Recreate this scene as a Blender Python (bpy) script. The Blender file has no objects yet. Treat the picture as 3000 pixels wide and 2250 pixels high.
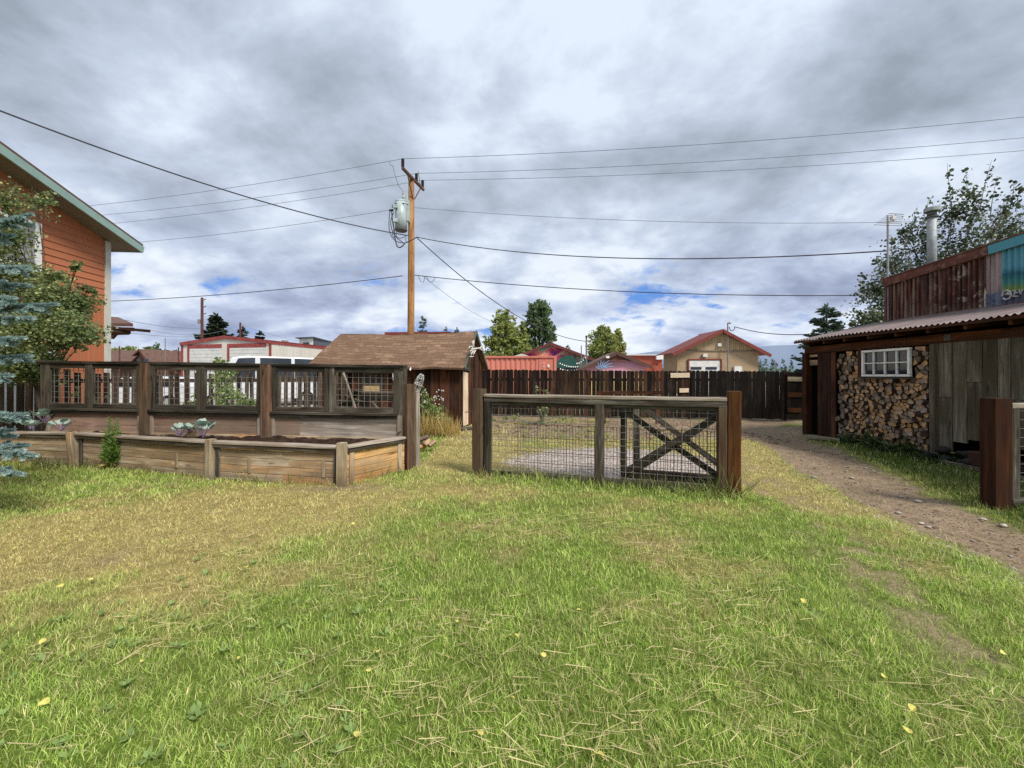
import bpy, math, random
import numpy as np
from mathutils import Vector, Matrix

random.seed(7)
rng = np.random.default_rng(11)
S = bpy.context.scene
COL = S.collection
F, CX, CY, H = 1130.0, 1500.0, 1100.0, 1.5      # focal length in photo pixels, principal point, eye height
V = Vector


def at(px, py, D):
    return V(((px - CX) / F * D, D, H + (CY - py) / F * D))


def lin(r, g, b, k=1.0):
    def f(c):
        c /= 255.0
        return (c / 12.92 if c <= 0.04045 else ((c + 0.055) / 1.055) ** 2.4) * k
    return (f(r), f(g), f(b), 1.0)


def U(a, b):
    return random.uniform(a, b)


# ------------------------------------------------------------------ object book-keeping
def tag(o, label=None, cat=None, group=None, kind=None):
    if label: o['label'] = label
    if cat: o['category'] = cat
    if group: o['group'] = group
    if kind: o['kind'] = kind
    return o


def thing(name, label, cat, loc=(0, 0, 0), group=None):
    o = bpy.data.objects.new(name, None)
    o.empty_display_size = 0.2
    o.location = loc
    COL.objects.link(o)
    return tag(o, label, cat, group)


def root_of(o):
    return V(o.location) if o.parent is None else V((0, 0, 0))      # parts are built in world coordinates


def link_mesh(name, me, mats, parent=None, label=None, world=True):
    if not isinstance(mats, (list, tuple)): mats = [mats]
    for m in mats: me.materials.append(m)
    o = bpy.data.objects.new(name, me)
    COL.objects.link(o)
    if parent is not None:
        o.parent = parent
        if world:
            o.location = (0, 0, 0)
            o.matrix_parent_inverse = Matrix.Translation(-root_of(parent))
    if label: o['label'] = label
    return o


def copy_tree(o, parent=None):
    c = o.copy()
    COL.objects.link(c)
    if parent is not None:
        c.parent = parent
        c.matrix_parent_inverse = o.matrix_parent_inverse.copy()
    for ch in list(o.children):
        copy_tree(ch, c)
    return c


class MB:
    """collects shapes, then links them as one mesh object; every piece keeps its own grain coordinates (loc) and random value (rnd)"""
    def __init__(s):
        s.v, s.f, s.l, s.r, s.mi = [], [], [], [], []

    def add(s, verts, faces, locs=None, rnd=None, mi=0):
        b = len(s.v)
        rnd = random.random() if rnd is None else rnd
        s.v += [tuple(p) for p in verts]
        s.l += [tuple(p) for p in (locs if locs is not None else verts)]
        s.r += [rnd] * len(verts)
        s.f += [tuple(b + i for i in f) for f in faces]
        s.mi += [mi] * len(faces)

    def beam(s, p, q, w, h, up=(0, 0, 1), ch=0.0, jit=0.0, seg=1, mi=0, taper=1.0, rnd=None):
        p, q = V(p), V(q)
        ax = q - p
        L = ax.length
        if L < 1e-6: return
        ax = ax / L
        up = V(up)
        if abs(ax.dot(up.normalized())) > 0.98: up = V((0, 1, 0)) if abs(ax.y) < 0.9 else V((1, 0, 0))
        sd = ax.cross(up).normalized()
        u2 = sd.cross(ax).normalized()
        a, b = w / 2, h / 2
        if ch > 0:
            c = min(ch, a * .8, b * .8)
            sec = [(a - c, -b), (a, -b + c), (a, b - c), (a - c, b), (-a + c, b), (-a, b - c), (-a, -b + c), (-a + c, -b)]
        else:
            sec = [(a, -b), (a, b), (-a, b), (-a, -b)]
        n = len(sec)
        off = (U(0, 40), U(0, 40), U(0, 40))
        vs, ls = [], []
        for i in range(seg + 1):
            t = i / seg
            k = 1 + (taper - 1) * t
            jx, jy = U(-jit, jit), U(-jit, jit)
            for (x, y) in sec:
                P = p + ax * (L * t) + sd * (x * k + jx + U(-jit, jit) * .4) + u2 * (y * k + jy + U(-jit, jit) * .4)
                vs.append(P)
                ls.append((L * t + off[0], x + off[1], y + off[2]))
        fs = [tuple(range(n))[::-1], tuple(seg * n + i for i in range(n))]
        for i in range(seg):
            for j in range(n):
                k = (j + 1) % n
                fs.append((i * n + j, i * n + k, (i + 1) * n + k, (i + 1) * n + j))
        s.add(vs, [f[::-1] for f in fs], ls, rnd, mi)

    def box(s, c, sz, rz=0.0, ch=0.0, jit=0.0, mi=0, rnd=None):
        c = V(c)
        d = V((math.cos(rz), math.sin(rz), 0)) * (sz[0] / 2)
        s.beam(c - d, c + d, sz[1], sz[2], (0, 0, 1), ch, jit, 1, mi, 1, rnd)

    def tube(s, pts, r, n=6, r2=None, mi=0, rnd=None, cap=True):
        pts = [V(p) for p in pts]
        m = len(pts)
        r2 = r if r2 is None else r2
        vs, ls, d = [], [], 0
        off = (U(0, 40), U(0, 40), U(0, 40))
        up = None
        for i, p in enumerate(pts):
            t = (pts[min(i + 1, m - 1)] - pts[max(i - 1, 0)])
            t = t.normalized() if t.length > 1e-9 else V((0, 0, 1))
            if up is None:
                up = V((0, 0, 1)) if abs(t.z) < .9 else V((1, 0, 0))
            sd = t.cross(up).normalized()
            up = sd.cross(t).normalized()
            if i: d += (pts[i] - pts[i - 1]).length
            k = i / max(1, m - 1)
            rr = r + (r2 - r) * k
            for j in range(n):
                a = 2 * math.pi * j / n
                vs.append(p + (sd * math.cos(a) + up * math.sin(a)) * rr)
                ls.append((d + off[0], math.cos(a) * rr + off[1], math.sin(a) * rr + off[2]))
        fs = []
        for i in range(m - 1):
            for j in range(n):
                k = (j + 1) % n
                fs.append((i * n + j, i * n + k, (i + 1) * n + k, (i + 1) * n + j))
        if cap:
            fs += [tuple(range(n))[::-1], tuple((m - 1) * n + i for i in range(n))]
        s.add(vs, fs, ls, rnd, mi)

    def poly(s, pts, rnd=None, mi=0):
        s.add(pts, [tuple(range(len(pts)))], None, rnd, mi)

    def prism(s, pts, vec, rnd=None, mi=0, axis=None):
        """polygon extruded by vec; axis = grain direction"""
        vec = V(vec)
        pts = [V(p) for p in pts]
        n = len(pts)
        a = pts + [p + vec for p in pts]
        nrm = V((0, 0, 0))
        for i in range(n):
            nrm += (pts[i] - pts[0]).cross(pts[(i + 1) % n] - pts[0])
        fs = [tuple(range(n)), tuple(range(2 * n - 1, n - 1, -1))]
        for i in range(n):
            k = (i + 1) % n
            fs.append((i, i + n, k + n, k))
        if nrm.dot(vec) > 0: fs = [f[::-1] for f in fs]
        ls = None
        if axis is not None:
            axis = V(axis).normalized()
            off = V((U(0, 40), U(0, 40), U(0, 40)))
            o2 = axis.cross(vec).normalized()
            v2 = vec.normalized()
            ls = [(p.dot(axis) + off.x, p.dot(o2) + off.y, p.dot(v2) + off.z) for p in a]
        s.add(a, fs, ls, rnd, mi)

    def build(s, name, mats, parent=None, smooth=False, label=None):
        me = bpy.data.meshes.new(name)
        vs = np.array(s.v, dtype=np.float64).reshape(-1, 3)
        base = V((0, 0, 0))
        if parent is None and len(vs):
            base = V(((vs[:, 0].min() + vs[:, 0].max()) / 2, (vs[:, 1].min() + vs[:, 1].max()) / 2, vs[:, 2].min()))
            vs = vs - np.array(base)
        me.from_pydata(vs.tolist(), [], s.f)
        a = me.attributes.new('loc', 'FLOAT_VECTOR', 'POINT')
        a.data.foreach_set('vector', np.array(s.l, dtype=np.float32).ravel())
        a = me.attributes.new('rnd', 'FLOAT', 'POINT')
        a.data.foreach_set('value', np.array(s.r, dtype=np.float32))
        me.polygons.foreach_set('material_index', np.array(s.mi, dtype=np.int32))
        if smooth: me.polygons.foreach_set('use_smooth', [True] * len(me.polygons))
        me.update()
        o = link_mesh(name, me, mats, parent, label)
        if parent is None: o.location = base
        return o


def np_mesh(name, verts, faces, mats, parent=None, rnd=None, col=None, smooth=False, locs=None):
    """numpy arrays -> mesh object; all faces have the same vertex count"""
    me = bpy.data.meshes.new(name)
    n, k = faces.shape
    me.vertices.add(len(verts))
    me.vertices.foreach_set('co', verts.astype(np.float32).ravel())
    me.loops.add(n * k)
    me.polygons.add(n)
    me.loops.foreach_set('vertex_index', faces.astype(np.int32).ravel())
    me.polygons.foreach_set('loop_start', np.arange(0, n * k, k, dtype=np.int32))
    me.polygons.foreach_set('loop_total', np.full(n, k, dtype=np.int32))
    if smooth: me.polygons.foreach_set('use_smooth', np.ones(n, dtype=bool))
    me.update(calc_edges=True)
    if rnd is not None:
        a = me.attributes.new('rnd', 'FLOAT', 'POINT')
        a.data.foreach_set('value', rnd.astype(np.float32))
    a = me.attributes.new('loc', 'FLOAT_VECTOR', 'POINT')
    a.data.foreach_set('vector', (verts if locs is None else locs).astype(np.float32).ravel())
    if col is not None:
        a = me.attributes.new('col', 'FLOAT_COLOR', 'POINT')
        a.data.foreach_set('color', col.astype(np.float32).ravel())
    return link_mesh(name, me, mats, parent)


# ------------------------------------------------------------------ node helpers
class G:
    def __init__(s, tree):
        s.t = tree
        s.n = tree.nodes
        s.lk = tree.links

    def put(s, sock, val):
        if hasattr(val, 'is_output') or isinstance(val, bpy.types.NodeSocket): s.lk.new(val, sock)
        elif val is not None: sock.default_value = val

    def node(s, typ, ins=None, **props):
        nd = s.n.new(typ)
        for k, v in props.items(): setattr(nd, k, v)
        for k, v in (ins or {}).items(): s.put(nd.inputs[k], v)
        return nd

    def attr(s, name, out='Vector'):
        return s.node('ShaderNodeAttribute', attribute_name=name).outputs[out]

    def scale(s, vec, xyz, loc=(0, 0, 0)):
        return s.node('ShaderNodeMapping', {'Vector': vec, 'Scale': xyz, 'Location': loc}).outputs[0]

    def noise(s, vec, scale=1.0, detail=4.0, rough=.55, dist=0.0, out=0):
        return s.node('ShaderNodeTexNoise', {'Vector': vec, 'Scale': scale, 'Detail': detail, 'Roughness': rough, 'Distortion': dist}).outputs[out]

    def voro(s, vec, scale=1.0, out=0, feature='F1'):
        return s.node('ShaderNodeTexVoronoi', {'Vector': vec, 'Scale': scale}, feature=feature).outputs[out]

    def ramp(s, fac, stops, interp='LINEAR'):
        nd = s.node('ShaderNodeValToRGB', {'Fac': fac})
        cr = nd.color_ramp
        cr.interpolation = interp
        while len(cr.elements) < len(stops): cr.elements.new(.5)
        for e, (p, c) in zip(cr.elements, stops):
            e.position = p
            e.color = c if isinstance(c, (tuple, list)) else (c, c, c, 1)
        return nd.outputs[0]

    def mix(s, fac, a, b, blend='MIX'):
        nd = s.n.new('ShaderNodeMix')
        nd.data_type = 'RGBA'
        nd.blend_type = blend
        s.put(nd.inputs[0], fac)
        s.put(nd.inputs[6], a)
        s.put(nd.inputs[7], b)
        return nd.outputs[2]

    def math(s, op, a, b=None, c=None, clamp=False):
        nd = s.n.new('ShaderNodeMath')
        nd.operation = op
        nd.use_clamp = clamp
        s.put(nd.inputs[0], a)
        if b is not None: s.put(nd.inputs[1], b)
        if c is not None: s.put(nd.inputs[2], c)
        return nd.outputs[0]

    def mapr(s, v, a, b, c=0.0, d=1.0, smooth=False):
        nd = s.node('ShaderNodeMapRange', {'Value': v, 'From Min': a, 'From Max': b, 'To Min': c, 'To Max': d})
        if smooth: nd.interpolation_type = 'SMOOTHSTEP'
        return nd.outputs[0]

    def sep(s, vec):
        return s.node('ShaderNodeSeparateXYZ', {'Vector': vec}).outputs

    def vary(s, col, rnd, amt=.4, hue=.0):
        v = s.mapr(rnd, 0, 1, 1 - amt, 1 + amt)
        nd = s.node('ShaderNodeHueSaturation', {'Color': col, 'Value': v})
        if hue:
            s.put(nd.inputs['Hue'], s.mapr(rnd, 0, 1, .5 + hue, .5 - hue))
        return nd.outputs[0]


def material(name):
    m = bpy.data.materials.new(name)
    m.use_nodes = True
    t = m.node_tree
    t.nodes.clear()
    g = G(t)
    return m, g


def finish(g, col, rough=.85, height=None, bump=.3, dist=.01, spec=.25, metal=0.0, trans=None, alpha=None):
    b = g.node('ShaderNodeBsdfPrincipled', {'Base Color': col, 'Roughness': rough, 'Metallic': metal, 'Specular IOR Level': spec})
    if height is not None:
        bp = g.node('ShaderNodeBump', {'Height': height, 'Strength': bump, 'Distance': dist})
        g.lk.new(bp.outputs[0], b.inputs['Normal'])
    out = g.node('ShaderNodeOutputMaterial')
    sh = b.outputs[0]
    if trans is not None:
        tr = g.node('ShaderNodeBsdfTranslucent', {'Color': trans[0]})
        mx = g.node('ShaderNodeMixShader', {0: trans[1], 1: sh, 2: tr.outputs[0]})
        sh = mx.outputs[0]
    g.lk.new(sh, out.inputs['Surface'])


def wood(name, dark, mid, light, weather=None, wamt=.5, vary=.35, grain=24.0, knots=True, rough=.85, base_dark=0.0, desat=.3, gain=1.3, patch=None):
    def ds(c):
        l_ = c[0] * .35 + c[1] * .5 + c[2] * .15
        return tuple(min(.9, (x * (1 - desat) + l_ * desat) * gain) for x in c[:3]) + (1,)
    dark, mid, light = ds(dark), ds(mid), ds(light)
    if weather is not None: weather = ds(weather)
    if patch is not None: patch = ds(patch)
    m, g = material(name)
    v = g.attr('loc')
    r = g.attr('rnd', 'Fac')
    n1 = g.noise(g.scale(v, (1.3, grain, grain)), 1.0, 6, .62, .5)
    col = g.ramp(n1, [(.30, dark), (.5, mid), (.72, light)])
    if patch is not None:      # a second tint in long blotches, strongest on some boards
        np_ = g.noise(g.scale(v, (.9, 6, 6), (5, 2, 1)), 1.0, 4, .6, .6)
        f = g.math('MULTIPLY', g.mapr(np_, .42, .62, 0, 1, True), g.mapr(r, .25, .8, .15, 1))
        col = g.mix(f, col, patch)
    if weather is not None:
        n2 = g.noise(g.scale(v, (.8, 4, 4)), 1.3, 5, .6, .8)
        f = g.mapr(n2, .5 - wamt * .35, .72 - wamt * .2, 0, .9, True)
        col = g.mix(f, col, weather)
    crack = g.noise(g.scale(v, (.7, 60, 60)), 1.0, 3, .5, .2)
    col = g.mix(g.mapr(crack, .30, .40, .75, 0), col, (dark[0] * .3, dark[1] * .3, dark[2] * .3, 1))
    if knots:
        k = g.voro(g.scale(v, (1.6, 7, 7)), 1.0)
        col = g.mix(g.mapr(k, .05, .16, .75, 0, True), col, (dark[0] * .55, dark[1] * .45, dark[2] * .4, 1))
    col = g.vary(col, r, vary, .005)
    st = g.noise(g.node('ShaderNodeNewGeometry').outputs['Position'], 1.7, 4, .6)
    col = g.mix(g.mapr(st, .35, .75, .35, 0), col, (dark[0] * .35, dark[1] * .35, dark[2] * .35, 1))
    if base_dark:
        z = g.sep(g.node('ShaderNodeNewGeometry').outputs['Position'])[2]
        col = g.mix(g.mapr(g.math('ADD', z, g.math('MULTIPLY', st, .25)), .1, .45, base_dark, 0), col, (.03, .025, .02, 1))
    finish(g, col, rough, n1, .5, .004, .2)
    return m


def plain(name, col, var=.12, rough=.6, scale=3.0, metal=0.0, bump=.05, spec=.3, dirt=None, streak=False, rndvar=0.0):
    m, g = material(name)
    v = g.node('ShaderNodeNewGeometry').outputs['Position']
    vv = g.scale(v, (1, 1, .12)) if streak else v
    n = g.noise(vv, scale, 5, .6, .3)
    d = tuple(c * (1 - var * 2) for c in col[:3]) + (1,)
    l = tuple(min(1, c * (1 + var)) for c in col[:3]) + (1,)
    c = g.ramp(n, [(.3, d), (.55, col), (.75, l)])
    if dirt is not None:
        n2 = g.noise(vv, scale * 2.3, 6, .65, .6)
        c = g.mix(g.mapr(n2, .5, .68, 0, .8, True), c, dirt)
    if rndvar: c = g.vary(c, g.attr('rnd', 'Fac'), rndvar)
    finish(g, c, rough, n, bump, .01, spec, metal)
    return m


def foliage(name, dark, mid, light, trans=.3, rough=.6, spots=None):
    m, g = material(name)
    r = g.attr('rnd', 'Fac')
    p = g.node('ShaderNodeNewGeometry').outputs['Position']
    n = g.noise(p, .9, 3, .6)
    f = g.math('ADD', g.math('MULTIPLY', r, .6), g.math('MULTIPLY', g.math('SUBTRACT', n, .3), 1.0), clamp=True)
    col = g.ramp(f, [(.1, dark), (.5, mid), (.92, light)])
    if spots is not None:
        col = g.mix(g.mapr(r, .93, .95, 0, 1), col, spots)
    finish(g, col, rough, None, spec=.3, trans=(col, trans))
    return m

# ------------------------------------------------------------------ materials
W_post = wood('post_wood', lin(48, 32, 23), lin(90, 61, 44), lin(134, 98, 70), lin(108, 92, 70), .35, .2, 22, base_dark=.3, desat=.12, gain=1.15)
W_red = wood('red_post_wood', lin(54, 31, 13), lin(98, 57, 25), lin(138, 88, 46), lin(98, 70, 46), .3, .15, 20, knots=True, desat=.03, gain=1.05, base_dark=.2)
W_maroon = wood('maroon_post_wood', lin(36, 17, 7), lin(66, 33, 14), lin(100, 57, 32), lin(62, 39, 24), .25, .15, 16, desat=.0, gain=1.0, base_dark=.2)
W_grey = wood('weathered_grey_wood', lin(50, 46, 40), lin(92, 86, 75), lin(146, 138, 122), lin(66, 54, 42), .3, .25, 26, desat=.08, gain=1.15)
W_black = wood('blackened_rail_wood', lin(20, 18, 15), lin(48, 43, 36), lin(96, 89, 76), lin(82, 77, 64), .35, .3, 26, desat=.08, gain=1.2)
W_cap = wood('pale_cap_wood', lin(108, 98, 86), lin(166, 154, 138), lin(205, 194, 178), lin(140, 122, 100), .3, .12, 24, desat=.12, gain=1.15)
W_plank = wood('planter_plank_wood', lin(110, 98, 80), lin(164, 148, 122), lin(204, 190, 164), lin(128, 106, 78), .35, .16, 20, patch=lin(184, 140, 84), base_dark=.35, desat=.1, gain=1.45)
W_ply = wood('plywood', lin(112, 86, 70), lin(150, 120, 100), lin(178, 152, 132), lin(142, 122, 104), .4, .12, 9, knots=False, desat=.08, gain=1.2)
W_honey = wood('honey_plank_wood', lin(146, 100, 52), lin(206, 160, 96), lin(228, 192, 136), lin(176, 150, 114), .3, .10, 16, base_dark=.25, desat=.05, gain=1.25)
W_shed = wood('dark_shed_board', lin(32, 18, 12), lin(66, 36, 22), lin(104, 62, 38), lin(84, 66, 54), .15, .5, 16, patch=lin(110, 68, 40), desat=.05, gain=.85)
W_fence = wood('dark_fence_board', lin(20, 15, 12), lin(44, 31, 24), lin(76, 56, 42), lin(80, 68, 58), .10, .55, 14, knots=True, patch=lin(96, 66, 42), desat=.05, gain=.62)
W_gateboard = wood('dark_gate_board', lin(20, 15, 12), lin(40, 29, 22), lin(64, 47, 36), lin(74, 64, 54), .08, .5, 14, knots=True, desat=.05, gain=.45)
W_picket = wood('picket_board', lin(40, 29, 22), lin(74, 56, 44), lin(112, 90, 72), lin(104, 92, 78), .3, .45, 18, desat=.08, gain=.8)
W_blond = wood('new_blond_board', lin(196, 158, 112), lin(226, 192, 148), lin(238, 212, 176), None, 0, .1, 12)
W_beam = wood('eave_beam_wood', lin(40, 22, 10), lin(84, 48, 22), lin(122, 76, 38), lin(60, 44, 30), .25, .3, 16, desat=.0, gain=1.15)
W_barn = wood('grey_barn_board', lin(58, 54, 46), lin(106, 100, 86), lin(146, 139, 122), lin(84, 74, 56), .4, .34, 22, base_dark=.3, desat=.05, gain=1.15)
W_pole = wood('pole_wood', lin(124, 84, 44), lin(176, 126, 70), lin(206, 160, 100), lin(140, 100, 60), .3, .1, 10, desat=.1, gain=1.1)
W_arm = wood('crossarm_wood', lin(64, 40, 30), lin(104, 70, 54), lin(136, 100, 80), None, 0, .1, 18)
M_farpole = plain('far_pole_wood', lin(96, 60, 56), .2, .9)
M_wire = plain('galvanised_wire', lin(132, 128, 122), .15, .6, 30, .2)
M_rusty = plain('rusty_wire', lin(62, 48, 40), .25, .8, 20)
M_cable = plain('black_cable', lin(62, 62, 72), .1, .7)
M_line = plain('line_conductor', lin(128, 130, 142), .08, .6)
M_soil = None
M_white = plain('white_paint', lin(232, 232, 226), .06, .55, 4, dirt=lin(190, 186, 176))
M_trim = plain('pale_trim_paint', lin(200, 198, 186), .08, .6, 3)
M_vanwhite = plain('vehicle_white_paint', lin(206, 208, 212), .02, .25, 1, spec=.5)
M_glass = plain('dark_glass', lin(42, 48, 56), .3, .06, .8, spec=.8)
M_black = plain('black_rubber', lin(30, 30, 32), .2, .7)
M_ceramic = plain('dark_ceramic', lin(44, 36, 38), .1, .3)
M_tank = plain('grey_tank_paint', lin(178, 190, 190), .06, .4, 2, spec=.4, dirt=lin(150, 160, 158))
M_tankdk = plain('tank_underside', lin(92, 92, 88), .15, .7)
M_rust_trim = plain('rust_trim', lin(104, 62, 50), .25, .7, 3, .2, dirt=lin(140, 106, 92))
M_stone = plain('dark_stone', lin(52, 50, 48), .35, .9, 6, dirt=lin(34, 30, 26), rndvar=.35)
M_pale_stone = plain('pale_stone', lin(176, 168, 156), .2, .9, 12, rndvar=.25)
M_red_trim = plain('red_trim_paint', lin(140, 66, 62), .15, .6, 2, dirt=lin(170, 84, 80))
M_cream = plain('cream_metal', lin(204, 200, 190), .05, .6, 1, streak=True)
M_doorwhite = plain('roller_door', lin(208, 208, 204), .06, .6, 1.2, dirt=lin(188, 182, 172))
M_teal_fascia = plain('sage_fascia', lin(140, 166, 158), .06, .6)
M_soffit = plain('soffit_board', lin(128, 116, 100), .08, .8)
M_contain = plain('container_orange', lin(204, 126, 108), .09, .6, 1.5, dirt=lin(196, 106, 88), streak=True)
M_redroof = plain('red_roof', lin(120, 56, 49), .14, .6, 2)
M_brownroof = plain('brown_roof', lin(104, 78, 68), .15, .8, 2)
M_redwall = plain('red_stucco', lin(178, 92, 74), .08, .9, 2)
M_brownwall = plain('brown_siding', lin(104, 72, 60), .15, .9, 2)
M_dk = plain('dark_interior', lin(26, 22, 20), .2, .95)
M_green_awn = plain('green_awning', lin(42, 86, 76), .12, .8, 2)
M_bulb = plain('white_bulb', lin(245, 245, 235), .02, .3)
M_darkgrey = plain('dark_grey_siding', lin(92, 96, 106), .1, .7)
M_osb = plain('strand_board', lin(200, 170, 124), .2, .9, 25, dirt=lin(160, 122, 78))
M_bone = plain('bleached_antler', lin(214, 208, 198), .08, .6, 6)
M_steel = plain('stove_pipe_steel', lin(164, 168, 168), .15, .6, 5, .15, dirt=lin(128, 132, 134))
M_yellowleaf = plain('yellow_leaf', lin(206, 196, 104), .2, .6, 30, rndvar=.15)
M_dryweed = foliage('dry_weed', lin(140, 116, 66), lin(190, 164, 102), lin(222, 200, 140), .25)
M_terra = plain('rusty_bucket', lin(72, 44, 34), .2, .8, 8)

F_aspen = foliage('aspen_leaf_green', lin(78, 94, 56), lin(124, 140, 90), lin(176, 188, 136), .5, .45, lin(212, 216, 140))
F_aspen_d = foliage('aspen_leaf_backlit', lin(40, 50, 36), lin(78, 90, 64), lin(140, 150, 112), .35, .45)  # darker copy of the aspen leaf, its backlit look put into the colour
F_yel = foliage('yellowing_aspen', lin(106, 118, 60), lin(152, 162, 90), lin(194, 200, 128), .45)
F_cot = foliage('cottonwood_leaf', lin(60, 78, 52), lin(102, 122, 82), lin(150, 168, 122), .4)
F_dark = foliage('dark_spruce_needle', lin(26, 34, 24), lin(48, 60, 40), lin(76, 90, 62), .15)
F_spr = foliage('green_spruce_needle', lin(44, 58, 48), lin(80, 98, 82), lin(122, 140, 120), .15)
F_blue = foliage('blue_spruce_needle', lin(112, 140, 138), lin(162, 188, 184), lin(206, 222, 218), .25)
F_shrub = foliage('shrub_leaf', lin(82, 102, 52), lin(140, 160, 92), lin(190, 204, 136), .4)
F_weed = foliage('weed_leaf', lin(74, 104, 46), lin(124, 154, 76), lin(172, 190, 108), .4)
F_kale = foliage('kale_leaf', lin(116, 140, 128), lin(156, 178, 164), lin(192, 208, 192), .2)
F_dim = foliage('hazy_forest', lin(70, 88, 84), lin(94, 112, 104), lin(120, 136, 124), .1)  # distance haze put into the needle colour
M_purple = plain('kale_stem', lin(128, 108, 132), .15, .6)
M_bark = wood('aspen_bark', lin(96, 88, 74), lin(150, 142, 124), lin(184, 176, 158), lin(70, 62, 52), .3, .1, 6, False)
M_dkbark = wood('conifer_bark', lin(50, 38, 30), lin(84, 66, 54), lin(110, 92, 78), None, 0, .1, 10, False)


def m_orange(name):
    m, g = material(name)
    v = g.attr('loc')
    n = g.noise(g.scale(v, (2, 30, 30)), 1, 4, .6)
    p = g.node('ShaderNodeNewGeometry').outputs['Position']
    n2 = g.noise(p, 1.2, 5, .6)
    c = g.mix(n2, lin(176, 108, 74), lin(192, 122, 87))
    c = g.mix(g.mapr(n, .4, .7, 0, .3), c, lin(160, 90, 60))
    c = g.vary(c, g.attr('rnd', 'Fac'), .05)
    finish(g, c, .7, n, .25, .003)
    return m
M_orange = m_orange('orange_siding_paint')


def m_shingle():
    m, g = material('brown_shingle')
    v = g.attr('loc')          # x along the roof, y up the slope, metres
    br = g.node('ShaderNodeTexBrick', {'Vector': v, 'Color1': lin(112, 88, 70), 'Color2': lin(148, 120, 98), 'Mortar': lin(66, 52, 42), 'Scale': 1.0,
                                       'Mortar Size': .006, 'Brick Width': .30, 'Row Height': .125, 'Bias': 0.0})
    br.offset = .37
    n = g.noise(g.scale(v, (.5, 7, 1)), 1.0, 5, .6, .4)
    c = g.mix(g.mapr(n, .35, .65, 0, .75), br.outputs['Color'], lin(114, 92, 76))
    n2 = g.noise(g.scale(v, (2.5, 7, 1), (3, 0, 0)), 1.0, 4, .6)
    c = g.mix(g.mapr(n2, .58, .70, 0, .7), c, lin(172, 144, 118))
    n3 = g.noise(v, 60, 2)
    c = g.mix(g.mapr(n3, .3, .7, .3, 0), c, lin(90, 66, 50))
    finish(g, c, .95, g.math('ADD', br.outputs['Fac'], n3), .4, .01, .1)
    return m
M_shingle = m_shingle()


def m_brick():
    m, g = material('tan_block_wall')
    v = g.attr('loc')
    br = g.node('ShaderNodeTexBrick', {'Vector': v, 'Color1': lin(156, 135, 110), 'Color2': lin(168, 147, 121), 'Mortar': lin(152, 130, 104), 'Scale': 1.0,
                                       'Mortar Size': .012, 'Brick Width': .4, 'Row Height': .2})
    n = g.noise(v, 1.5, 5)
    c = g.mix(g.mapr(n, .4, .7, 0, .25), br.outputs['Color'], lin(142, 120, 92))
    finish(g, c, .95, br.outputs['Fac'], .3, .01, .1)
    return m
M_brick = m_brick()


def m_mural(name, stops, scale, seed):
    m, g = material(name)
    p = g.attr('loc')
    n = g.noise(g.scale(p, (scale, scale, scale * 1.2), (seed, 0, 0)), 1.0, 5, .62, 1.2)
    c = g.ramp(n, stops)
    n2 = g.noise(g.scale(p, (scale * 2.2, scale * 2, scale * 2), (0, seed, 0)), 1.0, 4, .6, .8)
    c = g.mix(g.mapr(n2, .58, .68, 0, .7), c, lin(52, 62, 112))
    finish(g, c, .85, spec=.2)
    return m
M_mural = m_mural('swirling_mural_paint', [(.26, lin(60, 140, 140)), (.38, lin(140, 190, 176)), (.46, lin(226, 150, 120)), (.54, lin(190, 70, 110)), (.62, lin(96, 44, 110)), (.74, lin(42, 58, 104))], .5, 4.0)


def m_sunset():
    m, g = material('pink_sunset_mural_paint')
    p = g.node('ShaderNodeNewGeometry').outputs['Position']
    x, y, z = g.sep(p)
    n = g.noise(g.scale(p, (.5, .5, .9)), 1.0, 4, .6, .6)
    zz = g.math('ADD', z, g.math('MULTIPLY', n, 1.2))
    c = g.ramp(g.mapr(zz, 1.6, 3.2, 0, 1), [(.0, lin(236, 206, 132)), (.28, lin(234, 194, 140)), (.48, lin(212, 160, 166)), (.75, lin(192, 144, 166)), (1, lin(180, 142, 172))])
    finish(g, c, .85)
    return m
M_sunset = m_sunset()


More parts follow.
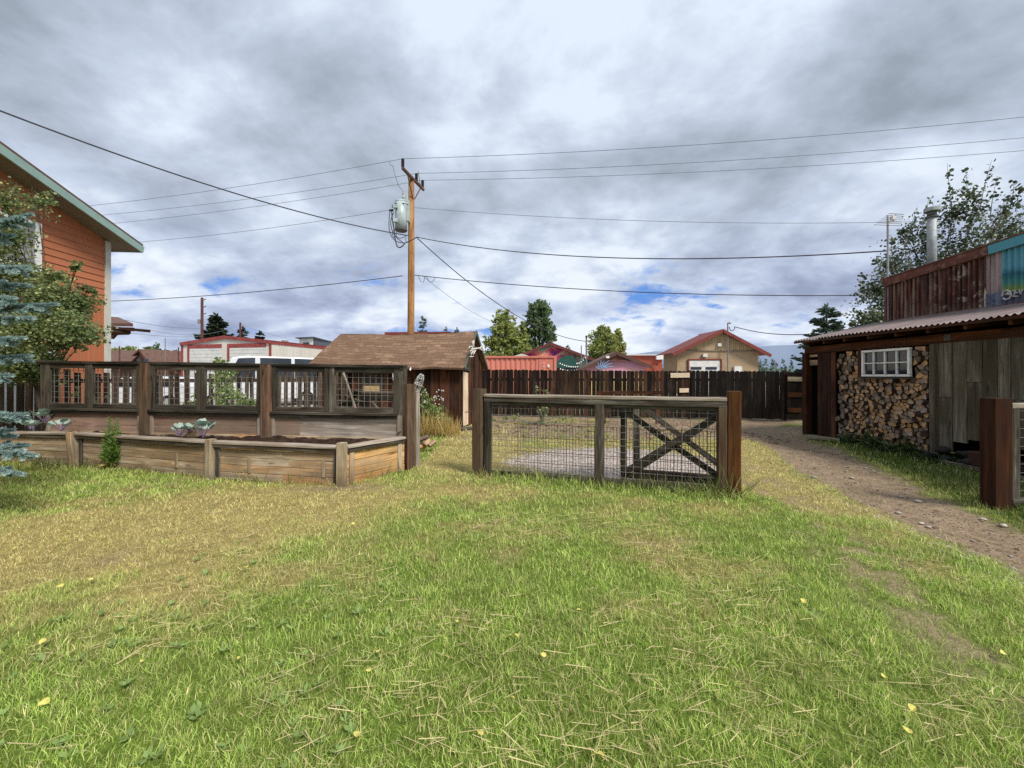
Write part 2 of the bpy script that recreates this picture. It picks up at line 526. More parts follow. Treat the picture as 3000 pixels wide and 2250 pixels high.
def m_rust(name, teal=False):
    m, g = material(name)
    p = g.node('ShaderNodeNewGeometry').outputs['Position']
    v = g.attr('loc')                     # x along the wall, z up
    vs = g.scale(v, (20, 1, .55))
    n = g.noise(vs, 1.0, 5, .65, .3)
    nb = g.noise(g.scale(v, (1.1, 1, 1.1)), 1.0, 5, .6, .7)
    c = g.ramp(n, [(.30, lin(34, 24, 22)), (.42, lin(74, 40, 31)), (.50, lin(108, 62, 46)), (.58, lin(150, 126, 110)), (.66, lin(96, 92, 92)), (.75, lin(60, 46, 44))])
    c = g.mix(g.mapr(nb, .38, .56, .6, 0, True), c, lin(62, 28, 24))
    n3 = g.noise(g.scale(v, (5, 1, 3), (7, 0, 2)), 1.0, 4, .6, .5)
    pale = g.math('MULTIPLY', g.mapr(n3, .53, .61, 0, .95, True), g.mapr(g.sep(v)[0], .8, 2.0, .05, 1))
    c = g.mix(pale, c, lin(196, 184, 160))
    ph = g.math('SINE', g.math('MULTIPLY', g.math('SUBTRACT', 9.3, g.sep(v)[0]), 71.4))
    c = g.mix(g.mapr(ph, -.6, 1.0, 0, .72), c, (.028, .016, .012, 1))  # corrugation shading painted into the colour: valleys darkened along the sine
    z = g.sep(v)[2]
    low = g.mapr(g.math('ADD', z, g.math('MULTIPLY', n, .5)), 3.0, 3.25, .7, 0, True)
    c = g.mix(g.math('MULTIPLY', low, g.mapr(n, .4, .6, .2, .9)), c, lin(128, 112, 96))
    if teal:
        zz = g.math('ADD', z, g.math('MULTIPLY', nb, .9))
        c = g.ramp(g.mapr(zz, 3.3, 4.45, 0, 1), [(.0, lin(40, 104, 110)), (.22, lin(128, 146, 70)), (.32, lin(70, 140, 130)), (.5, lin(46, 100, 116)), (.62, lin(98, 160, 176)), (1, lin(80, 148, 160))])
        c = g.mix(g.mapr(n, .55, .72, 0, .5), c, lin(40, 84, 96))
    finish(g, c, .6, n, .15, .004, .35, .15)
    return m
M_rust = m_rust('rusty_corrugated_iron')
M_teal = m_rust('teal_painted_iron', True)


def m_pinkroof():
    m, g = material('faded_red_roof_iron')
    p = g.node('ShaderNodeNewGeometry').outputs['Position']
    n = g.noise(g.scale(p, (1, 5, 1)), 1.2, 5, .6, .3)
    c = g.ramp(n, [(.3, lin(98, 84, 80)), (.5, lin(124, 108, 104)), (.72, lin(150, 136, 132))])
    finish(g, c, .5, None, spec=.4, metal=.1)
    return m
M_pinkroof = m_pinkroof()


def m_soil():
    m, g = material('dark_soil')
    p = g.node('ShaderNodeNewGeometry').outputs['Position']
    n = g.noise(p, 14, 6, .7)
    n2 = g.noise(p, 60, 3, .6)
    c = g.ramp(n, [(.3, lin(28, 20, 16)), (.5, lin(54, 40, 32)), (.7, lin(82, 64, 52))])
    c = g.mix(g.mapr(n2, .68, .74, 0, .8), c, lin(150, 138, 120))
    finish(g, c, .95, n2, .8, .02, .1)
    return m
M_soil = m_soil()


def m_log():
    m, g = material('cut_log_end')
    r = g.attr('rnd', 'Fac')
    v = g.attr('loc')
    n = g.noise(v, 22, 5, .65, .8)
    c = g.ramp(r, [(.0, lin(104, 92, 80)), (.18, lin(140, 130, 118)), (.36, lin(188, 156, 118)), (.5, lin(216, 174, 122)), (.66, lin(172, 160, 146)), (.84, lin(116, 110, 106)), (1.0, lin(214, 180, 136))])
    c = g.mix(g.mapr(n, .35, .65, .55, 0), c, lin(84, 56, 36))
    finish(g, c, .9, n, .4, .01, .1)
    return m
M_logend = m_log()
M_logbark = plain('log_bark', lin(84, 66, 52), .3, .95, 12, rndvar=.3)


def m_ground():
    m, g = material('ground_surface')
    c = g.node('ShaderNodeAttribute', attribute_name='col').outputs['Color']
    p = g.node('ShaderNodeNewGeometry').outputs['Position']
    n = g.noise(p, 9, 6, .7)
    n2 = g.noise(p, 70, 4, .65)
    n3 = g.voro(g.scale(p, (1, 1, .2)), 26)
    c = g.mix(g.mapr(n, .3, .7, .45, 0), c, (.0, .0, .0, 1), 'MULTIPLY')
    c = g.mix(g.mapr(n2, .35, .7, 0, .45), c, (1.7, 1.65, 1.55, 1), 'MULTIPLY')
    c = g.mix(g.mapr(n2, .62, .42, 0, .35), c, (.35, .33, .3, 1), 'MULTIPLY')
    sp = g.math('MULTIPLY', g.mapr(n3, .10, .2, 1, 0), g.attr('spk', 'Fac'))
    c = g.mix(sp, c, lin(178, 168, 154))
    finish(g, c, .95, g.math('ADD', n2, g.math('MULTIPLY', n3, .5)), .7, .02, .1)
    return m
M_ground = m_ground()


def m_blade():
    m, g = material('grass_blade')
    c = g.node('ShaderNodeAttribute', attribute_name='col').outputs['Color']
    finish(g, c, .6, spec=.25, trans=(c, .42))
    return m
M_blade = m_blade()


def m_hill():
    m, g = material('hazy_hill')
    p = g.node('ShaderNodeNewGeometry').outputs['Position']
    n = g.noise(p, .004, 5, .6)
    c = g.mix(n, lin(112, 126, 150), lin(134, 146, 166))  # distance haze is mixed into the hill colour
    finish(g, c, 1.0, spec=0)
    return m
M_hill = m_hill()

# ------------------------------------------------------------------ camera, sun, sky
cam = bpy.data.cameras.new('camera')
cam.sensor_width = 36
cam.lens = 36 * F / 3000
cam.shift_y = -25 / 3000
cam.clip_start = .05
cam.clip_end = 20000
camo = bpy.data.objects.new('camera', cam)
COL.objects.link(camo)
camo.location = (0, 0, H)
camo.rotation_euler = (math.pi / 2, 0, 0)
S.camera = camo

DENOISE = False
SUN_DIR = V((.46, -.52, .80)).normalized()
sun = bpy.data.lights.new('sun', 'SUN')
sun.energy = 4.2
sun.angle = math.radians(14)
sun.color = (1, .955, .88)
suno = bpy.data.objects.new('sun', sun)
COL.objects.link(suno)
suno.rotation_euler = (-SUN_DIR).to_track_quat('-Z', 'Y').to_euler()
suno.location = (8, -8, 12)

w = bpy.data.worlds.new('World')
S.world = w
w.use_nodes = True
w.node_tree.nodes.clear()
g = G(w.node_tree)
d = g.node('ShaderNodeTexCoord').outputs['Generated']
x, y, z = g.sep(d)
zc = g.math('ADD', g.math('MAXIMUM', z, 0.0), .30)
u = g.math('DIVIDE', x, zc)
vv = g.math('DIVIDE', y, zc)
uv = g.node('ShaderNodeCombineXYZ', {0: u, 1: vv, 2: 0.0}).outputs[0]
n1 = g.noise(g.scale(uv, (1, 1.15, 1), (3.1, .4, 0)), 2.0, 12, .565, .2)
n2 = g.noise(g.scale(uv, (1, 1, 1), (8.7, 2.2, 3)), .8, 3, .5, .2)
n4 = g.noise(g.scale(uv, (1, 1, 1), (1.7, 5.2, 7)), 6.0, 8, .62, .3)
dens = g.math('ADD', g.math('MULTIPLY', n1, .72), g.math('MULTIPLY', n2, .28))
for px_, py_, rad_, amt_ in ((1950, 330, .35, .05), (1350, 640, .30, .035), (1750, 850, .25, .05), (1000, 120, .30, .02), (2650, 330, .38, -.05), (250, 330, .45, -.03), (1500, 250, .25, .03), (700, 800, .22, -.02), (2900, 80, .3, .02)):
    dv_ = V(((px_ - CX) / F, 1, (CY - py_) / F)).normalized()
    ds_ = g.node('ShaderNodeVectorMath', {0: d, 1: tuple(dv_)}, operation='DISTANCE').outputs['Value']
    dens = g.math('ADD', dens, g.math('MULTIPLY', g.mapr(ds_, 0.0, rad_ * 1.6, 1, 0, True), amt_))
dens = g.math('ADD', dens, g.math('MULTIPLY', g.math('SUBTRACT', n4, .5), .16))
cl_hi = g.ramp(dens, [(.34, lin(148, 160, 173)), (.43, lin(173, 184, 200)), (.51, lin(194, 206, 224)), (.60, lin(224, 235, 250))])
cl_lo = g.ramp(dens, [(.36, lin(150, 162, 190)), (.44, lin(177, 189, 216)), (.51, lin(203, 215, 236)), (.60, lin(238, 245, 253))])
clouds = g.mix(g.mapr(z, .12, .42, 1, 0, True), cl_hi, cl_lo)
sky = g.node('ShaderNodeTexSky', sky_type='NISHITA', sun_disc=False, sun_elevation=math.asin(SUN_DIR.z), sun_rotation=math.atan2(SUN_DIR.x, SUN_DIR.y))
nish = g.mix(1.0, sky.outputs[0], (.10, .10, .10, 1), 'MULTIPLY')
blue = g.mix(.8, nish, lin(96, 150, 232))
n3 = g.noise(g.scale(uv, (1, 1.3, 1), (4.4, 9.1, 0)), 1.5, 8, .6, .3)
band = g.math('MULTIPLY', g.mapr(z, .07, .12, 0, 1, True), g.mapr(z, .22, .29, 1, 0, True))
gap = g.math('MULTIPLY', g.mapr(g.math('ADD', n3, g.math('MULTIPLY', g.math('SUBTRACT', n4, .5), .35)), .535, .66, 0, 1.0, True), band)
final = g.mix(gap, clouds, blue)
bg = g.node('ShaderNodeBackground', {'Color': final, 'Strength': 1.06})
out = g.node('ShaderNodeOutputWorld')
g.lk.new(bg.outputs[0], out.inputs['Surface'])

S.view_settings.view_transform = 'Standard'
S.view_settings.look = 'None'
S.view_settings.exposure = 0
S.cycles.max_bounces = 6
S.cycles.transparent_max_bounces = 6
S.cycles.use_denoising = DENOISE

# ------------------------------------------------------------------ ground fields (numpy, world metres)
def _hash(ix, iy, seed):
    h = (ix.astype(np.int64) * 374761393 + iy.astype(np.int64) * 668265263 + seed * 974634777) & 0x7fffffff
    h = (h ^ (h >> 13)) * 1274126177 & 0x7fffffff
    return ((h ^ (h >> 16)) & 0xffff) / 65535.0


def vn(x, y, sc, seed):
    x, y = x * sc, y * sc
    ix, iy = np.floor(x), np.floor(y)
    fx, fy = x - ix, y - iy
    fx, fy = fx * fx * (3 - 2 * fx), fy * fy * (3 - 2 * fy)
    a, b = _hash(ix, iy, seed), _hash(ix + 1, iy, seed)
    c, d = _hash(ix, iy + 1, seed), _hash(ix + 1, iy + 1, seed)
    return (a * (1 - fx) + b * fx) * (1 - fy) + (c * (1 - fx) + d * fx) * fy


def fbm(x, y, sc, seed, o=4):
    t, a, n = 0, .5, 0
    for i in range(o):
        t = t + a * vn(x, y, sc * 2 ** i, seed + i * 17)
        n += a
        a *= .55
    return t / n


def sm(x, a, b):
    t = np.clip((x - a) / (b - a), 0, 1)
    return t * t * (3 - 2 * t)


YL = [0.5, 2.0, 2.9, 3.9, 6.3, 9.0, 9.9, 11.2, 12.8]
XL = [3.35, 3.6, 3.83, 3.97, 4.6, 5.7, 5.2, 4.4, 3.4]
YR = [0.5, 2.0, 3.7, 5.0, 8.1, 10.2, 11.0, 12.8]
XR = [4.35, 4.6, 4.89, 5.38, 6.75, 7.25, 7.5, 9.2]


def fence_y(x):      # line of the wire panel fence
    return 5.78 - .305 * (x + .49)


def fields(x, y):
    n1 = fbm(x, y, .9, 3)
    n2 = fbm(x, y, 2.6, 31)
    n3 = fbm(x, y, 7.0, 57, 3)
    wob = (n2 - .5) * .7
    # dirt drive
    wob = wob + (n3 - .5) * .55
    xl, xr = np.interp(y, YL, XL), np.interp(y, YR, XR)
    drive = sm(x, xl - .12 + wob * .5, xl + .18 + wob * .5) * (1 - sm(x, xr - .12 + wob * .35, xr + .15 + wob * .35)) * (y < 13)
    # faint second wheel track
    tc = np.interp(y, [1.2, 2.5, 3.4, 5.6, 8], [2.35, 2.62, 2.95, 3.5, 4.4])
    track = np.exp(-((x - tc) / .36) ** 2) * sm(n2 + (n3 - .5) * 1.1, .38, .74) * .8 * sm(y, 1.2, 2.0) * (1 - sm(y, 6.2, 7.5))
    # yard behind the wire fence: straw near, dirt and stones further back
    inside = sm(y - fence_y(x), -.05, .35) * (x > -1.5) * (1 - sm(x, xl - .9, xl - .1))
    back = sm(y + wob * 1.2, 8.6, 9.6) * (x > -1.2)
    gx, gy = (x - 1.75) / 1.75, (y - 6.75) / 1.25
    gravel = 1 - sm(np.sqrt(gx ** 2 + gy ** 2) + wob * .5, .85, 1.1)
    gravel = gravel * (y > fence_y(x) + .12)
    # dryness
    e1 = np.exp(-(((x + 3.5) / 2.5) ** 2 + ((y - 3.55) / 1.2) ** 2))
    e2 = np.exp(-(((x + 2.6) / 1.6) ** 2 + ((y - 4.7) / .7) ** 2))
    e3 = np.exp(-(((x + .3) / 1.6) ** 2 + ((y - 5.0) / .55) ** 2))
    gapz = sm(y, 5.3, 6.0) * (x > -1.6) * (x < .2)
    strip = sm(x, xl - 1.15, xl - .6) * sm(y, 2.6, 4.2) * (1 - drive)
    e4 = np.exp(-(((x - 2.4) / 1.2) ** 2 + ((y - 4.45) / .35) ** 2)) * .55
    big = fbm(x, y, .55, 401, 3)
    dry = .55 * (big - .5) + 1.05 * e1 + .75 * e2 + .75 * e3 + gapz + strip * .85 + inside * .9 + e4 + (n2 - .5) * 1.15 + (n1 - .5) * .9 + (n3 - .5) * .5
    dry = dry - .42 * sm(1.0 - np.abs(x + .2) / 3.2, 0, 1) * (1 - sm(y, 2.4, 4.4)) - .3 * (1 - sm(y, 1.8, 2.4))
    green_edge = np.exp(-((y - fence_y(x) + .18) / .2) ** 2) * (x > -.3) * (x < 2.8)
    dry = dry - green_edge * .5
    lush = sm(x, xr - .05, xr + .25)
    dry = dry * (1 - lush * .8)
    thatch = sm(fbm(x, y, 1.35, 205, 3), .52, .66) * (x < xl - .3) * (1 - sm(y, 2.9, 3.9))
    dry = dry + thatch * .45 + .2 * sm(-x, .6, 2.2) * sm(y, 2.7, 3.6)
    dry = np.clip(dry, 0, 1.2)
    dirt = np.clip(np.maximum(np.maximum(drive, track * .95), back * sm(n2, .3, .5) * .9), 0, 1)
    # bare scuffs in the grass
    bare = sm(n2 + (n1 - .5) * .6, .74, .88) * .35
    dirt = np.maximum(dirt, bare * (1 - lush))
    edge = np.exp(-(((x + 2.3) / .6) ** 2 + ((y - 5.1) / .16) ** 2)) * .9
    dirt = np.maximum(dirt, edge)
    return dry, dirt, gravel, lush, drive, back, n1, n2, n3


def ground_h(x, y):
    xl, xr = np.interp(y, YL, XL), np.interp(y, YR, XR)
    d = sm(x, xl - .3, xl + .3) * (1 - sm(x, xr - .3, xr + .3)) * (y < 13)
    near = np.exp(-(np.maximum(np.hypot(x, y) - 16, 0) / 8) ** 2)
    h = (fbm(x, y, .8, 91, 3) - .5) * .07 + (fbm(x, y, 4.5, 13, 3) - .5) * .03 - d * .05
    return h * near


def gh(x, y):
    return float(ground_h(np.array([float(x)]), np.array([float(y)]))[0])


C_green, C_green2 = np.array(lin(154, 183, 78)[:3]), np.array(lin(212, 227, 136)[:3])
C_tan, C_tan2 = np.array(lin(204, 188, 120)[:3]), np.array(lin(234, 222, 164)[:3])
C_dirt, C_grav = np.array(lin(156, 136, 114)[:3]), np.array(lin(202, 190, 182)[:3])
C_lush = np.array(lin(88, 112, 46)[:3])

xs = np.concatenate([-np.geomspace(9000, 15, 26), np.linspace(-14, 13, 420), np.geomspace(14, 9000, 26)])
ys = np.concatenate([-np.geomspace(60, .6, 12), np.linspace(.2, 15, 240), np.geomspace(15.6, 9000, 30)])
GX, GY = np.meshgrid(xs, ys)
gx, gy = GX.ravel(), GY.ravel()
gz = ground_h(gx, gy)
dry, dirt, gravel, lush, drive, back, n1, n2, n3 = fields(gx, gy)
mixf = lambda a, b, t: a * (1 - t)[:, None] + b * t[:, None]
gc = mixf(np.tile(C_green * .45, (len(gx), 1)), np.tile(C_tan * .62, (len(gx), 1)), np.clip(dry, 0, 1))
gc = mixf(gc, np.tile(C_dirt, (len(gx), 1)) * (.75 + .5 * n3)[:, None], dirt)
gc = mixf(gc, np.tile(C_grav, (len(gx), 1)), gravel)
lot = sm(gy, 10.4, 11.2) * sm(-gx, 4.5, 5.5) + sm(gy, 15.5, 17)
gc = mixf(gc, np.tile(np.array(lin(190, 184, 172)[:3]), (len(gx), 1)), np.clip(lot, 0, 1))
far = sm(np.hypot(gx, gy), 60, 120)
gc = mixf(gc, np.tile(np.array(lin(104, 110, 84)[:3]), (len(gx), 1)), far)
nx, ny = len(xs), len(ys)
ii = (np.arange(ny - 1)[:, None] * nx + np.arange(nx - 1)[None, :]).ravel()
fc = np.stack([ii, ii + 1, ii + nx + 1, ii + nx], 1)
go = np_mesh('ground', np.stack([gx, gy, gz], 1), fc, M_ground, None, None, np.concatenate([gc, np.ones((len(gx), 1))], 1), True)
a = go.data.attributes.new('spk', 'FLOAT', 'POINT')
a.data.foreach_set('value', np.clip(gravel + dirt * .55 + drive * .2, 0, 1).astype(np.float32))
tag(go, kind='structure')

# planting keep-outs: the raised bed, the buildings
PLANTER = [(-10.2, 6.75), (-7.23, 6.44), (-4.37, 5.65), (-2.28, 5.23), (-1.62, 6.10), (-8.55, 7.15), (-10.4, 7.4)]


def in_poly(x, y, P):
    r = np.zeros(len(x), dtype=bool)
    j = len(P) - 1
    for i in range(len(P)):
        xi, yi = P[i]
        xj, yj = P[j]
        c = ((yi > y) != (yj > y)) & (x < (xj - xi) * (y - yi) / (yj - yi + 1e-12) + xi)
        r ^= c
        j = i
    return r


def make_blades(x, y, ln, wd, colr, lean=.5, tipc=1.25):
    """bent three-segment blades"""
    n = len(x)
    z = ground_h(x, y) - .004
    az = rng.uniform(0, 2 * np.pi, n)
    le = np.abs(rng.normal(0, lean, n)) + .08
    dx, dy = np.cos(az), np.sin(az)
    fa = rng.uniform(0, 2 * np.pi, n)
    sx, sy = np.cos(fa) * wd / 2, np.sin(fa) * wd / 2
    ca, sa = np.cos(np.minimum(le, 1.45)), np.sin(np.minimum(le, 1.45))
    p0 = np.stack([x, y, z], 1)
    h1 = ln * .5
    p1 = p0 + np.stack([dx * h1 * sa * .6, dy * h1 * sa * .6, h1 * np.maximum(ca, .2)], 1)
    p2 = p0 + np.stack([dx * ln * sa * 1.05, dy * ln * sa * 1.05, ln * np.maximum(ca * .92, .12)], 1)
    s = np.stack([sx, sy, np.zeros(n)], 1)
    vs = np.stack([p0 - s, p0 + s, p1 + s * .8, p1 - s * .8, p2], 1).reshape(-1, 3)
    b = np.arange(n)[:, None] * 5
    tris = np.concatenate([b + np.array([[0, 1, 2]]), b + np.array([[0, 2, 3]]), b + np.array([[3, 2, 4]])], 0)
    k = np.array([.62, .62, .95, .95, tipc])  # shade between blades put into the colour: roots darkened, tips lightened
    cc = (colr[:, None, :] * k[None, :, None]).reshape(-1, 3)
    return vs, tris, np.concatenate([cc, np.ones((len(cc), 1))], 1)


def blade_colour(dry, lush, n3, n):
    d = np.clip(dry + rng.normal(0, .34, n) + (n3 - .5) * .8, 0, 1)
    t = rng.uniform(0, 1, n)[:, None]
    gr = C_green * (1 - t) + C_green2 * t
    gr = gr * (1 - lush[:, None]) + (C_lush * (.8 + .5 * t)) * lush[:, None]
    tn = C_tan * (1 - t) + C_tan2 * t
    sel = sm(d, .2, .95)[:, None]
    c = gr * (1 - sel) + tn * sel
    straw = (rng.uniform(0, 1, n) < .10 * (1 - lush * .8))[:, None]
    c = np.where(straw, C_tan2 * 1.1, c)
    return c * (rng.uniform(.55, 1.4, n) * (1.32 - .64 * n3))[:, None]


BV, BF, BC, off = [], [], [], 0
for (d0, d1, dens, wd, ln) in [(.9, 1.9, 15000, .0034, .048), (1.9, 2.9, 11000, .0038, .048), (2.9, 4.2, 6500, .005, .05), (4.2, 6.2, 3200, .0075, .055), (6.2, 9, 1200, .011, .065), (9, 13, 300, .017, .085)]:
    W = 1.42 * d1 + .6
    n = int(2 * W * (d1 - d0) * dens)
    x, y = rng.uniform(-W, W, n), rng.uniform(d0, d1, n)
    m = (np.abs(x) < 1.42 * y + .6) & ~in_poly(x, y, PLANTER) & (x < 7.6) & (x > -11.3)
    x, y = x[m], y[m]
    dry, dirt, gravel, lush, drive, back, n1, n2, n3 = fields(x, y)
    keep = rng.uniform(0, 1, len(x)) > np.clip(dirt * 1.02 + drive * .5 + gravel * 1.0 + back * .25, 0, .985)
    clump = fbm(x, y, 11, 77, 2)
    keep &= rng.uniform(0, 1, len(x)) < (.42 + .75 * clump)
    x, y, dry, lush, n1, n3, clump = x[keep], y[keep], dry[keep], lush[keep], n1[keep], n3[keep], clump[keep]
    n = len(x)
    L = ln * rng.uniform(.5, 1.35, n) * (.62 + .9 * clump) * (1 - .35 * sm(dry, .5, 1)) * (1 + .5 * lush)
    edge = (y > fence_y(x) - .22) & (y < fence_y(x) + .12) & (x > -.6) & (x < 2.9)
    L = np.where(edge, L * rng.uniform(1.0, 3.0, n), L)
    tall = ((x > -1.6) & (x < .2) & (y > 8.2) & (y < 11))
    L = np.where(tall, L * 2.0, L)
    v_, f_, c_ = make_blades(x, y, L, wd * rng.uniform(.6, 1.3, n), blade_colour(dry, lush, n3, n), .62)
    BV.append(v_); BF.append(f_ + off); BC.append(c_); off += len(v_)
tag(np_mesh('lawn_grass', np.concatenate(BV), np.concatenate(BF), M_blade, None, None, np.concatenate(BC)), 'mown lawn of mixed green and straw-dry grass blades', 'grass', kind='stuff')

# dry cut stalks lying on the lawn
n = 9500
x, y = rng.uniform(-3.6, 4.2, n), 1.0 + 3.2 * rng.uniform(0, 1, n) ** 1.4
keep = (fbm(x, y, 1.35, 205, 3) > .55 + rng.normal(0, .045, n)) & (np.interp(y, YL, XL) - .3 > x)
x, y = x[keep], y[keep]
n = len(x)
az = rng.uniform(0, 2 * np.pi, n)
az = np.where(rng.uniform(0, 1, n) < .5, rng.normal(.1, .5, n), az)
L = rng.uniform(.03, .15, n)
pit = rng.normal(0.05, .12, n)
z = ground_h(x, y) + rng.uniform(.018, .05, n)
dv = np.stack([np.cos(az) * np.cos(pit), np.sin(az) * np.cos(pit), np.sin(pit)], 1) * (L / 2)[:, None]
sd = np.stack([-np.sin(az), np.cos(az), rng.normal(0, .4, n)], 1) * rng.uniform(.0007, .0019, n)[:, None]
c = np.stack([x, y, z], 1)
vs = np.stack([c - dv - sd, c + dv - sd * .6, c + dv + sd * .6, c - dv + sd], 1).reshape(-1, 3)
fs = np.arange(n)[:, None] * 4 + np.arange(4)[None, :]
cc = np.repeat(np.array(lin(222, 204, 156)[:3])[None, :] * rng.uniform(.7, 1.25, n)[:, None], 4, 0)
tag(np_mesh('straw_litter', vs, fs, M_blade, None, None, np.concatenate([cc, np.ones((len(cc), 1))], 1)), 'loose dry straw stalks scattered over the cut lawn', 'straw', kind='stuff')

# low broad-leaved weeds in the lawn
cx_, cy_ = [], []
for (wx, wy, k, sp) in [(-1.55, 1.75, 16, .28), (-.95, 1.95, 12, .2), (-2.4, 2.2, 26, .45), (-.75, 1.6, 10, .15), (-1.9, 2.5, 16, .35), (-1.1, 2.6, 8, .2), (-.35, 3.7, 9, .15), (2.0, 2.8, 6, .2), (-6.9, 6.1, 16, .4), (-2.2, 1.55, 12, .3)]:
    cx_ += list(rng.normal(wx, sp, k)); cy_ += list(rng.normal(wy, sp, k))
V5, C5 = [], []
for X, Y in zip(cx_, cy_):
    if in_poly(np.array([X]), np.array([Y]), PLANTER)[0]: continue
    zz = gh(X, Y)
    a0 = U(0, 6)
    k = random.randint(4, 7)
    for j in range(k):
        a = a0 + j * 2.4 + U(-.3, .3)
        L, wv = U(.02, .05), U(.006, .012)
        dr = V((math.cos(a), math.sin(a), U(.25, .8))).normalized()
        sdv = V((-math.sin(a), math.cos(a), 0))
        p = V((X, Y, zz + .02))
        V5 += [p, p + dr * L * .55 + sdv * wv, p + dr * L, p + dr * L * .55 - sdv * wv]
        t = U(.75, 1.25)
        C5 += [[.27 * t, .38 * t, .12 * t, 1]] * 4
V5 = np.array([tuple(p) for p in V5])
fs = np.arange(len(V5) // 4)[:, None] * 4 + np.arange(4)[None, :]
tag(np_mesh('lawn_weeds', V5, fs, M_blade, None, None, np.array(C5)), 'low broad-leaved green weeds growing through the lawn', 'weeds', kind='stuff')

# fallen leaves and pale stones: repeats
def leaf_mesh():
    b = MB()
    pts = [(math.cos(a) * .026 * (1 + .15 * math.cos(a)), math.sin(a) * .021, .006 * math.sin(2 * a) + .004 * math.cos(a)) for a in [i * 2 * math.pi / 10 for i in range(10)]]
    b.poly(pts)
    b.tube([(.028, 0, .003), (.052, .004, .002)], .001, 4)
    return b.build('fallen_leaf', M_yellowleaf, None)
lf = leaf_mesh()
spots = []
for (px, py) in [(45, 1600), (198, 1553), (190, 1580), (225, 1566), (172, 1712), (378, 1648), (335, 1710), (127, 1876), (415, 1927), (700, 1907), (720, 1654), (787, 1648), (1036, 1527), (1047, 2130), (1077, 1950), (1113, 1897), (1338, 1822), (1408, 2135), (1497, 2033), (1504, 1855), (1594, 1908), (1697, 1782), (1750, 2197), (2357, 1755), (2590, 1968), (2677, 2062), (2938, 1895), (2663, 2130), (120, 2060), (268, 1690)]:
    D = 1.44 * F / (py - CY)
    spots.append(((px - CX) / F * D, D))
for i, (X, Y) in enumerate(spots):
    o = lf if i == 0 else lf.copy()
    if i: COL.objects.link(o)
    s = U(.45, .8)
    o.location = (X, Y, gh(X, Y) + .038)
    o.rotation_euler = (U(-.5, .5), U(-.5, .5), U(0, 6))
    o.scale = (s, s, s)
    tag(o, 'small yellow fallen leaf lying on the lawn', 'leaf', 'yellow leaves fallen on the lawn')


def stone_mesh(name, mat, sx, sy, sz, seed):
    r = random.Random(seed)
    b = MB()
    vs, rings = [], 5
    for i in range(rings + 1):
        t = math.pi * i / rings
        for j in range(8):
            a = 2 * math.pi * j / 8
            k = 1 + r.uniform(-.16, .16)
            vs.append((math.sin(t) * math.cos(a) * sx * k, math.sin(t) * math.sin(a) * sy * k, math.cos(t) * sz * k))
    fs = [(i * 8 + j, (i + 1) * 8 + j, (i + 1) * 8 + (j + 1) % 8, i * 8 + (j + 1) % 8) for i in range(rings) for j in range(8)]
    b.add(vs, fs)
    return b.build(name, mat, None, True)
st = [stone_mesh('track_stone', M_pale_stone, .05, .035, .018, s) for s in (1, 2, 3)]
k = 0
for (px, py) in [(2537, 1372), (2560, 1383), (2480, 1378), (2430, 1375), (2495, 1400), (2615, 1452), (2640, 1450), (2690, 1465), (2540, 1466), (2538, 1500), (2632, 1497), (2720, 1540), (2700, 1528), (2790, 1590), (2850, 1583), (2880, 1525), (2905, 1560), (2960, 1628), (2940, 1545), (2970, 1670), (2350, 1345), (2300, 1310), (2280, 1330), (2385, 1400), (2430, 1440), (2255, 1290), (2330, 1290)]:
    D = 1.53 * F / (py - CY)
    X, Y = (px - CX) / F * D, D
    o = st[k] if k < 3 else st[k % 3].copy()
    if k >= 3: COL.objects.link(o)
    s = U(.3, .85)
    o.location = (X, Y, gh(X, Y) - .002)
    o.rotation_euler = (0, 0, U(0, 6))
    o.scale = (s, s * U(.8, 1.2), s)
    tag(o, 'small pale stone lying on the dirt track', 'stone', 'pale stones on the dirt track')
    k += 1

# gravel patch inside the wire fence and rubble at its back: uncountable
vs, fs = [], []
def pebble(X, Y, s):
    z = gh(X, Y)
    b = len(vs)
    p = [(X + math.cos(a) * s * U(.7, 1.2), Y + math.sin(a) * s * U(.7, 1.2), z + s * .15) for a in (0, 1.57, 3.14, 4.71)]
    t = (X + U(-.3, .3) * s, Y + U(-.3, .3) * s, z + s * U(.5, .9))
    vs.extend(p + [t])
    fs.extend([(b + i, b + (i + 1) % 4, b + 4) for i in range(4)])
for i in range(6500):
    X, Y = U(-.1, 3.6), U(5.5, 8.1)
    if math.hypot((X - 1.75) / 1.8, (Y - 6.75) / 1.3) < 1.05 + U(-.1, .1) and Y > fence_y(X) + .15: pebble(X, Y, U(.008, .024))
for i in range(5200):
    Y = 2.2 + 8.5 * U(0, 1) ** 1.3
    xl, xr = np.interp(Y, YL, XL), np.interp(Y, YR, XR)
    X = U(xl - .25, xr + .1)
    pebble(X, Y, U(.004, .013) if U(0, 1) < .96 else U(.013, .03))
for i in range(1500):
    X, Y = U(-.5, 6.5), U(8.8, 12.6)
    pebble(X, Y, U(.01, .045) if U(0, 1) < .93 else U(.05, .10))
n = len(vs)
yv = np.array(vs)[:, 1]
c = np.where(((yv < 8.5) & (np.array(vs)[:, 0] < fence_y(0) - 1.6))[:, None], np.array(lin(216, 203, 195)[:3])[None, :], np.array(lin(156, 134, 108)[:3])[None, :]) * np.repeat(rng.uniform(.45, 1.2, n // 5), 5)[:, None]
tag(np_mesh('gravel', np.array(vs), np.array(fs), M_blade, None, None, np.concatenate([c, np.ones((n, 1))], 1)), 'pale pinkish gravel spread inside the wire enclosure', 'gravel', kind='stuff')

# ------------------------------------------------------------------ raised bed in front, with its mesh screen
def lerp(a, b, t):
    return V(a) * (1 - t) + V(b) * t


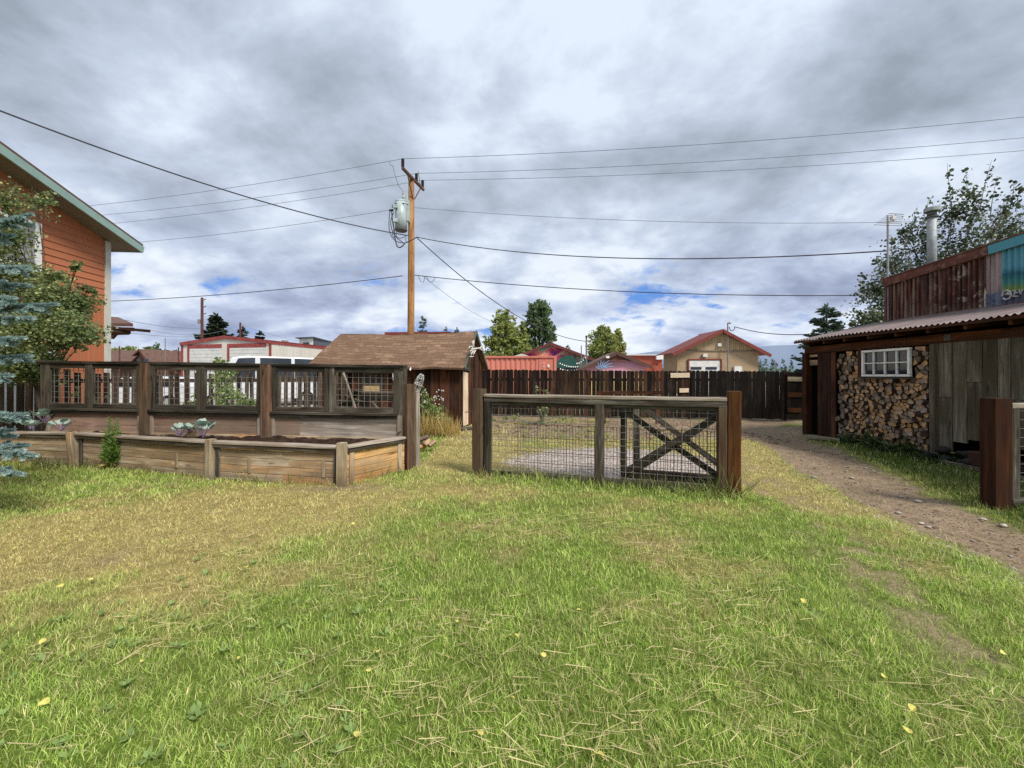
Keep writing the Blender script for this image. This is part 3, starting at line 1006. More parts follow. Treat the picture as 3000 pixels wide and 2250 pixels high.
PF = [V((-10.2, 6.78, 0)), V((-7.23, 6.44, 0)), V((-4.37, 5.65, 0)), V((-2.28, 5.23, 0)), V((-1.70, 6.06, 0))]
SL, SR = V((-8.55, 7.09, 0)), V((-1.76, 6.2, 0))
bed = thing('raised_bed', 'long weathered timber raised garden bed filled with dark soil', 'raised bed', (-5, 6.2, 0))
UPZ = V((0, 0, 1))
for i in range(4):
    a, b = PF[i], PF[i + 1]
    d = (b - a).normalized()
    nrm = V((d.y, -d.x, 0))                     # outward
    mat = W_honey if i == 3 else W_plank
    pan = MB()
    zs = [.0, .105, .215, .325, .43, .475]
    for j in range(len(zs) - 1):
        o_ = nrm * U(-.004, .004)
        zc_ = (zs[j] + zs[j + 1]) / 2 + gh(*((a + b) / 2)[:2]) * .3
        t0 = .0
        while t0 < 1:
            t1 = 1 if (i in (0, 3) or U(0, 1) < .5 or t0 > .5) else U(.4, .7)
            pan.beam(lerp(a, b, t0) + UPZ * zc_ + o_, lerp(a, b, t1) - d * .003 + UPZ * zc_ + o_, .028, zs[j + 1] - zs[j] - .006, ch=.003, jit=.002, seg=4)
            t0 = t1
    pan.build('plank_panel', mat, bed)
    for t, ww in ((.10 / (b - a).length, .07), (1 - .10 / (b - a).length, .07)):
        cl = MB()
        c = lerp(a, b, t) + nrm * .026
        cl.beam(c + UPZ * .02, c + UPZ * .465, ww, .024, nrm, .004, .002)
        cl.build('cleat', W_grey if i != 3 else W_plank, bed)
    for t in (.30, .86):
        if i in (1, 2) :
            c = lerp(a, b, t if i == 2 else t - .1) + nrm * .022
            cl = MB()
            cl.beam(c + UPZ * .11, c + UPZ * .33, .05, .016, nrm, .003)
            cl.build('cleat', W_plank, bed)
    cap = MB()
    e0, e1 = a + d * (.02 if i else 0) , b - d * .02
    cap.beam(e0 + UPZ * .528, e1 + UPZ * .528, .15, .036, ch=.006, jit=.003, seg=6)
    cap.build('cap_board', W_cap, bed)
    rim = MB()
    rim.beam(e0 + nrm * .045 + UPZ * .485, e1 + nrm * .045 + UPZ * .485, .03, .048, ch=.004, jit=.003, seg=5)
    rim.build('rim_board', W_grey, bed)
for i in (1, 2, 3):
    p = PF[i]
    d = (PF[i] - PF[i - 1]).normalized()
    b = MB()
    top = {1: V((-.07, 0, .565)), 2: V((.0, 0, .575)), 3: V((0, 0, .595))}[i]
    q = p + V((d.y, -d.x, 0)) * .045
    b.beam(q + V((0, 0, -.1)), q + top, .105, .105, (d.x, d.y, 0), .008, .003, 4)
    b.build('bed_post', W_plank, bed)
# soil
uu, ww = np.meshgrid(np.linspace(0, 1, 150), np.linspace(0, 1, 26))
def pl(pts, t):
    seg = np.array([(pts[i + 1] - pts[i]).length for i in range(len(pts) - 1)])
    cum = np.concatenate([[0], np.cumsum(seg)]) / seg.sum()
    return np.interp(t, cum, [p.x for p in pts]), np.interp(t, cum, [p.y for p in pts])
fx, fy = pl(PF, uu.ravel())
bx_, by_ = pl([V((-10.2, 7.35, 0)), SL, SR, V((-1.72, 6.15, 0))], uu.ravel())
t = ww.ravel()
sx_, sy_ = fx * (1 - t) + bx_ * t, fy * (1 - t) + by_ * t
sz_ = .41 + .12 * (fbm(sx_, sy_, 2.2, 5, 3) - .35) + .07 * (fbm(sx_, sy_, 11, 6, 3) - .5) + .05 * t
nn = 150
ii = (np.arange(25)[:, None] * nn + np.arange(nn - 1)[None, :]).ravel()
np_mesh('soil', np.stack([sx_, sy_, sz_], 1), np.stack([ii, ii + 1, ii + nn + 1, ii + nn], 1), M_soil, bed, smooth=False)
# back panels of the bed under the screen
sd = (SR - SL).normalized()
sn = V((sd.y, -sd.x, 0))
SP = [SL, lerp(SL, SR, .315), lerp(SL, SR, .655), SR]          # screen posts
def ztop(p): return 1.755 - (p.x - SL.x) / (SR.x - SL.x) * .11
def zbot(p): return .915 - (p.x - SL.x) / (SR.x - SL.x) * .02
for i in range(3):
    a, b = SP[i] + sd * .12, SP[i + 1] - sd * (.12 if i < 2 else .02)
    m = MB()
    m.beam(a + UPZ * .66 + sn * .03, b + UPZ * .655 + sn * .03, .018, .40, seg=1)
    m.build('back_panel', W_ply if i < 2 else W_cap, bed)
    m = MB()
    if i == 2:
        m.beam(a + UPZ * .67 + sn * .042, a + sd * .48 + UPZ * .67 + sn * .042, .006, .36)
        m.build('plywood_patch', W_ply, bed)
        m = MB()
    m.beam(a + UPZ * .455 + sn * .05, b + UPZ * .45 + sn * .05, .03, .09, ch=.004, seg=3, jit=.003)
    m.build('base_board', W_plank, bed)
    for e in (a, b):
        m = MB()
        m.beam(e + UPZ * .4 + sn * .055, e + UPZ * .86 + sn * .055, .075, .03, tuple(sn), .004)
        m.build('cleat', W_cap, bed)

scr = thing('mesh_screen', 'dark timber screen with square wire mesh panes above the raised bed', 'screen fence', (-5, 6.7, 0))
for i, p in enumerate(SP):
    b = MB()
    if i in (1, 2):
        b.beam(p + sn * .02, p + sn * .02 + UPZ * ztop(p), .215, .20, tuple(sn), .05, .004, 6)
        b.build('screen_post', W_post, scr)
    elif i == 0:
        b.beam(p, p + UPZ * (ztop(p) - .03), .12, .12, tuple(sn), .01, .003, 3)
        b.build('screen_post', W_black, scr)
    else:
        b.beam(p + UPZ * .85, p + UPZ * (ztop(p) - .04), .12, .10, tuple(sn), .008, .003, 3)
        b.build('screen_post', W_grey, scr)
b = MB()
b.beam(SL - sd * .15 + UPZ * (ztop(SL) - .005), SR + sd * .05 + UPZ * (ztop(SR) - .005), .16, .05, ch=.008, jit=.004, seg=14)
b.build('top_rail', W_black, scr)
for i in range(3):
    a, b_ = SP[i] + sd * (.11 if i else .06), SP[i + 1] - sd * (.11 if i < 2 else .05)
    za, zb_ = ztop(a), ztop(b_)
    ya, yb = zbot(a), zbot(b_)
    m = MB()
    m.beam(a + UPZ * (za - .07) + sn * .03, b_ + UPZ * (zb_ - .07) + sn * .03, .04, .085, ch=.005, jit=.003, seg=4)
    m.build('head_rail', W_black, scr)
    m = MB()
    m.beam(a + UPZ * (ya - .02) + sn * .05, b_ + UPZ * (yb - .02) + sn * .05, .14, .045, ch=.006, jit=.003, seg=5)
    m.beam(a + UPZ * (ya - .07) + sn * .07, b_ + UPZ * (yb - .07) + sn * .07, .035, .05, ch=.005, jit=.003, seg=5)
    m.build('ledge_board', W_black if i < 2 else W_grey, scr)
    m = MB()
    m.beam(a + UPZ * (ya + .04) + sn * .03, b_ + UPZ * (yb + .04) + sn * .03, .04, .075, ch=.005, jit=.003, seg=4)
    m.build('sill_rail', W_black if i < 2 else W_grey, scr)
    mid = lerp(a, b_, .46)
    for c, ww_, mt in ((a + sd * .03, .085, W_black), (mid - sd * .04, .075, W_black), (mid + sd * .05, .085, W_grey), (b_ - sd * .03, .085, W_black)):
        m = MB()
        m.beam(c + UPZ * (zbot(c) + .005) + sn * .035, c + UPZ * (ztop(c) - .03) + sn * .035, ww_, .05, tuple(sn), .005, .003, 3)
        m.build('stile', mt, scr)
    m = MB()
    L = (b_ - a).length
    k = int(L / .1)
    for j in range(1, k):
        c = lerp(a, b_, j / k)
        m.beam(c + UPZ * (zbot(c) + .06), c + UPZ * (ztop(c) - .1), .006, .006, rnd=.5)
    for j in range(8):
        z0 = .10 + j * .1
        m.beam(a + UPZ * (ya + z0 - .01), b_ + UPZ * (yb + z0 * .95 - .01), .006, .006, rnd=.5)
    m.build('wire_mesh', M_wire, scr)
m = MB()
m.tube([SR + sn * .08 + UPZ * .63 + sd * .0, SR + sn * .12 + UPZ * .63], .02, 8)
m.build('latch_knob', M_wire, scr)

# ------------------------------------------------------------------ square posts of the wire fence
def post(name, label, x, y, h, wdt, rz, mat, group=None):
    b = MB()
    d = V((math.cos(rz), math.sin(rz), 0))
    b.beam((x, y, -.15), (x + U(-.01, .01), y, h), wdt, wdt, tuple(d), .012, .003, 6)
    o = b.build(name, mat, None)
    return tag(o, label, 'fence post', group)


post('gate_post', 'square brown post with a rust red side at the end of the raised bed', -1.66, 6.20, 1.36, .165, math.radians(52), W_post)
post('thin_post', 'thin pale grey post close behind the post at the end of the raised bed', -1.555, 6.36, 1.22, .075, math.radians(20), W_cap)

wf = thing('wire_panel_fence', 'free-standing fence panel of grey timber and square wire mesh between brown posts', 'fence panel', (1.1, 5.3, 0))
A0, A1 = V((-.49, 5.78, 0)), V((2.755, 4.79, 0))
fd = (A1 - A0).normalized()
fnm = V((fd.y, -fd.x, 0))
for p, mt, h, wd in ((A0, W_post, 1.30, .165), (A1, W_red, 1.305, .15)):
    b = MB()
    b.beam(p - UPZ * .15, p + UPZ * h, wd, wd, tuple(fd + fnm * .15), .012, .003, 6)
    b.build('post', mt, wf)
a, b_ = A0 + fd * .10, A1 - fd * .09
m = MB()
m.beam(a + UPZ * 1.205, b_ + UPZ * 1.20, .145, .042, ch=.006, jit=.004, seg=10)
m.build('top_rail', W_cap, wf)
m = MB()
m.beam(a + UPZ * 1.145 + fnm * .04, b_ + UPZ * 1.14 + fnm * .04, .045, .07, ch=.005, jit=.004, seg=10)
m.beam(a + fd * .06 + UPZ * 1.085, b_ - fd * .06 + UPZ * 1.08, .045, .05, ch=.005, jit=.003, seg=8)
m.build('under_rail', W_grey, wf)
m = MB()
m.beam(a + UPZ * .055, b_ + UPZ * .05, .05, .085, ch=.006, jit=.004, seg=10)
m.build('bottom_rail', W_black, wf)
for p, w_, mt, nm in ((lerp(A0, A1, .52), .125, W_grey, 'middle_post'), (a + fd * .045, .09, W_black, 'stile'), (b_ - fd * .045, .1, W_post, 'stile')):
    m = MB()
    m.beam(p + fnm * .015, p + fnm * .015 + UPZ * 1.12, w_, .09, tuple(fnm), .008, .003, 5)
    m.build(nm, mt, wf)
m = MB()
L = (b_ - a).length
k = int(L / .1)
for j in range(1, k):
    c = lerp(a, b_, j / k) - fnm * .02
    m.beam(c + UPZ * .09, c + UPZ * 1.07, .0062, .0062, rnd=.5)
for z0 in (.12, .2, .28, .37, .46, .55, .64, .73, .82, .92, 1.02):
    m.beam(a - fnm * .02 + UPZ * z0, b_ - fnm * .02 + UPZ * z0, .0062, .0062, rnd=.5)
m.build('wire_mesh', M_wire, wf)
m = MB()
a2 = lerp(A0, A1, .16) - fnm * .045
k = int((b_ - a2).length / .042)
for j in range(k + 1):
    c = lerp(a2, b_, j / k)
    t = U(-.004, .004)
    m.beam(c + UPZ * .08 + fd * t, c + UPZ * (.80 + U(-.004, .004)), .0055, .0055, rnd=U(0, 1))
for z0 in (.1, .24, .40, .60, .79):
    m.beam(a2 + UPZ * z0, b_ + UPZ * z0, .006, .006, rnd=.4)
m.build('fine_wire_mesh', M_rusty, wf)
m = MB()
m.tube([A0 - fnm * .0 - fd * .08 + UPZ * .97, A0 - fd * .24 + UPZ * .94 - fnm * .02], .008, 6)
m.build('latch_bolt', M_wire, wf)


def brace_gate(label, offs, x0, x1, mat, hz):
    """two-stile gate with an X brace, standing just behind the wire fence panel"""
    g_ = thing('brace_gate', label, 'gate', (x0, fence_y(x0) + offs, 0), 'braced gates behind the wire fence')
    p = V((x0, fence_y(x0) + offs, 0))
    q = V((x1, fence_y(x1) + offs, 0))
    dd = (q - p).normalized()
    for e in (p, q):
        m = MB()
        m.beam(e + UPZ * .06, e + UPZ * hz, .085, .05, tuple(fnm), .006, .003, 4)
        m.build('stile', mat, g_)
    for z0, nm in ((hz - .02, 'top_rail'), (.12, 'bottom_rail')):
        m = MB()
        m.beam(p + UPZ * z0 + dd * .04, q + UPZ * z0 - dd * .04, .05, .075, ch=.006, jit=.003, seg=4)
        m.build(nm, mat, g_)
    for (za, zb_, o_) in ((.17, hz - .1, .03), (hz - .1, .17, -.03)):
        m = MB()
        m.beam(p + UPZ * za + fnm * o_ + dd * .02, q + UPZ * zb_ + fnm * o_ - dd * .02, .045, .078, ch=.006, jit=.003, seg=5)
        m.build('brace', mat, g_)
    return g_


brace_gate('dark X-braced timber gate standing close behind the wire fence panel', .20, 1.55, 2.72, W_black, 1.10)
brace_gate('paler grey X-braced timber gate, the one farther behind the wire fence panel', .44, 1.78, 2.98, W_grey, 1.19)

# fence and post beside the track on the far side
post('gate_post', 'tall maroon square post standing beside the dirt track near the grey boards', 5.46, 4.35, 1.245, .175, math.radians(80), W_maroon)
sf = thing('wire_gate', 'grey framed wire gate hanging beside the maroon post', 'gate', (6.0, 4.3, 0))
g0, g1 = V((5.64, 4.34, 0)), V((6.85, 4.5, 0))
gd = (g1 - g0).normalized()
for e in (g0, g1):
    m = MB()
    m.beam(e + UPZ * .05, e + UPZ * 1.14, .10, .05, (0, 1, 0), .006, .003, 3)
    m.build('stile', W_grey, sf)
for z0, nm in ((1.16, 'top_rail'), (.09, 'bottom_rail')):
    m = MB()
    m.beam(g0 + UPZ * z0 - gd * .05, g1 + UPZ * z0, .06, .06, ch=.006, jit=.003, seg=3)
    m.build(nm, W_cap if z0 > 1 else W_grey, sf)
m = MB()
for j in range(1, 14):
    c = lerp(g0, g1, j / 14)
    m.beam(c + UPZ * .1, c + UPZ * 1.13, .004, .004)
for j in range(1, 11):
    m.beam(g0 + UPZ * (.1 + j * .1), g1 + UPZ * (.1 + j * .1), .004, .004)
m.build('wire_mesh', M_wire, sf)


# ------------------------------------------------------------------ board fences
def picket_prism(mb, p, d, wdt, z0, z1, th, ear, lean=0.0):
    nrm = V((d.y, -d.x, 0))
    a, b = p - d * (wdt / 2), p + d * (wdt / 2)
    le = d * lean
    if ear == 'round':
        pts = [a + UPZ * z0, b + UPZ * z0, b + UPZ * (z1 - .03) + le, lerp(a, b, .78) + UPZ * (z1 - .006) + le, lerp(a, b, .5) + UPZ * z1 + le, lerp(a, b, .22) + UPZ * (z1 - .006) + le, a + UPZ * (z1 - .03) + le]
    else:
        pts = [a + UPZ * z0, b + UPZ * z0, b + UPZ * z1 + le, a + UPZ * (z1 + U(-.01, .01)) + le]
    mb.prism(pts, nrm * th, axis=(0, 0, 1))


bf = thing('board_fence', 'tall dark brown board fence with rounded tops across the back of the yard', 'fence', (4, 13.5, 0))
B0, B1 = V((-1.9, 14.55, 0)), V((10.2, 12.6, 0))
bd = (B1 - B0).normalized()
bn = V((bd.y, -bd.x, 0))
Lb = (B1 - B0).length
Xg = ((6.125 - B0.x) / bd.x)
secs = [(0, Xg * .33), (Xg * .33, Xg * .67), (Xg * .67, Xg - .05), (Xg + .03, Xg + 1.66), (Xg + 1.68, Xg + 2.95), (Xg + 3.0, Lb)]
for si, (s0, s1) in enumerate(secs):
    m = MB()
    s = s0
    while s < s1 - .05:
        wd = .138
        p = B0 + bd * (s + wd / 2)
        zt = 1.735 - .125 * (s / Lb) + U(-.012, .012) + (.0 if si not in (3, 4) else .015)
        z0 = .03 + U(0, .03) - .0 * s
        gap = (U(.0, .004) if U(0, 1) < .84 else U(.005, .011)) if si < 3 else U(.0, .002)
        picket_prism(m, p + bn * U(-.003, .003), bd, wd - .004, z0, zt, .019, 'round', U(-.012, .012))
        s += wd + gap
    m.build('board_panel', W_fence if si < 3 else W_gateboard, bf)
    m = MB()
    for z0 in (.35, 1.35):
        m.beam(B0 + bd * s0 - bn * .03 + UPZ * z0, B0 + bd * s1 - bn * .03 + UPZ * z0, .04, .09)
    m.build('rail', W_fence, bf)
for s in (0, Xg * .33, Xg * .67, Xg, Xg + 2.98):
    m = MB()
    p = B0 + bd * s - bn * .09
    m.beam(p, p + UPZ * (1.68), .1, .1, tuple(bn))
    m.build('fence_post', W_fence, bf)
for (s, ww_, z0, hh) in ((Xg - .34, .62, 1.50, .18), (Xg - .21, .30, .98, .16)):
    m = MB()
    m.beam(B0 + bd * (s - ww_ / 2) + bn * .035 + UPZ * z0, B0 + bd * (s + ww_ / 2) + bn * .035 + UPZ * (z0 + .01), .03, hh * .9, ch=.004)
    m.build('patch_board', W_blond, bf)
for (z0, ww_) in ((1.38, .42), (.86, .62), (.36, .40)):
    m = MB()
    s = Xg + 3.02
    m.beam(B0 + bd * s + bn * .045 + UPZ * z0, B0 + bd * (s + ww_) + bn * .045 + UPZ * z0, .03, .15, ch=.004)
    m.build('hinge_board', W_beam if z0 < 1 else W_plank, bf)
# loose rails lying along the fence
pl_ = MB()
pl_.beam(at(1750, 1151, 12.2), at(1942, 1150, 11.6), .08, .10, ch=.006)
pl_.beam(at(1752, 1170, 12.2), at(1752, 1170, 12.2) * V((1, 1, 0)), .09, .09, (0, 1, 0)) if False else None
for px in (1770, 1925):
    p = at(px, 1155, 12.0)
    pl_.beam((p.x, p.y, 0), (p.x, p.y, p.z), .08, .08, (0, 1, 0), .006)
tag(pl_.build('rail_stand', W_shed, None), 'long dark rail on two short legs in front of the board fence', 'rail')

# picket fence behind the raised bed
pf = thing('picket_fence', 'rough grey-brown picket fence with wide gaps running behind the raised bed', 'fence', (-8, 9.3, 0))
for (q0, q1, wd, gp) in ((V((-11.4, 8.3, 0)), V((-8.3, 8.75, 0)), .125, .055), (V((-8.2, 8.8, 0)), V((-5.3, 9.9, 0)), .085, .066), (V((-5.25, 9.95, 0)), V((-4.55, 10.6, 0)), .085, .05)):
    d = (q1 - q0).normalized()
    nrm = V((d.y, -d.x, 0))
    L = (q1 - q0).length
    m = MB()
    s = 0
    while s < L:
        p = q0 + d * s
        picket_prism(m, p, d, wd * U(.85, 1.12), .08 + U(0, .04), 1.62 + U(-.09, .05), .02, 'flat', U(-.03, .03))
        s += wd + gp * U(.6, 1.4)
    m.build('picket_panel', W_picket, pf)
    for z0 in (.45, 1.38):
        m = MB()
        m.beam(q0 - nrm * .035 + UPZ * z0, q1 - nrm * .035 + UPZ * z0, .04, .09)
        m.build('rail', W_picket, pf)
    for e in (q0, q1):
        m = MB()
        m.beam(e - nrm * .1, e - nrm * .1 + UPZ * 1.5, .1, .1, tuple(nrm))
        m.build('fence_post', W_picket, pf)

# ------------------------------------------------------------------ low dark shed with a shingle roof
shed = thing('garden_shed', 'low dark board shed with a sagging brown shingle roof', 'shed', (-3.2, 11.6, 0))
eL, eR = V((-5.75, 10.9, 1.83)), V((-1.27, 10.22, 1.705))
rL, rR = V((-5.35, 12.05, 2.80)), V((-1.10, 11.72, 2.845))
kL, kR = V((-5.2, 13.3, 1.8)), V((-.845, 13.2, 1.76))
def roof_slab(mb, e0, e1, r0, r1, nu=24, nv=10, th=.05, sag=.06):
    vs, ls = [], []
    w_ = (e1 - e0).length
    h_ = (r0 - e0).length
    for sgn in (0, 1):
        for i in range(nu + 1):
            for j in range(nv + 1):
                u, v_ = i / nu, j / nv
                p = lerp(lerp(e0, e1, u), lerp(r0, r1, u), v_)
                s_ = -sag * math.sin(math.pi * u) * (.5 + .5 * v_) + .012 * math.sin(u * 17 + v_ * 4) + .008 * math.sin(u * 41 + 2 * v_) + random.uniform(-.003, .003)
                vs.append(p + UPZ * (s_ - th * sgn))
                ls.append((u * w_, v_ * h_, 0))
    n = (nu + 1) * (nv + 1)
    fs = []
    for i in range(nu):
        for j in range(nv):
            a_ = i * (nv + 1) + j
            q = (a_, a_ + nv + 1, a_ + nv + 2, a_ + 1)
            fs.append(q)
            fs.append(tuple(x + n for x in q[::-1]))
    for i in range(nu):
        a_ = i * (nv + 1)
        fs.append((a_, a_ + n, a_ + nv + 1 + n, a_ + nv + 1))
    for j in range(nv):
        a_ = nu * (nv + 1) + j
        fs.append((a_, a_ + n, a_ + 1 + n, a_ + 1))
        fs.append((j, j + 1, j + 1 + n, j + n))
    mb.add(vs, fs, ls)
m = MB()
roof_slab(m, eL, eR, rL, rR)
roof_slab(m, kL, kR, rL, rR, 8, 4, .05, .05)
m.build('roof', M_shingle, shed)
# walls: front, gable, back, far gable, board by board
W0, W1, W2 = V((-1.46, 10.5, 0)), V((-1.0, 13.0, 0)), V((-5.4, 13.15, 0))
W3 = V((-5.6, 11.1, 0))
def board_wall(mb, a, b, ztopf, wd=.155, skip=None):
    d = (b - a).normalized()
    nrm = V((d.y, -d.x, 0))
    L = (b - a).length
    s = 0
    while s < L - .01:
        w_ = min(wd * U(.75, 1.2), L - s)
        p, q = a + d * s, a + d * (s + w_ - .006)
        o_ = nrm * U(0, .02)
        ta, tb = ztopf(s / L), ztopf((s + w_) / L)
        if skip is None or not (skip[0] < s + w_ / 2 < skip[1]):
            mb.prism([p + o_ + UPZ * .02, q + o_ + UPZ * .02, q + o_ + UPZ * tb, p + o_ + UPZ * ta], -nrm * .025, axis=(0, 0, 1))
        elif len(skip) > 2:
            mb.prism([p + o_ + UPZ * skip[2], q + o_ + UPZ * skip[2], q + o_ + UPZ * tb, p + o_ + UPZ * ta], -nrm * .025, axis=(0, 0, 1))
        s += w_
    return d, nrm
m = MB()
board_wall(m, W3, W0, lambda t: 1.9 - t * .1)
m.build('front_wall', W_shed, shed)
gz_ = lambda t: 1.84 + (2.72 - 1.84) * (1 - abs(t - .5) * 2)
m = MB()
board_wall(m, W0, W1, gz_, skip=(.28, .98, 1.66))
m.build('gable_wall', W_shed, shed)
m = MB()
board_wall(m, W1, W2, lambda t: 1.85)
board_wall(m, W2, W3, gz_)
m.build('back_wall', W_shed, shed)
gd_ = (W1 - W0).normalized()
gn_ = V((gd_.y, -gd_.x, 0))
m = MB()
p, q = W0 + gd_ * .34, W0 + gd_ * .92
m.prism([p + UPZ * .06, q + UPZ * .06, q + UPZ * 1.58, p + UPZ * 1.62], -gn_ * .03, axis=(0, 0, 1))
m.build('door', W_blond, shed)
m = MB()
m.beam(W0 + gd_ * .22 + gn_ * .02 + UPZ * 1.70, W0 + gd_ * 1.0 + gn_ * .02 + UPZ * 1.70, .04, .13, ch=.006)
m.build('door_lintel', W_grey, shed)
m = MB()
for s_ in (.29, .97):
    m.beam(W0 + gd_ * s_ + gn_ * .02 + UPZ * .03, W0 + gd_ * s_ + gn_ * .02 + UPZ * 1.63, .07, .03, tuple(gn_), .004)
m.build('door_frame', W_shed, shed)
M_bargeboard = plain('sage_green_bargeboard', lin(96, 104, 90), .2, .8, 4, dirt=lin(70, 66, 56))
M_whiteboard = plain('worn_white_board', lin(196, 184, 172), .12, .8, 6)
m = MB()
o_ = gn_ * .02
m.beam(eR + o_ - UPZ * .03, rR + o_ - UPZ * .02, .03, .11, ch=.004)
m.beam(rR + o_ - UPZ * .02, kR + o_ - UPZ * .03, .03, .11, ch=.004)
m.build('bargeboard', M_bargeboard, shed)
m = MB()
m.beam(lerp(eR, rR, .38) + gn_ * .045 - UPZ * .03, lerp(eR, rR, .72) + gn_ * .045 - UPZ * .03, .02, .10, ch=.003)
m.build('bargeboard_patch', M_whiteboard, shed)
# window in the front wall
fd_ = (W0 - W3).normalized()
fn_ = V((fd_.y, -fd_.x, 0))
sw = fd_.dot(at(1080, 1120, 10.65) - W3)
m = MB()
for s_ in (-.27, .27):
    m.beam(W3 + fd_ * (sw + s_) + fn_ * .04 + UPZ * 1.0, W3 + fd_ * (sw + s_) + fn_ * .04 + UPZ * 1.55, .05, .03, tuple(fn_))
for z0 in (1.0, 1.26, 1.55):
    m.beam(W3 + fd_ * (sw - .27) + fn_ * .042 + UPZ * z0, W3 + fd_ * (sw + .27) + fn_ * .042 + UPZ * z0, .03, .05)
wn = m.build('window', W_grey, shed)
m = MB()
m.beam(W3 + fd_ * (sw - .25) + fn_ * .03 + UPZ * 1.40, W3 + fd_ * (sw + .25) + fn_ * .03 + UPZ * 1.40, .01, .26)
m.build('pane', M_glass, wn)
m = MB()
m.beam(W3 + fd_ * (sw - .25) + fn_ * .034 + UPZ * 1.125, W3 + fd_ * (sw + .25) + fn_ * .034 + UPZ * 1.125, .012, .23)
m.build('strand_board_panel', M_osb, wn)
m = MB()
c = at(1203, 1078, 10.35)
m.tube([c, c + V((0, -.03, -.03)), c + V((0, -.06, -.07))], .02, 8)
m.build('eave_lamp', M_white, shed)

# antlers hung on the gable
def zc(pxs, D):
    return [at(x_, y_, D) for (x_, y_) in pxs]
ZA = lambda x_, y_: (1120 + x_ / 5.027, 970 + y_ / 5.027)
an = MB()
Dg = 11.35
def gpt(x_, y_, off=.10):
    px, py = ZA(x_, y_)
    # intersect the pixel ray with a plane parallel to the gable
    k = (px - CX) / F
    # X = k*Y ; line W0 + gd_*t + gn_*off
    P0 = W0 + gn_ * off
    Y = (P0.x - gd_.x / gd_.y * P0.y) / (k - gd_.x / gd_.y)
    return V((k * Y, Y, H + (CY - py) / F * Y))
for path, r in (([(1310, 265), (1350, 262), (1395, 255), (1440, 250), (1475, 215)], .022), ([(1430, 255), (1470, 280), (1505, 300)], .016), ([(1365, 262), (1362, 300), (1340, 345), (1345, 360)], .016),
                ([(1340, 270), (1335, 300), (1312, 335), (1308, 360)], .016), ([(1325, 262), (1310, 230), (1290, 225), (1272, 255)], .014), ([(1330, 275), (1310, 285), (1290, 295)], .012),
                ([(1350, 150), (1325, 165), (1322, 195), (1340, 222), (1360, 225)], .016), ([(1292, 377), (1345, 376)], .014), ([(1370, 262), (1375, 285), (1365, 305)], .012)):
    an.tube([gpt(x_, y_, .34 + .02 * math.sin(i)) for i, (x_, y_) in enumerate(path)], r * 1.35, 6, r * .9)
tag(an.build('antler', M_bone, None, True), 'bleached white antlers hung under the peak of the dark shed gable', 'antlers')

# white wire frames poking up behind the end post
def wire_cage(name, label, p, q, r, n):
    p, q = V(p), V(q)
    ax = (q - p).normalized()
    sd_ = ax.cross(V((0, 1, 0))).normalized()
    up_ = sd_.cross(ax)
    b = MB()
    rings = []
    for i in range(n):
        t = i / (n - 1)
        rr = r * (.85 + .3 * math.sin(t * 3.1)) * (1 if t < .9 else .7)
        rings.append([p + (q - p) * t + (sd_ * math.cos(a_) + up_ * math.sin(a_)) * rr for a_ in [k * math.pi / 3 for k in range(6)]])
        if i % 2 == 0 or t > .8: b.tube(rings[-1] + [rings[-1][0]], .0045, 4)
    for k in range(6):
        b.tube([rg[k] for rg in rings], .0045, 4)
        if k % 3 == 0: b.tube([rings[i][(k + i) % 6] for i in range(0, n)], .0035, 4)
    return tag(b.build(name, M_white, None), label, 'wire frame')
wire_cage('wire_cage', 'leaning white wire cage poking above the thin pale post', at(1212, 1160, 8.6), at(1236, 1098, 8.5), .075, 8)
wire_cage('wire_cage', 'smaller white wire cage seen through the last mesh pane before the end post', at(1164, 1128, 8.6), at(1154, 1092, 8.6), .05, 6)

# salvaged grey timber behind the screen: a bench and loose boards
bench = thing('timber_bench', 'weathered grey timber bench behind the last pane of the mesh screen', 'bench', (-3.2, 8.4, 0))
m = MB(); m.beam(at(1048, 1150, 8.3), at(1178, 1152, 8.2), .45, .05, ch=.006); m.build('bench_top', W_grey, bench)
m = MB(); m.beam(at(1052, 1164, 8.1), at(1176, 1166, 8.0), .04, .10, ch=.005); m.build('apron', W_black, bench)
for px, D in ((1064, 8.25), (1168, 8.15), (1070, 8.6)):
    p = at(px, 1155, D)
    m = MB(); m.beam((p.x, p.y, 0), (p.x, p.y, p.z - .03), .13, .09, (0, 1, 0), .006); m.build('leg', W_grey, bench)
for (x0, y0, x1, y1, D, w_, lab) in ((1006, 1090, 1044, 1202, 7.9, .035, 'long thin pale stick leaning behind the third screen section'), (1004, 1150, 1026, 1166, 8.0, .07, 'short grey board tilted beside the long thin stick'), (1003, 1186, 1052, 1172, 8.1, .20, 'wide grey board lying on the heap beside the bench'),
                                     (1022, 1166, 1052, 1146, 8.0, .16, 'pale curled board sticking up beside the timber bench'), (1004, 1176, 1040, 1180, 8.3, .18, 'dark board at the back of the heap beside the bench'), (1006, 1194, 1030, 1204, 7.9, .09, 'narrow board at the foot of the heap beside the bench'), (1090, 1178, 1112, 1204, 7.95, .06, 'slanting grey board propped under the timber bench')):
    b = MB()
    P, Q = at(x0, y0, D), at(x1, y1, D - .3)
    b.beam(P, Q, w_, .03, (0, .4, 1), .004, .003, 3)
    tag(b.build('loose_board', W_grey if w_ > .05 else W_cap, None), lab, 'board', 'salvaged boards by the bench')
hp = MB()
for i in range(16):
    p = at(1000 + U(0, 55), 1215, 8.3 + U(-.3, .3))
    z0 = U(.05, .62)
    a_ = U(0, 3)
    hp.beam((p.x - math.cos(a_) * .3, p.y - math.sin(a_) * .2, z0), (p.x + math.cos(a_) * .3, p.y + math.sin(a_) * .2, z0 + U(-.1, .1)), U(.06, .16), .03, ch=.004)
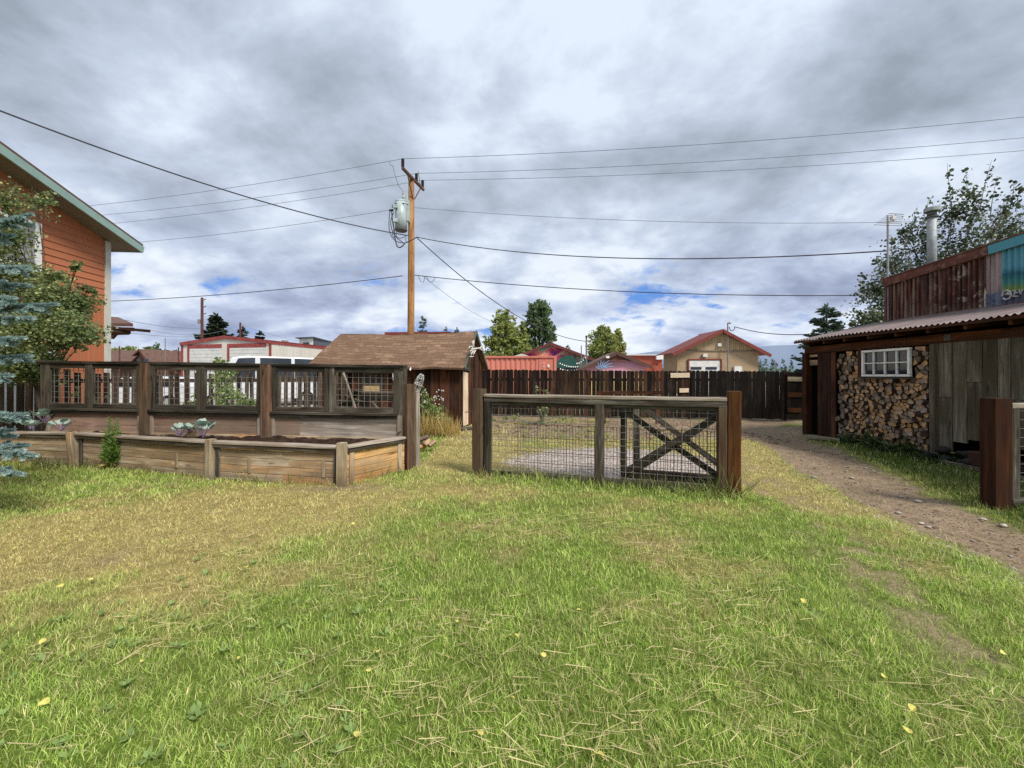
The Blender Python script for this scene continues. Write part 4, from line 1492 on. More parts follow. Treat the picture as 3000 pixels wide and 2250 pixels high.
tag(hp.build('timber_heap', W_grey, None), 'heap of broken grey timber beside the bench behind the mesh screen', 'timber heap')
# firewood on the ground past the end post
for i, (x0, y0, x1, y1, D, r, lab) in enumerate(((1226, 1290, 1254, 1279, 7.6, .05, 'split log lying on top of the small heap by the thin post'), (1222, 1312, 1246, 1306, 7.5, .05, 'split log at the bottom of the small heap by the thin post'), (1244, 1304, 1258, 1290, 7.5, .055, 'stubby log end leaning in the small heap by the thin post'), (1256, 1306, 1274, 1293, 7.5, .05, 'pale log at the outer end of the small heap by the thin post'), (1224, 1302, 1238, 1297, 7.7, .05, 'reddish log in the middle of the small heap by the thin post'))):
    b = MB()
    P, Q = at(x0, y0, D), at(x1, y1, D + .1)
    b.tube([P, lerp(P, Q, .5), Q], r, 5)
    tag(b.build('firewood_log', M_logend, None), lab, 'log', 'logs in the small heap')
for (x0, y0, x1, y1, D, lab) in ((1345, 1256, 1386, 1240, 10.6, 'grey plank lying in front of the blond shed door'), (1350, 1260, 1384, 1252, 10.4, 'broken plank end lying nearest the blond shed door')):
    b = MB(); P, Q = at(x0, y0, D), at(x1, y1, D + .3); P.z = Q.z = gh(P.x, P.y) + .04
    b.beam(P, Q, .16, .04, ch=.004, jit=.004, seg=2)
    tag(b.build('loose_board', W_grey, None), lab, 'board')

# ------------------------------------------------------------------ woodshed on the far side of the track
ws = thing('woodshed', 'long rustic woodshed with rusty corrugated upper wall and faded red lean-to roof', 'shed', (8.5, 7, 0))
XE, XW, XU = 7.18, 7.52, 9.06          # eave, lower wall, upper wall
YN, YF = 2.6, 9.85                     # near and far ends
def corr(mb, y0, y1, f, amp, per, nv, step=.0125):
    """corrugated sheet; f(y, v, bump) -> point"""
    ys_ = np.arange(y0, y1, step)
    vs, ls = [], []
    for y_ in ys_:
        b_ = amp * math.sin(2 * math.pi * y_ / per)
        for j in range(nv + 1):
            p = f(y_, j / nv, b_)
            vs.append(p)
            ls.append((y1 - y_, 0, p[2]))
    n = nv + 1
    fs = [(i * n + j, i * n + j + 1, (i + 1) * n + j + 1, (i + 1) * n + j) for i in range(len(ys_) - 1) for j in range(nv)]
    mb.add(vs, fs, ls)
m = MB()
def roof_f(y_, v_, b_):
    return (XE + (XU + .02 - XE) * v_, y_, 2.375 + (2.80 - 2.375) * v_ + b_ + .012 * math.sin(y_ * 1.7))
corr(m, YN, YF, roof_f, .016, .09, 1)
m.build('lean_to_roof', M_pinkroof, ws, True)
def utop(y_): return 3.985 - (y_ - 6.83) * .066
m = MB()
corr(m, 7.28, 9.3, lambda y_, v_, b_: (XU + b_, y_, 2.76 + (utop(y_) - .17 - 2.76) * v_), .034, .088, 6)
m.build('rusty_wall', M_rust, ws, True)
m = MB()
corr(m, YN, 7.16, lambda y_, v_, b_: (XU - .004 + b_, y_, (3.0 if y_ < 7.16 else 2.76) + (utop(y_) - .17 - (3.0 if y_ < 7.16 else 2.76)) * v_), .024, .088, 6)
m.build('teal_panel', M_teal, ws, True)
M_bare = plain('bare_pinkish_iron', lin(164, 146, 142), .2, .6, 2.5, .2, dirt=lin(96, 72, 66), streak=True)
m = MB()
corr(m, 7.145, 7.40, lambda y_, v_, b_: (XU - .006 + b_, y_, 3.05 + (utop(y_) - .17 - 3.05) * v_), .02, .088, 4)
m.build('bare_panel', M_bare, ws, True)
M_bluegrey = plain('blue_grey_paint', lin(108, 116, 134), .25, .6, 4, dirt=lin(60, 62, 78))
m = MB()
corr(m, 7.145, 7.42, lambda y_, v_, b_: (XU - .008 + b_, y_, 2.76 + .29 * v_), .02, .088, 2)
m.build('painted_patch', M_bluegrey, ws, True)
M_graff = plain('graffiti_ground', lin(92, 94, 112), .2, .7, 3)
m = MB()
corr(m, YN, 7.175, lambda y_, v_, b_: (XU + .004 + b_, y_, 2.76 + .30 * v_), .02, .088, 2)
m.build('graffiti_strip', M_graff, ws, True)
M_letter = plain('graffiti_letter', lin(196, 192, 190), .1, .7, 5)
m = MB()
def gp(px, py):
    Y = (XU - .035) / ((px - CX) / F)
    return V((XU - .035, Y, H + (CY - py) / F * Y))
for pts, r in (([(2936, 868), (2938, 856), (2950, 850), (2960, 855), (2962, 866), (2956, 875), (2946, 878), (2938, 874)], .016), ([(2946, 864), (2952, 858), (2956, 864)], .02), ([(2966, 852), (2974, 850), (2972, 862), (2968, 869), (2982, 868)], .014), ([(2986, 848), (2990, 862), (2996, 846)], .013), ([(2974, 858), (2984, 857)], .011)):
    m.tube([gp(*p) for p in pts], r, 4)
m.build('graffiti_lettering', M_letter, ws)
m = MB()
for y0, y1, in ((7.30, 9.36),):
    m.beam((XU - .05, y0, utop(y0) - .085), (XU - .05, y1, utop(y1) - .085), .03, .17)
m.build('rust_flashing', M_rust_trim, ws)
m = MB()
m.beam((XU - .052, YN, utop(YN) - .085), (XU - .052, 7.29, utop(7.29) - .085), .03, .17)
m.build('teal_flashing', M_teal, ws)
m = MB()
m.beam((XU + .9, YN, utop(YN) + .02), (XU + .9, 9.42, utop(9.42) + .02), 1.95, .025)
m.beam((XU - .06, YN, 2.80), (XU - .06, 9.4, 2.765), .05, .03)
m.build('upper_roof', M_rust_trim, ws)
m = MB()
m.beam((XU - .01, 9.32, 2.72), (XU - .01, 9.32, utop(9.32)), .06, .05, (0, 1, 0))
m.build('corner_trim', M_rust_trim, ws)
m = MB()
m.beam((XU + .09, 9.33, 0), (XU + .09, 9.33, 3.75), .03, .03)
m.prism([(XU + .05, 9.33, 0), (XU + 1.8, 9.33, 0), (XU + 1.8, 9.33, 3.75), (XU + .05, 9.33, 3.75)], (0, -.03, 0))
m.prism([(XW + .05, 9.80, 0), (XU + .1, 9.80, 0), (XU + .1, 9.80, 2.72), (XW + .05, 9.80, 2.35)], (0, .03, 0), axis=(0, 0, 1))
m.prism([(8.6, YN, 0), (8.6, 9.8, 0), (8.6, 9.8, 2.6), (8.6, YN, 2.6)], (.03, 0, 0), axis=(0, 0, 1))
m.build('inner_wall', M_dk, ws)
# header beam, rafters, posts
m = MB()
m.beam((XW, YN, 2.135), (XW, YF, 2.135), .09, .17, ch=.008, jit=.003, seg=10)
m.build('header_beam', W_beam, ws)
y_ = YN + .2
while y_ < YF:
    m = MB()
    m.beam((XE + .05, y_, 2.29), (XW + .55, y_, 2.39), .045, .11, ch=.004)
    m.build('rafter', W_beam, ws)
    y_ += .56
m = MB()
m.beam((XE + .03, YN, 2.335), (XE + .03, YF, 2.335), .03, .05)
m.build('eave_strip', W_shed, ws)
for (y_, w_, mt, nm) in ((9.78, .16, W_maroon, 'end_post'), (6.83, .11, W_barn, 'middle_post')):
    m = MB()
    m.beam((XW - .04, y_, -.1), (XW - .04, y_, 2.05), w_, w_ * .8, (0, 1, 0), .01, .003, 4)
    m.build(nm, mt, ws)
m = MB()
s = 8.93
while s < 9.42:
    w_ = U(.11, .15)
    m.beam((XW - .02 + U(-.01, .01), s + w_ / 2, .02), (XW - .02, s + w_ / 2, 2.04), w_ - .006, .025, (1, 0, 0), .003, .002, 3)
    s += w_
m.build('board_door', W_shed, ws)
m = MB()
m.beam((XW - .01, 9.42, 1.82), (XW - .01, 9.72, 1.82), .03, .13)
m.beam((XW - .01, 9.42, 1.99), (XW - .01, 9.72, 1.99), .03, .06)
m.build('door_header', W_plank, ws)
m = MB()
s = YN
while s < 6.86:
    w_ = U(.14, .22)
    w_ = min(w_, 6.86 - s)
    z0 = .42 + U(-.05, .05) - (.2 if s > 6.4 else 0)
    if U(0, 1) < .35:
        zc_ = U(.9, 1.5)
        m.beam((XW - .05, s + w_ / 2, z0), (XW - .05, s + w_ / 2, zc_), w_ - .008, .028, (1, 0, 0), .003, .003, 3)
        m.beam((XW - .055, s + w_ / 2, zc_ + .005), (XW - .055, s + w_ / 2, 2.06), w_ - .008, .028, (1, 0, 0), .003, .003, 3)
    else:
        m.beam((XW - .05 + U(-.012, .012), s + w_ / 2, z0), (XW - .05, s + w_ / 2, 2.06), w_ - .008, .028, (1, 0, 0), .003, .003, 5)
    s += w_
m.build('plank_wall', W_barn, ws)
# window
wy0, wy1, wz0, wz1 = 7.16, 8.10, 1.5, 2.0
xw = XW - .14
m = MB()
for z_ in (wz0, wz1): m.beam((xw, wy0 - .025, z_), (xw, wy1 + .025, z_), .05, .042)
for y_ in (wy0, wy1): m.beam((xw, y_, wz0 + .028), (xw, y_, wz1 - .028), .042, .05, (1, 0, 0))
for k in (1, 2, 3): m.beam((xw, lerp((0, wy0, 0), (0, wy1, 0), k / 4).y, wz0 + .028), (xw, lerp((0, wy0, 0), (0, wy1, 0), k / 4).y, wz1 - .028), .02, .035, (1, 0, 0))
m.beam((xw - .002, wy0, (wz0 + wz1) / 2), (xw - .002, wy1, (wz0 + wz1) / 2), .035, .018)
wnd = m.build('window', M_white, ws)
m = MB()
m.beam((xw + .02, wy0, 1.75), (xw + .02, wy1, 1.75), .006, .5)
m.build('pane', M_glass, wnd)
m = MB()
for z_ in (wz0 - .05,): m.beam((xw - .01, wy0 - .08, z_), (xw - .01, wy1 + .08, z_), .12, .03)
m.build('sill', W_grey, wnd)
m = MB()
m.beam((xw + .015, wy1 + .07, wz0 - .03), (xw + .015, wy1 + .07, 2.05), .07, .08, (1, 0, 0))
m.build('side_board', W_maroon, wnd)
m = MB()
m.box((XE + .30, 6.62, 2.15), (.03, .10, .10))
m.build('flood_light', M_tankdk, ws)

# ------------------------------------------------------------------ stacked firewood: one object per log
def clip(poly, p, n):
    out_ = []
    for i in range(len(poly)):
        a_, b_ = poly[i], poly[(i + 1) % len(poly)]
        da, db = (a_[0] - p[0]) * n[0] + (a_[1] - p[1]) * n[1], (b_[0] - p[0]) * n[0] + (b_[1] - p[1]) * n[1]
        if da <= 0: out_.append(a_)
        if da * db < 0:
            t = da / (da - db)
            out_.append((a_[0] + (b_[0] - a_[0]) * t, a_[1] + (b_[1] - a_[1]) * t))
    return out_


LOGS = []


def stack(y0, y1, z0, z1, cw, chh, xf, label, group, dark=0):
    pts = []
    rows = max(1, int((z1 - z0) / chh))
    cols = max(1, int((y1 - y0) / cw))
    for r in range(rows):
        for c in range(cols):
            pts.append((y0 + (c + .5 + (.25 if r % 2 else -.25) + U(-.42, .42)) * (y1 - y0) / cols, z0 + (r + .5 + U(-.40, .40)) * (z1 - z0) / rows))
    for i, p in enumerate(pts):
        poly = [(y0, z0), (y1, z0), (y1, z1), (y0, z1)]
        for j, q in enumerate(pts):
            if j == i: continue
            dx, dz = q[0] - p[0], q[1] - p[1]
            if dx * dx + dz * dz > .16: continue
            poly = clip(poly, ((p[0] + q[0]) / 2, (p[1] + q[1]) / 2), (dx, dz))
            if len(poly) < 3: break
        if len(poly) < 3: continue
        cx_ = sum(a_[0] for a_ in poly) / len(poly)
        cz_ = sum(a_[1] for a_ in poly) / len(poly)
        k = U(.80, .95)
        rot = U(-.08, .08)
        P = []
        for (a_, b_) in poly:
            u_, v_ = (a_ - cx_) * k, (b_ - cz_) * k
            P.append((cx_ + u_ * math.cos(rot) - v_ * math.sin(rot), cz_ + u_ * math.sin(rot) + v_ * math.cos(rot)))
        # drop tiny edges, round some corners off
        Q = []
        for i2 in range(len(P)):
            a_, b_ = P[i2 - 1], P[i2]
            c_ = P[(i2 + 1) % len(P)]
            if U(0, 1) < .12:
                Q.append((b_[0] + (a_[0] - b_[0]) * .25, b_[1] + (a_[1] - b_[1]) * .25))
                Q.append((b_[0] + (c_[0] - b_[0]) * .25, b_[1] + (c_[1] - b_[1]) * .25))
            else: Q.append(b_)
        area = sum(Q[i2][0] * Q[(i2 + 1) % len(Q)][1] - Q[(i2 + 1) % len(Q)][0] * Q[i2][1] for i2 in range(len(Q))) / 2
        LOGS.append((abs(area), area, Q, cz_, xf - abs(random.gauss(0, .06)), label, group, dark))


def log_shape(mb, area, Q, cz_, x0, dark):
    tilt = U(-.02, .02)
    n = len(Q)
    rv = U(0, 1) if not dark else U(0, .2) if U(0, 1) < dark else U(.3, 1)
    vs = [(x0 + U(-.008, .008) + (b_ - cz_) * tilt * 6, a_, b_) for a_, b_ in Q] + [(x0 + .36, a_, b_) for a_, b_ in Q]
    fs = [tuple(range(n))] + [(i2, i2 + n, (i2 + 1) % n + n, (i2 + 1) % n) for i2 in range(n)]
    if area > 0: fs = [f[::-1] for f in fs]
    off_ = V((U(0, 30), U(0, 30), U(0, 30)))
    k0 = len(mb.mi)
    mb.add(vs, fs, [V(p_) + off_ for p_ in vs], rv)
    mb.mi[k0:] = [0] + [1] * n


LOGL = 'split firewood log stacked end outwards in the woodpile around the white window'
LOGG = 'logs in the woodpile around the white window'
stack(6.89, 8.52, .14, 1.44, .086, .074, XW - .06, LOGL, LOGG, .12)
stack(8.21, 8.52, 1.44, 2.03, .09, .076, XW - .05, LOGL, LOGG, .2)
stack(6.89, 7.12, 1.44, 2.03, .11, .08, XW - .06, LOGL, LOGG, .1)
stack(8.55, 8.90, .05, 2.0, .115, .095, XW + .06, 'dark greyed firewood log in the narrow stack beside the brown board door', 'dark logs beside the board door', .85)
LOGS.sort(key=lambda q: -q[0])
rest = MB()
for i, (ab, area, Q, cz_, x0, label, group, dark) in enumerate(LOGS):
    if i < 296:
        mb = MB()
        log_shape(mb, area, Q, cz_, x0, dark)
        tag(mb.build('firewood_log', [M_logend, M_logbark], None), label, 'log', group)
    else: log_shape(rest, area, Q, cz_, x0, dark)
tag(rest.build('firewood', [M_logend, M_logbark], None), 'smallest split sticks filling the gaps of the woodpile', 'firewood', kind='stuff')
# low heap of stones under the grey boards
ds = [stone_mesh('dark_stone', M_stone, .13, .11, .08, s) for s in (11, 12, 13)]
k = 0
for i in range(17):
    y_ = 5.15 + i * .095 + U(-.03, .03)
    o = ds[i] if i < 3 else ds[i % 3].copy()
    if i >= 3: COL.objects.link(o)
    o.location = (XW - .14 + U(-.16, .04), y_, .05 + (.11 if i % 2 else 0))
    s = U(.45, .9)
    o.scale = (s, s * U(.8, 1.2), s)
    o.rotation_euler = (U(-.3, .3), U(-.3, .3), U(0, 6))
    tag(o, 'dark stone in the low heap under the grey barn boards', 'stone', 'dark stones heaped under the grey boards')
b = MB()
b.beam((XW - .2, 8.55, .06), (XW - .42, 9.3, .05), .16, .05, ch=.005, jit=.003, seg=3)
tag(b.build('loose_board', W_cap, None), 'pale plank lying in the grass below the brown board door', 'board')
b = MB()
b.beam((XW - .33, 6.5, .06), (XW - .35, 4.9, .06), .06, .05, ch=.005, jit=.003, seg=5)
tag(b.build('loose_board', W_grey, None), 'long narrow grey rail on the ground below the stones', 'board')
b = MB()
b.tube([(XW - .2, 6.0, .10), (XW - .2, 6.0, .30)], .13, 14, .16)
tag(b.build('rusty_bucket', M_terra, None), 'rusty round bucket among the dark stones under the grey boards', 'bucket')

# stove pipe and aerial
cp = thing('stove_pipe', 'tall steel stove pipe with a round cap rising behind the woodshed roof', 'chimney', (11.8, 10.8, 3))
c0 = at(2730, 800, 10.75)
c1 = at(2730, 636, 10.75)
m = MB(); m.tube([c0 - UPZ * .5, lerp(c0, c1, .5), c1], .10, 20); m.build('pipe', M_steel, cp, True)
m = MB()
for zz, r in ((.02, .135), (.26, .125)): m.tube([c1 + UPZ * (zz - .04), c1 + UPZ * zz], r, 20)
m.tube([c1 + UPZ * .05, c1 + UPZ * .14], .10, 16)
m.build('collar', M_tankdk, cp)
m = MB(); m.tube([c1 + UPZ * .15, c1 + UPZ * .2, c1 + UPZ * .25], .165, 20, .165); m.build('cap', M_steel, cp)
ae = thing('television_aerial', 'thin television aerial on a mast at the corner of the woodshed', 'aerial', (9.02, 9.35, 2.8))
m = MB(); a0, a1 = at(2601, 940, 9.3), at(2601, 632, 9.3); m.tube([a0, a1], .022, 8); m.build('mast', M_steel, ae)
m = MB()
b0, b1 = a1 + V((-.05, -.5, .12)), a1 + V((.35, .55, .0))
b0, b1 = at(2600, 660, 9.1), at(2626, 627, 9.6)
m.tube([b0, b1], .018, 6)
for i in range(7):
    c = lerp(b0, b1, i / 6)
    L = .34 - .02 * i
    m.tube([c - V((L, .03, 0)), c + V((L, .03, 0))], .007, 5)
m.build('aerial_elements', M_wire, ae)
m = MB(); m.box(lerp(b0, b1, .6), (.08, .08, .10)); m.build('junction_box', M_doorwhite, ae)

# ------------------------------------------------------------------ orange house
oh = thing('orange_house', 'orange timber-sided house gable with white corner trim and sage green roof edge', 'house', (-11.7, 8, 0))
WC = V((-11.7, 11.2, 0))
wd_ = V((.085, -1, 0)).normalized()          # along the gable towards the viewer
wn_ = V((1, .085, 0)).normalized()           # outwards
def rake(s):      # underside of the roof over the gable wall, s metres from the corner
    return 5.36 + .292 * s if s < 9.5 else 5.36 + .292 * (19 - s)
m = MB()
z_ = 3.62
while z_ < 8.2:
    zt = z_ + .178
    s0 = 0 if zt <= 5.36 else (zt - 5.36) / .292
    s1 = 19 - s0
    if s1 - s0 > .3:
        p, q = WC + wd_ * s0, WC + wd_ * s1
        m.prism([p + UPZ * z_ + wn_ * .024, q + UPZ * z_ + wn_ * .024, q + UPZ * zt + wn_ * .006, p + UPZ * zt + wn_ * .006], -wn_ * .012, axis=wd_)
    z_ = zt
m.prism([WC + UPZ * 3.6, WC + wd_ * 19 + UPZ * 3.6, WC + wd_ * 19 + UPZ * 5.36, WC + wd_ * 9.5 + UPZ * (5.36 + .292 * 9.5), WC + UPZ * 5.36], -wn_ * .1, axis=wd_)
m.build('lap_siding', M_orange, oh)
m = MB()
m.prism([WC, WC + wd_ * 19, WC + wd_ * 19 + UPZ * 3.62, WC + UPZ * 3.62], -wn_ * .1, axis=(0, 0, 1))
s = .3
while s < 19:
    m.beam(WC + wd_ * s + wn_ * .012, WC + wd_ * s + wn_ * .012 + UPZ * 3.60, .05, .022, tuple(wn_))
    s += .30
m.build('batten_siding', M_orange, oh)
m = MB()
m.beam(WC + wn_ * .02 + wd_ * .07, WC + wn_ * .02 + wd_ * .07 + UPZ * 5.37, .16, .05, tuple(wn_))
m.beam(WC - wn_ * .06 - wd_ * .02, WC - wn_ * .06 - wd_ * .02 + UPZ * 5.3, .05, .12, tuple(wn_))
m.build('corner_trim', M_trim, oh)
m = MB()
m.prism([WC - wn_ * .1, WC - wn_ * 8, WC - wn_ * 8 + UPZ * 5.3, WC - wn_ * .1 + UPZ * 5.3], wd_ * .1, axis=(0, 0, 1))
m.build('side_wall', M_orange, oh)
ft = WC - wd_ * .42 + wn_ * .58
m = MB()
r0, r1 = ft + UPZ * 5.38, ft + wd_ * 9.95 + UPZ * (5.38 + .292 * 9.95)
m.beam(r0 - UPZ * .09, r1 - UPZ * .09, .04, .19)
m.beam(r1 - UPZ * .09, r1 + wd_ * 9.95 - UPZ * (.09 + .292 * 9.95), .04, .19)
m.beam(r0 - UPZ * .08 - wn_ * .02, r0 - UPZ * .08 - wn_ * 9, .04, .17)
m.build('fascia', M_teal_fascia, oh)
m = MB()
m.prism([r0 - UPZ * .14 - wn_ * .03, r1 - UPZ * .14 - wn_ * .03, r1 - UPZ * .14 - wn_ * .62, r0 - UPZ * .14 - wn_ * .62], UPZ * .02)
m.prism([r0 - UPZ * .145 - wn_ * .03, r0 - UPZ * .145 - wn_ * 9, r0 - UPZ * .02 - wn_ * 9 + wd_ * .42, r0 - UPZ * .02 - wn_ * .03 + wd_ * .42], UPZ * .012)
m.build('soffit', M_soffit, oh)
m = MB()
e = r1 - r0
m.prism([r0 + UPZ * .03, r1 + UPZ * .03, r1 + UPZ * .03 - wn_ * 9, r0 + UPZ * .03 - wn_ * 9], UPZ * .05)
m.prism([r1 + UPZ * .03, r1 + UPZ * .03 + wd_ * 9.95 - UPZ * .292 * 9.95, r1 + UPZ * .03 + wd_ * 9.95 - UPZ * .292 * 9.95 - wn_ * 9, r1 + UPZ * .03 - wn_ * 9], UPZ * .05)
m.build('roof', M_brownroof, oh)
def wall_frame(name, s0, s1, z0, z1, fw, mat):
    m = MB()
    o_ = wn_ * .045
    for z_ in (z0, z1): m.beam(WC + wd_ * (s0 - fw / 2) + o_ + UPZ * z_, WC + wd_ * (s1 + fw / 2) + o_ + UPZ * z_, .05, fw)
    for s_ in (s0, s1): m.beam(WC + wd_ * s_ + o_ + UPZ * (z0 + fw / 2), WC + wd_ * s_ + o_ + UPZ * (z1 - fw / 2), fw, .045, tuple(wn_))
    return m.build(name, mat, oh)
wf_ = wall_frame('window', 1.85, 2.95, 4.06, 5.14, .12, M_white)
m = MB(); m.beam(WC + wd_ * 1.9 + wn_ * .03 + UPZ * 4.6, WC + wd_ * 2.9 + wn_ * .03 + UPZ * 4.6, .02, 1.0); m.build('pane', plain('curtained_pane', lin(150, 148, 150), .15, .2, 3, spec=.6), wf_)
gd2 = wall_frame('garage_door', 1.55, 4.1, .02, 2.05, .16, M_white)
m = MB(); m.beam(WC + wd_ * 1.6 + wn_ * .03 + UPZ * 1.0, WC + wd_ * 4.05 + wn_ * .03 + UPZ * 1.0, .02, 1.98); m.build('door_panel', M_doorwhite, gd2)

# brown roofed building behind the orange house: only its eave shows
bb = thing('log_building', 'dark log building whose brown roof edge and beam stick out past the orange house', 'building', (-19, 17.5, 0))
D = 17
m = MB(); p, q = at(322, 952, D), at(390, 957, D); p = p - V((3, 0, 0)); m.prism([p, q, q + V((-4.2, 3.5, .8)), p + V((-1, 3.5, .8))], UPZ * .14); m.build('roof', M_brownroof, bb)
m = MB(); m.beam(p - UPZ * .12, q - UPZ * .12, .14, .16); m.beam(at(330, 960, D), at(437, 970, D - .4), .1, .12); m.build('eave_beam', W_shed, bb)
m = MB(); m.tube([at(300, 975, D), at(376, 973, D)], .12, 10); m.beam(at(326, 990, D), at(340, 975, D), .14, .14); m.build('log_end', W_shed, bb)
m = MB(); p = at(320, 1000, D + .8); m.box((p.x - 7.4, D + 2.6, 1.75), (4.2, 3.2, 3.5)); m.build('wall', M_brownwall, bb)

# ------------------------------------------------------------------ background buildings
def wall_poly(name, pts, vec, mat, parent, axis=None):
    m = MB(); m.prism(pts, vec, axis=axis); return m.build(name, mat, parent)


def frame_loc(p0, p1):
    d = (p1 - p0); d.z = 0
    L = d.length
    return d.normalized(), L


def gable_house(label, cat, name, a, b, depth, ze_a, ze_b, apex_t, za, wallmat, roofmat, trim, over=.35, th=.16, gablemat=None, zgab=None, uv=False):
    """gable front from a to b (ground), going back by depth; returns root, front direction, back direction"""
    d, L = frame_loc(a, b)
    bk = V((-d.y, d.x, 0))
    r = thing(name, label, cat, tuple((a + b) / 2 + bk * depth / 2))
    A, B = V((a.x, a.y, 0)), V((b.x, b.y, 0))
    ap = lerp(A, B, apex_t)
    m = MB()
    pts = [A, B, B + UPZ * ze_b, ap + UPZ * (za - .08), A + UPZ * ze_a]
    m.prism(pts, bk * .2)
    # brick-like coordinates: along, up
    m.l = [((V(p) - A).dot(d), p[2], 0) for p in m.v]
    m.build('front_wall', wallmat, r)
    m = MB()
    m.prism([A + bk * .2, A + bk * depth, A + bk * depth + UPZ * ze_a, A + bk * .2 + UPZ * ze_a], d * .2)
    m.l = [((V(p) - A).dot(bk), p[2], 0) for p in m.v]
    m.build('side_wall', wallmat, r)
    m = MB()
    m.prism([B + bk * .2, B + bk * depth, B + bk * depth + UPZ * ze_b, B + bk * .2 + UPZ * ze_b], -d * .2)
    m.build('side_wall', wallmat, r)
    m = MB()
    f0 = -bk * over
    sl, sr = (za - ze_a) / (L * apex_t), (za - ze_b) / (L * (1 - apex_t))
    ea = A - d * over + UPZ * (ze_a - sl * over)
    eb = B + d * over + UPZ * (ze_b - sr * over)
    top = ap + UPZ * za
    m.prism([ea + f0, top + f0, top + bk * (depth + .1), ea + bk * (depth + .1)], UPZ * .06)
    m.prism([top + f0, eb + f0, eb + bk * (depth + over), top + bk * (depth + over)], UPZ * .06)
    m.build('roof', roofmat, r)
    m = MB()
    m.beam(ea + f0 - bk * .03 - UPZ * (th / 2 - .05), top + f0 - bk * .03 - UPZ * (th / 2 - .05), .05, th)
    m.beam(top + f0 - bk * .03 - UPZ * (th / 2 - .05), eb + f0 - bk * .03 - UPZ * (th / 2 - .05), .05, th)
    m.build('bargeboard', trim, r)
    return r, d, bk, A, B


# cream metal workshop with red trim
a, b = V(at(533, 1100, 34)), V(at(794, 1100, 32)); a.z = b.z = 0
r, d, bk, A, B = gable_house('long cream metal workshop with red trim and two roller doors', 'workshop', 'metal_workshop', a, b, 15, 4.36, 4.36, .5, 4.86, M_cream, M_redroof, M_red_trim, .08, .28)
for (x0, x1) in ((551, 652), (669, 776)):
    t0 = (at(x0, 1100, 33) - A).dot(d); t1 = (at(x1, 1100, 33) - A).dot(d)
    t0, t1 = (x0 - 533) / 261 * 9.45, (x1 - 533) / 261 * 9.45
    p, q = A + d * t0 - bk * .03, A + d * t1 - bk * .03
    m = MB()
    m.beam(p + UPZ * 4.02, q + UPZ * 4.02, .06, .34)
    m.beam(p + d * .12, p + d * .12 + UPZ * 3.85, .24, .06, tuple(bk))
    dr = m.build('door_frame', M_red_trim, r)
    m = MB()
    z_ = .05
    while z_ < 3.8:
        m.beam(p + d * .24 + UPZ * (z_ + .15), q - d * .02 + UPZ * (z_ + .15), .03, .28)
        z_ += .3
    m.build('roller_door', M_doorwhite, dr)
m = MB()
m.beam(B - d * .05 - bk * .03, B - d * .05 - bk * .03 + UPZ * 4.3, .2, .06, tuple(bk)); m.build('corner_trim', M_red_trim, r)
m = MB()
m.beam(A + d * .05 - bk * .03, A + d * .05 - bk * .03 + UPZ * 4.3, .2, .06, tuple(bk)); m.build('corner_trim', M_red_trim, r)
m = MB()
m.beam(B + d * .03 + UPZ * 4.25, B + d * .03 + bk * 15 + UPZ * 4.25, .06, .28)
m.build('eave_trim', M_red_trim, r)
m = MB()
for i in range(40): m.beam(B + d * .03 + bk * (.2 + i * .36), B + d * .03 + bk * (.2 + i * .36) + UPZ * 4.1, .04, .04)
m.build('wall_ribs', M_cream, r)
m = MB(); c = at(835, 1000, 36); m.tube([c - UPZ * .3, c + UPZ * .08], .22, 10, .3); m.build('roof_vent', M_steel, r)
m = MB(); p, q = B + d * .1 + bk * 5.4, B + d * .1 + bk * 7.6
m.prism([p + UPZ * 3.35, q + UPZ * 3.35, q + d * 1.3 + UPZ * 2.7, p + d * 1.3 + UPZ * 2.7], UPZ * .06); m.build('door_canopy', M_contain, r)
m = MB(); m.beam(p + d * 1.25, p + d * 1.25 + UPZ * 2.7, .14, .14); m.beam(q + d * 1.25, q + d * 1.25 + UPZ * 2.7, .14, .14); m.build('canopy_post', W_shed, r)

# far white and dark grey flat-roofed building
fb = thing('flat_roof_building', 'far white and dark grey flat-roofed building showing above the workshop', 'building', (-30, 62, 0))
p0, p1, p2 = at(877, 1100, 60), at(918, 1100, 59), at(1000, 1100, 72)
for n_, a_, b_, mt in (('front_wall', p0, p1, M_white), ('side_wall', p1, p2, M_darkgrey)):
    m = MB(); a_, b_ = V((a_.x, a_.y, 0)), V((b_.x, b_.y, 0)); m.prism([a_, b_, b_ + UPZ * 7.2, a_ + UPZ * 7.2], V((0, .2, 0))); m.build(n_, mt, fb)
m = MB(); P0, P1, P2 = [V((p.x, p.y, 7.25)) for p in (p0, p1, p2)]; m.prism([P0 - V((.4, .4, 0)), P1 + V((.3, -.4, 0)), P2, P2 + V((-4, 3, 0))], UPZ * .15); m.build('roof', M_darkgrey, fb)
m = MB(); c = at(897, 1008, 59.2); m.box(c, (.9, .1, .5)); m.build('window', M_glass, fb)

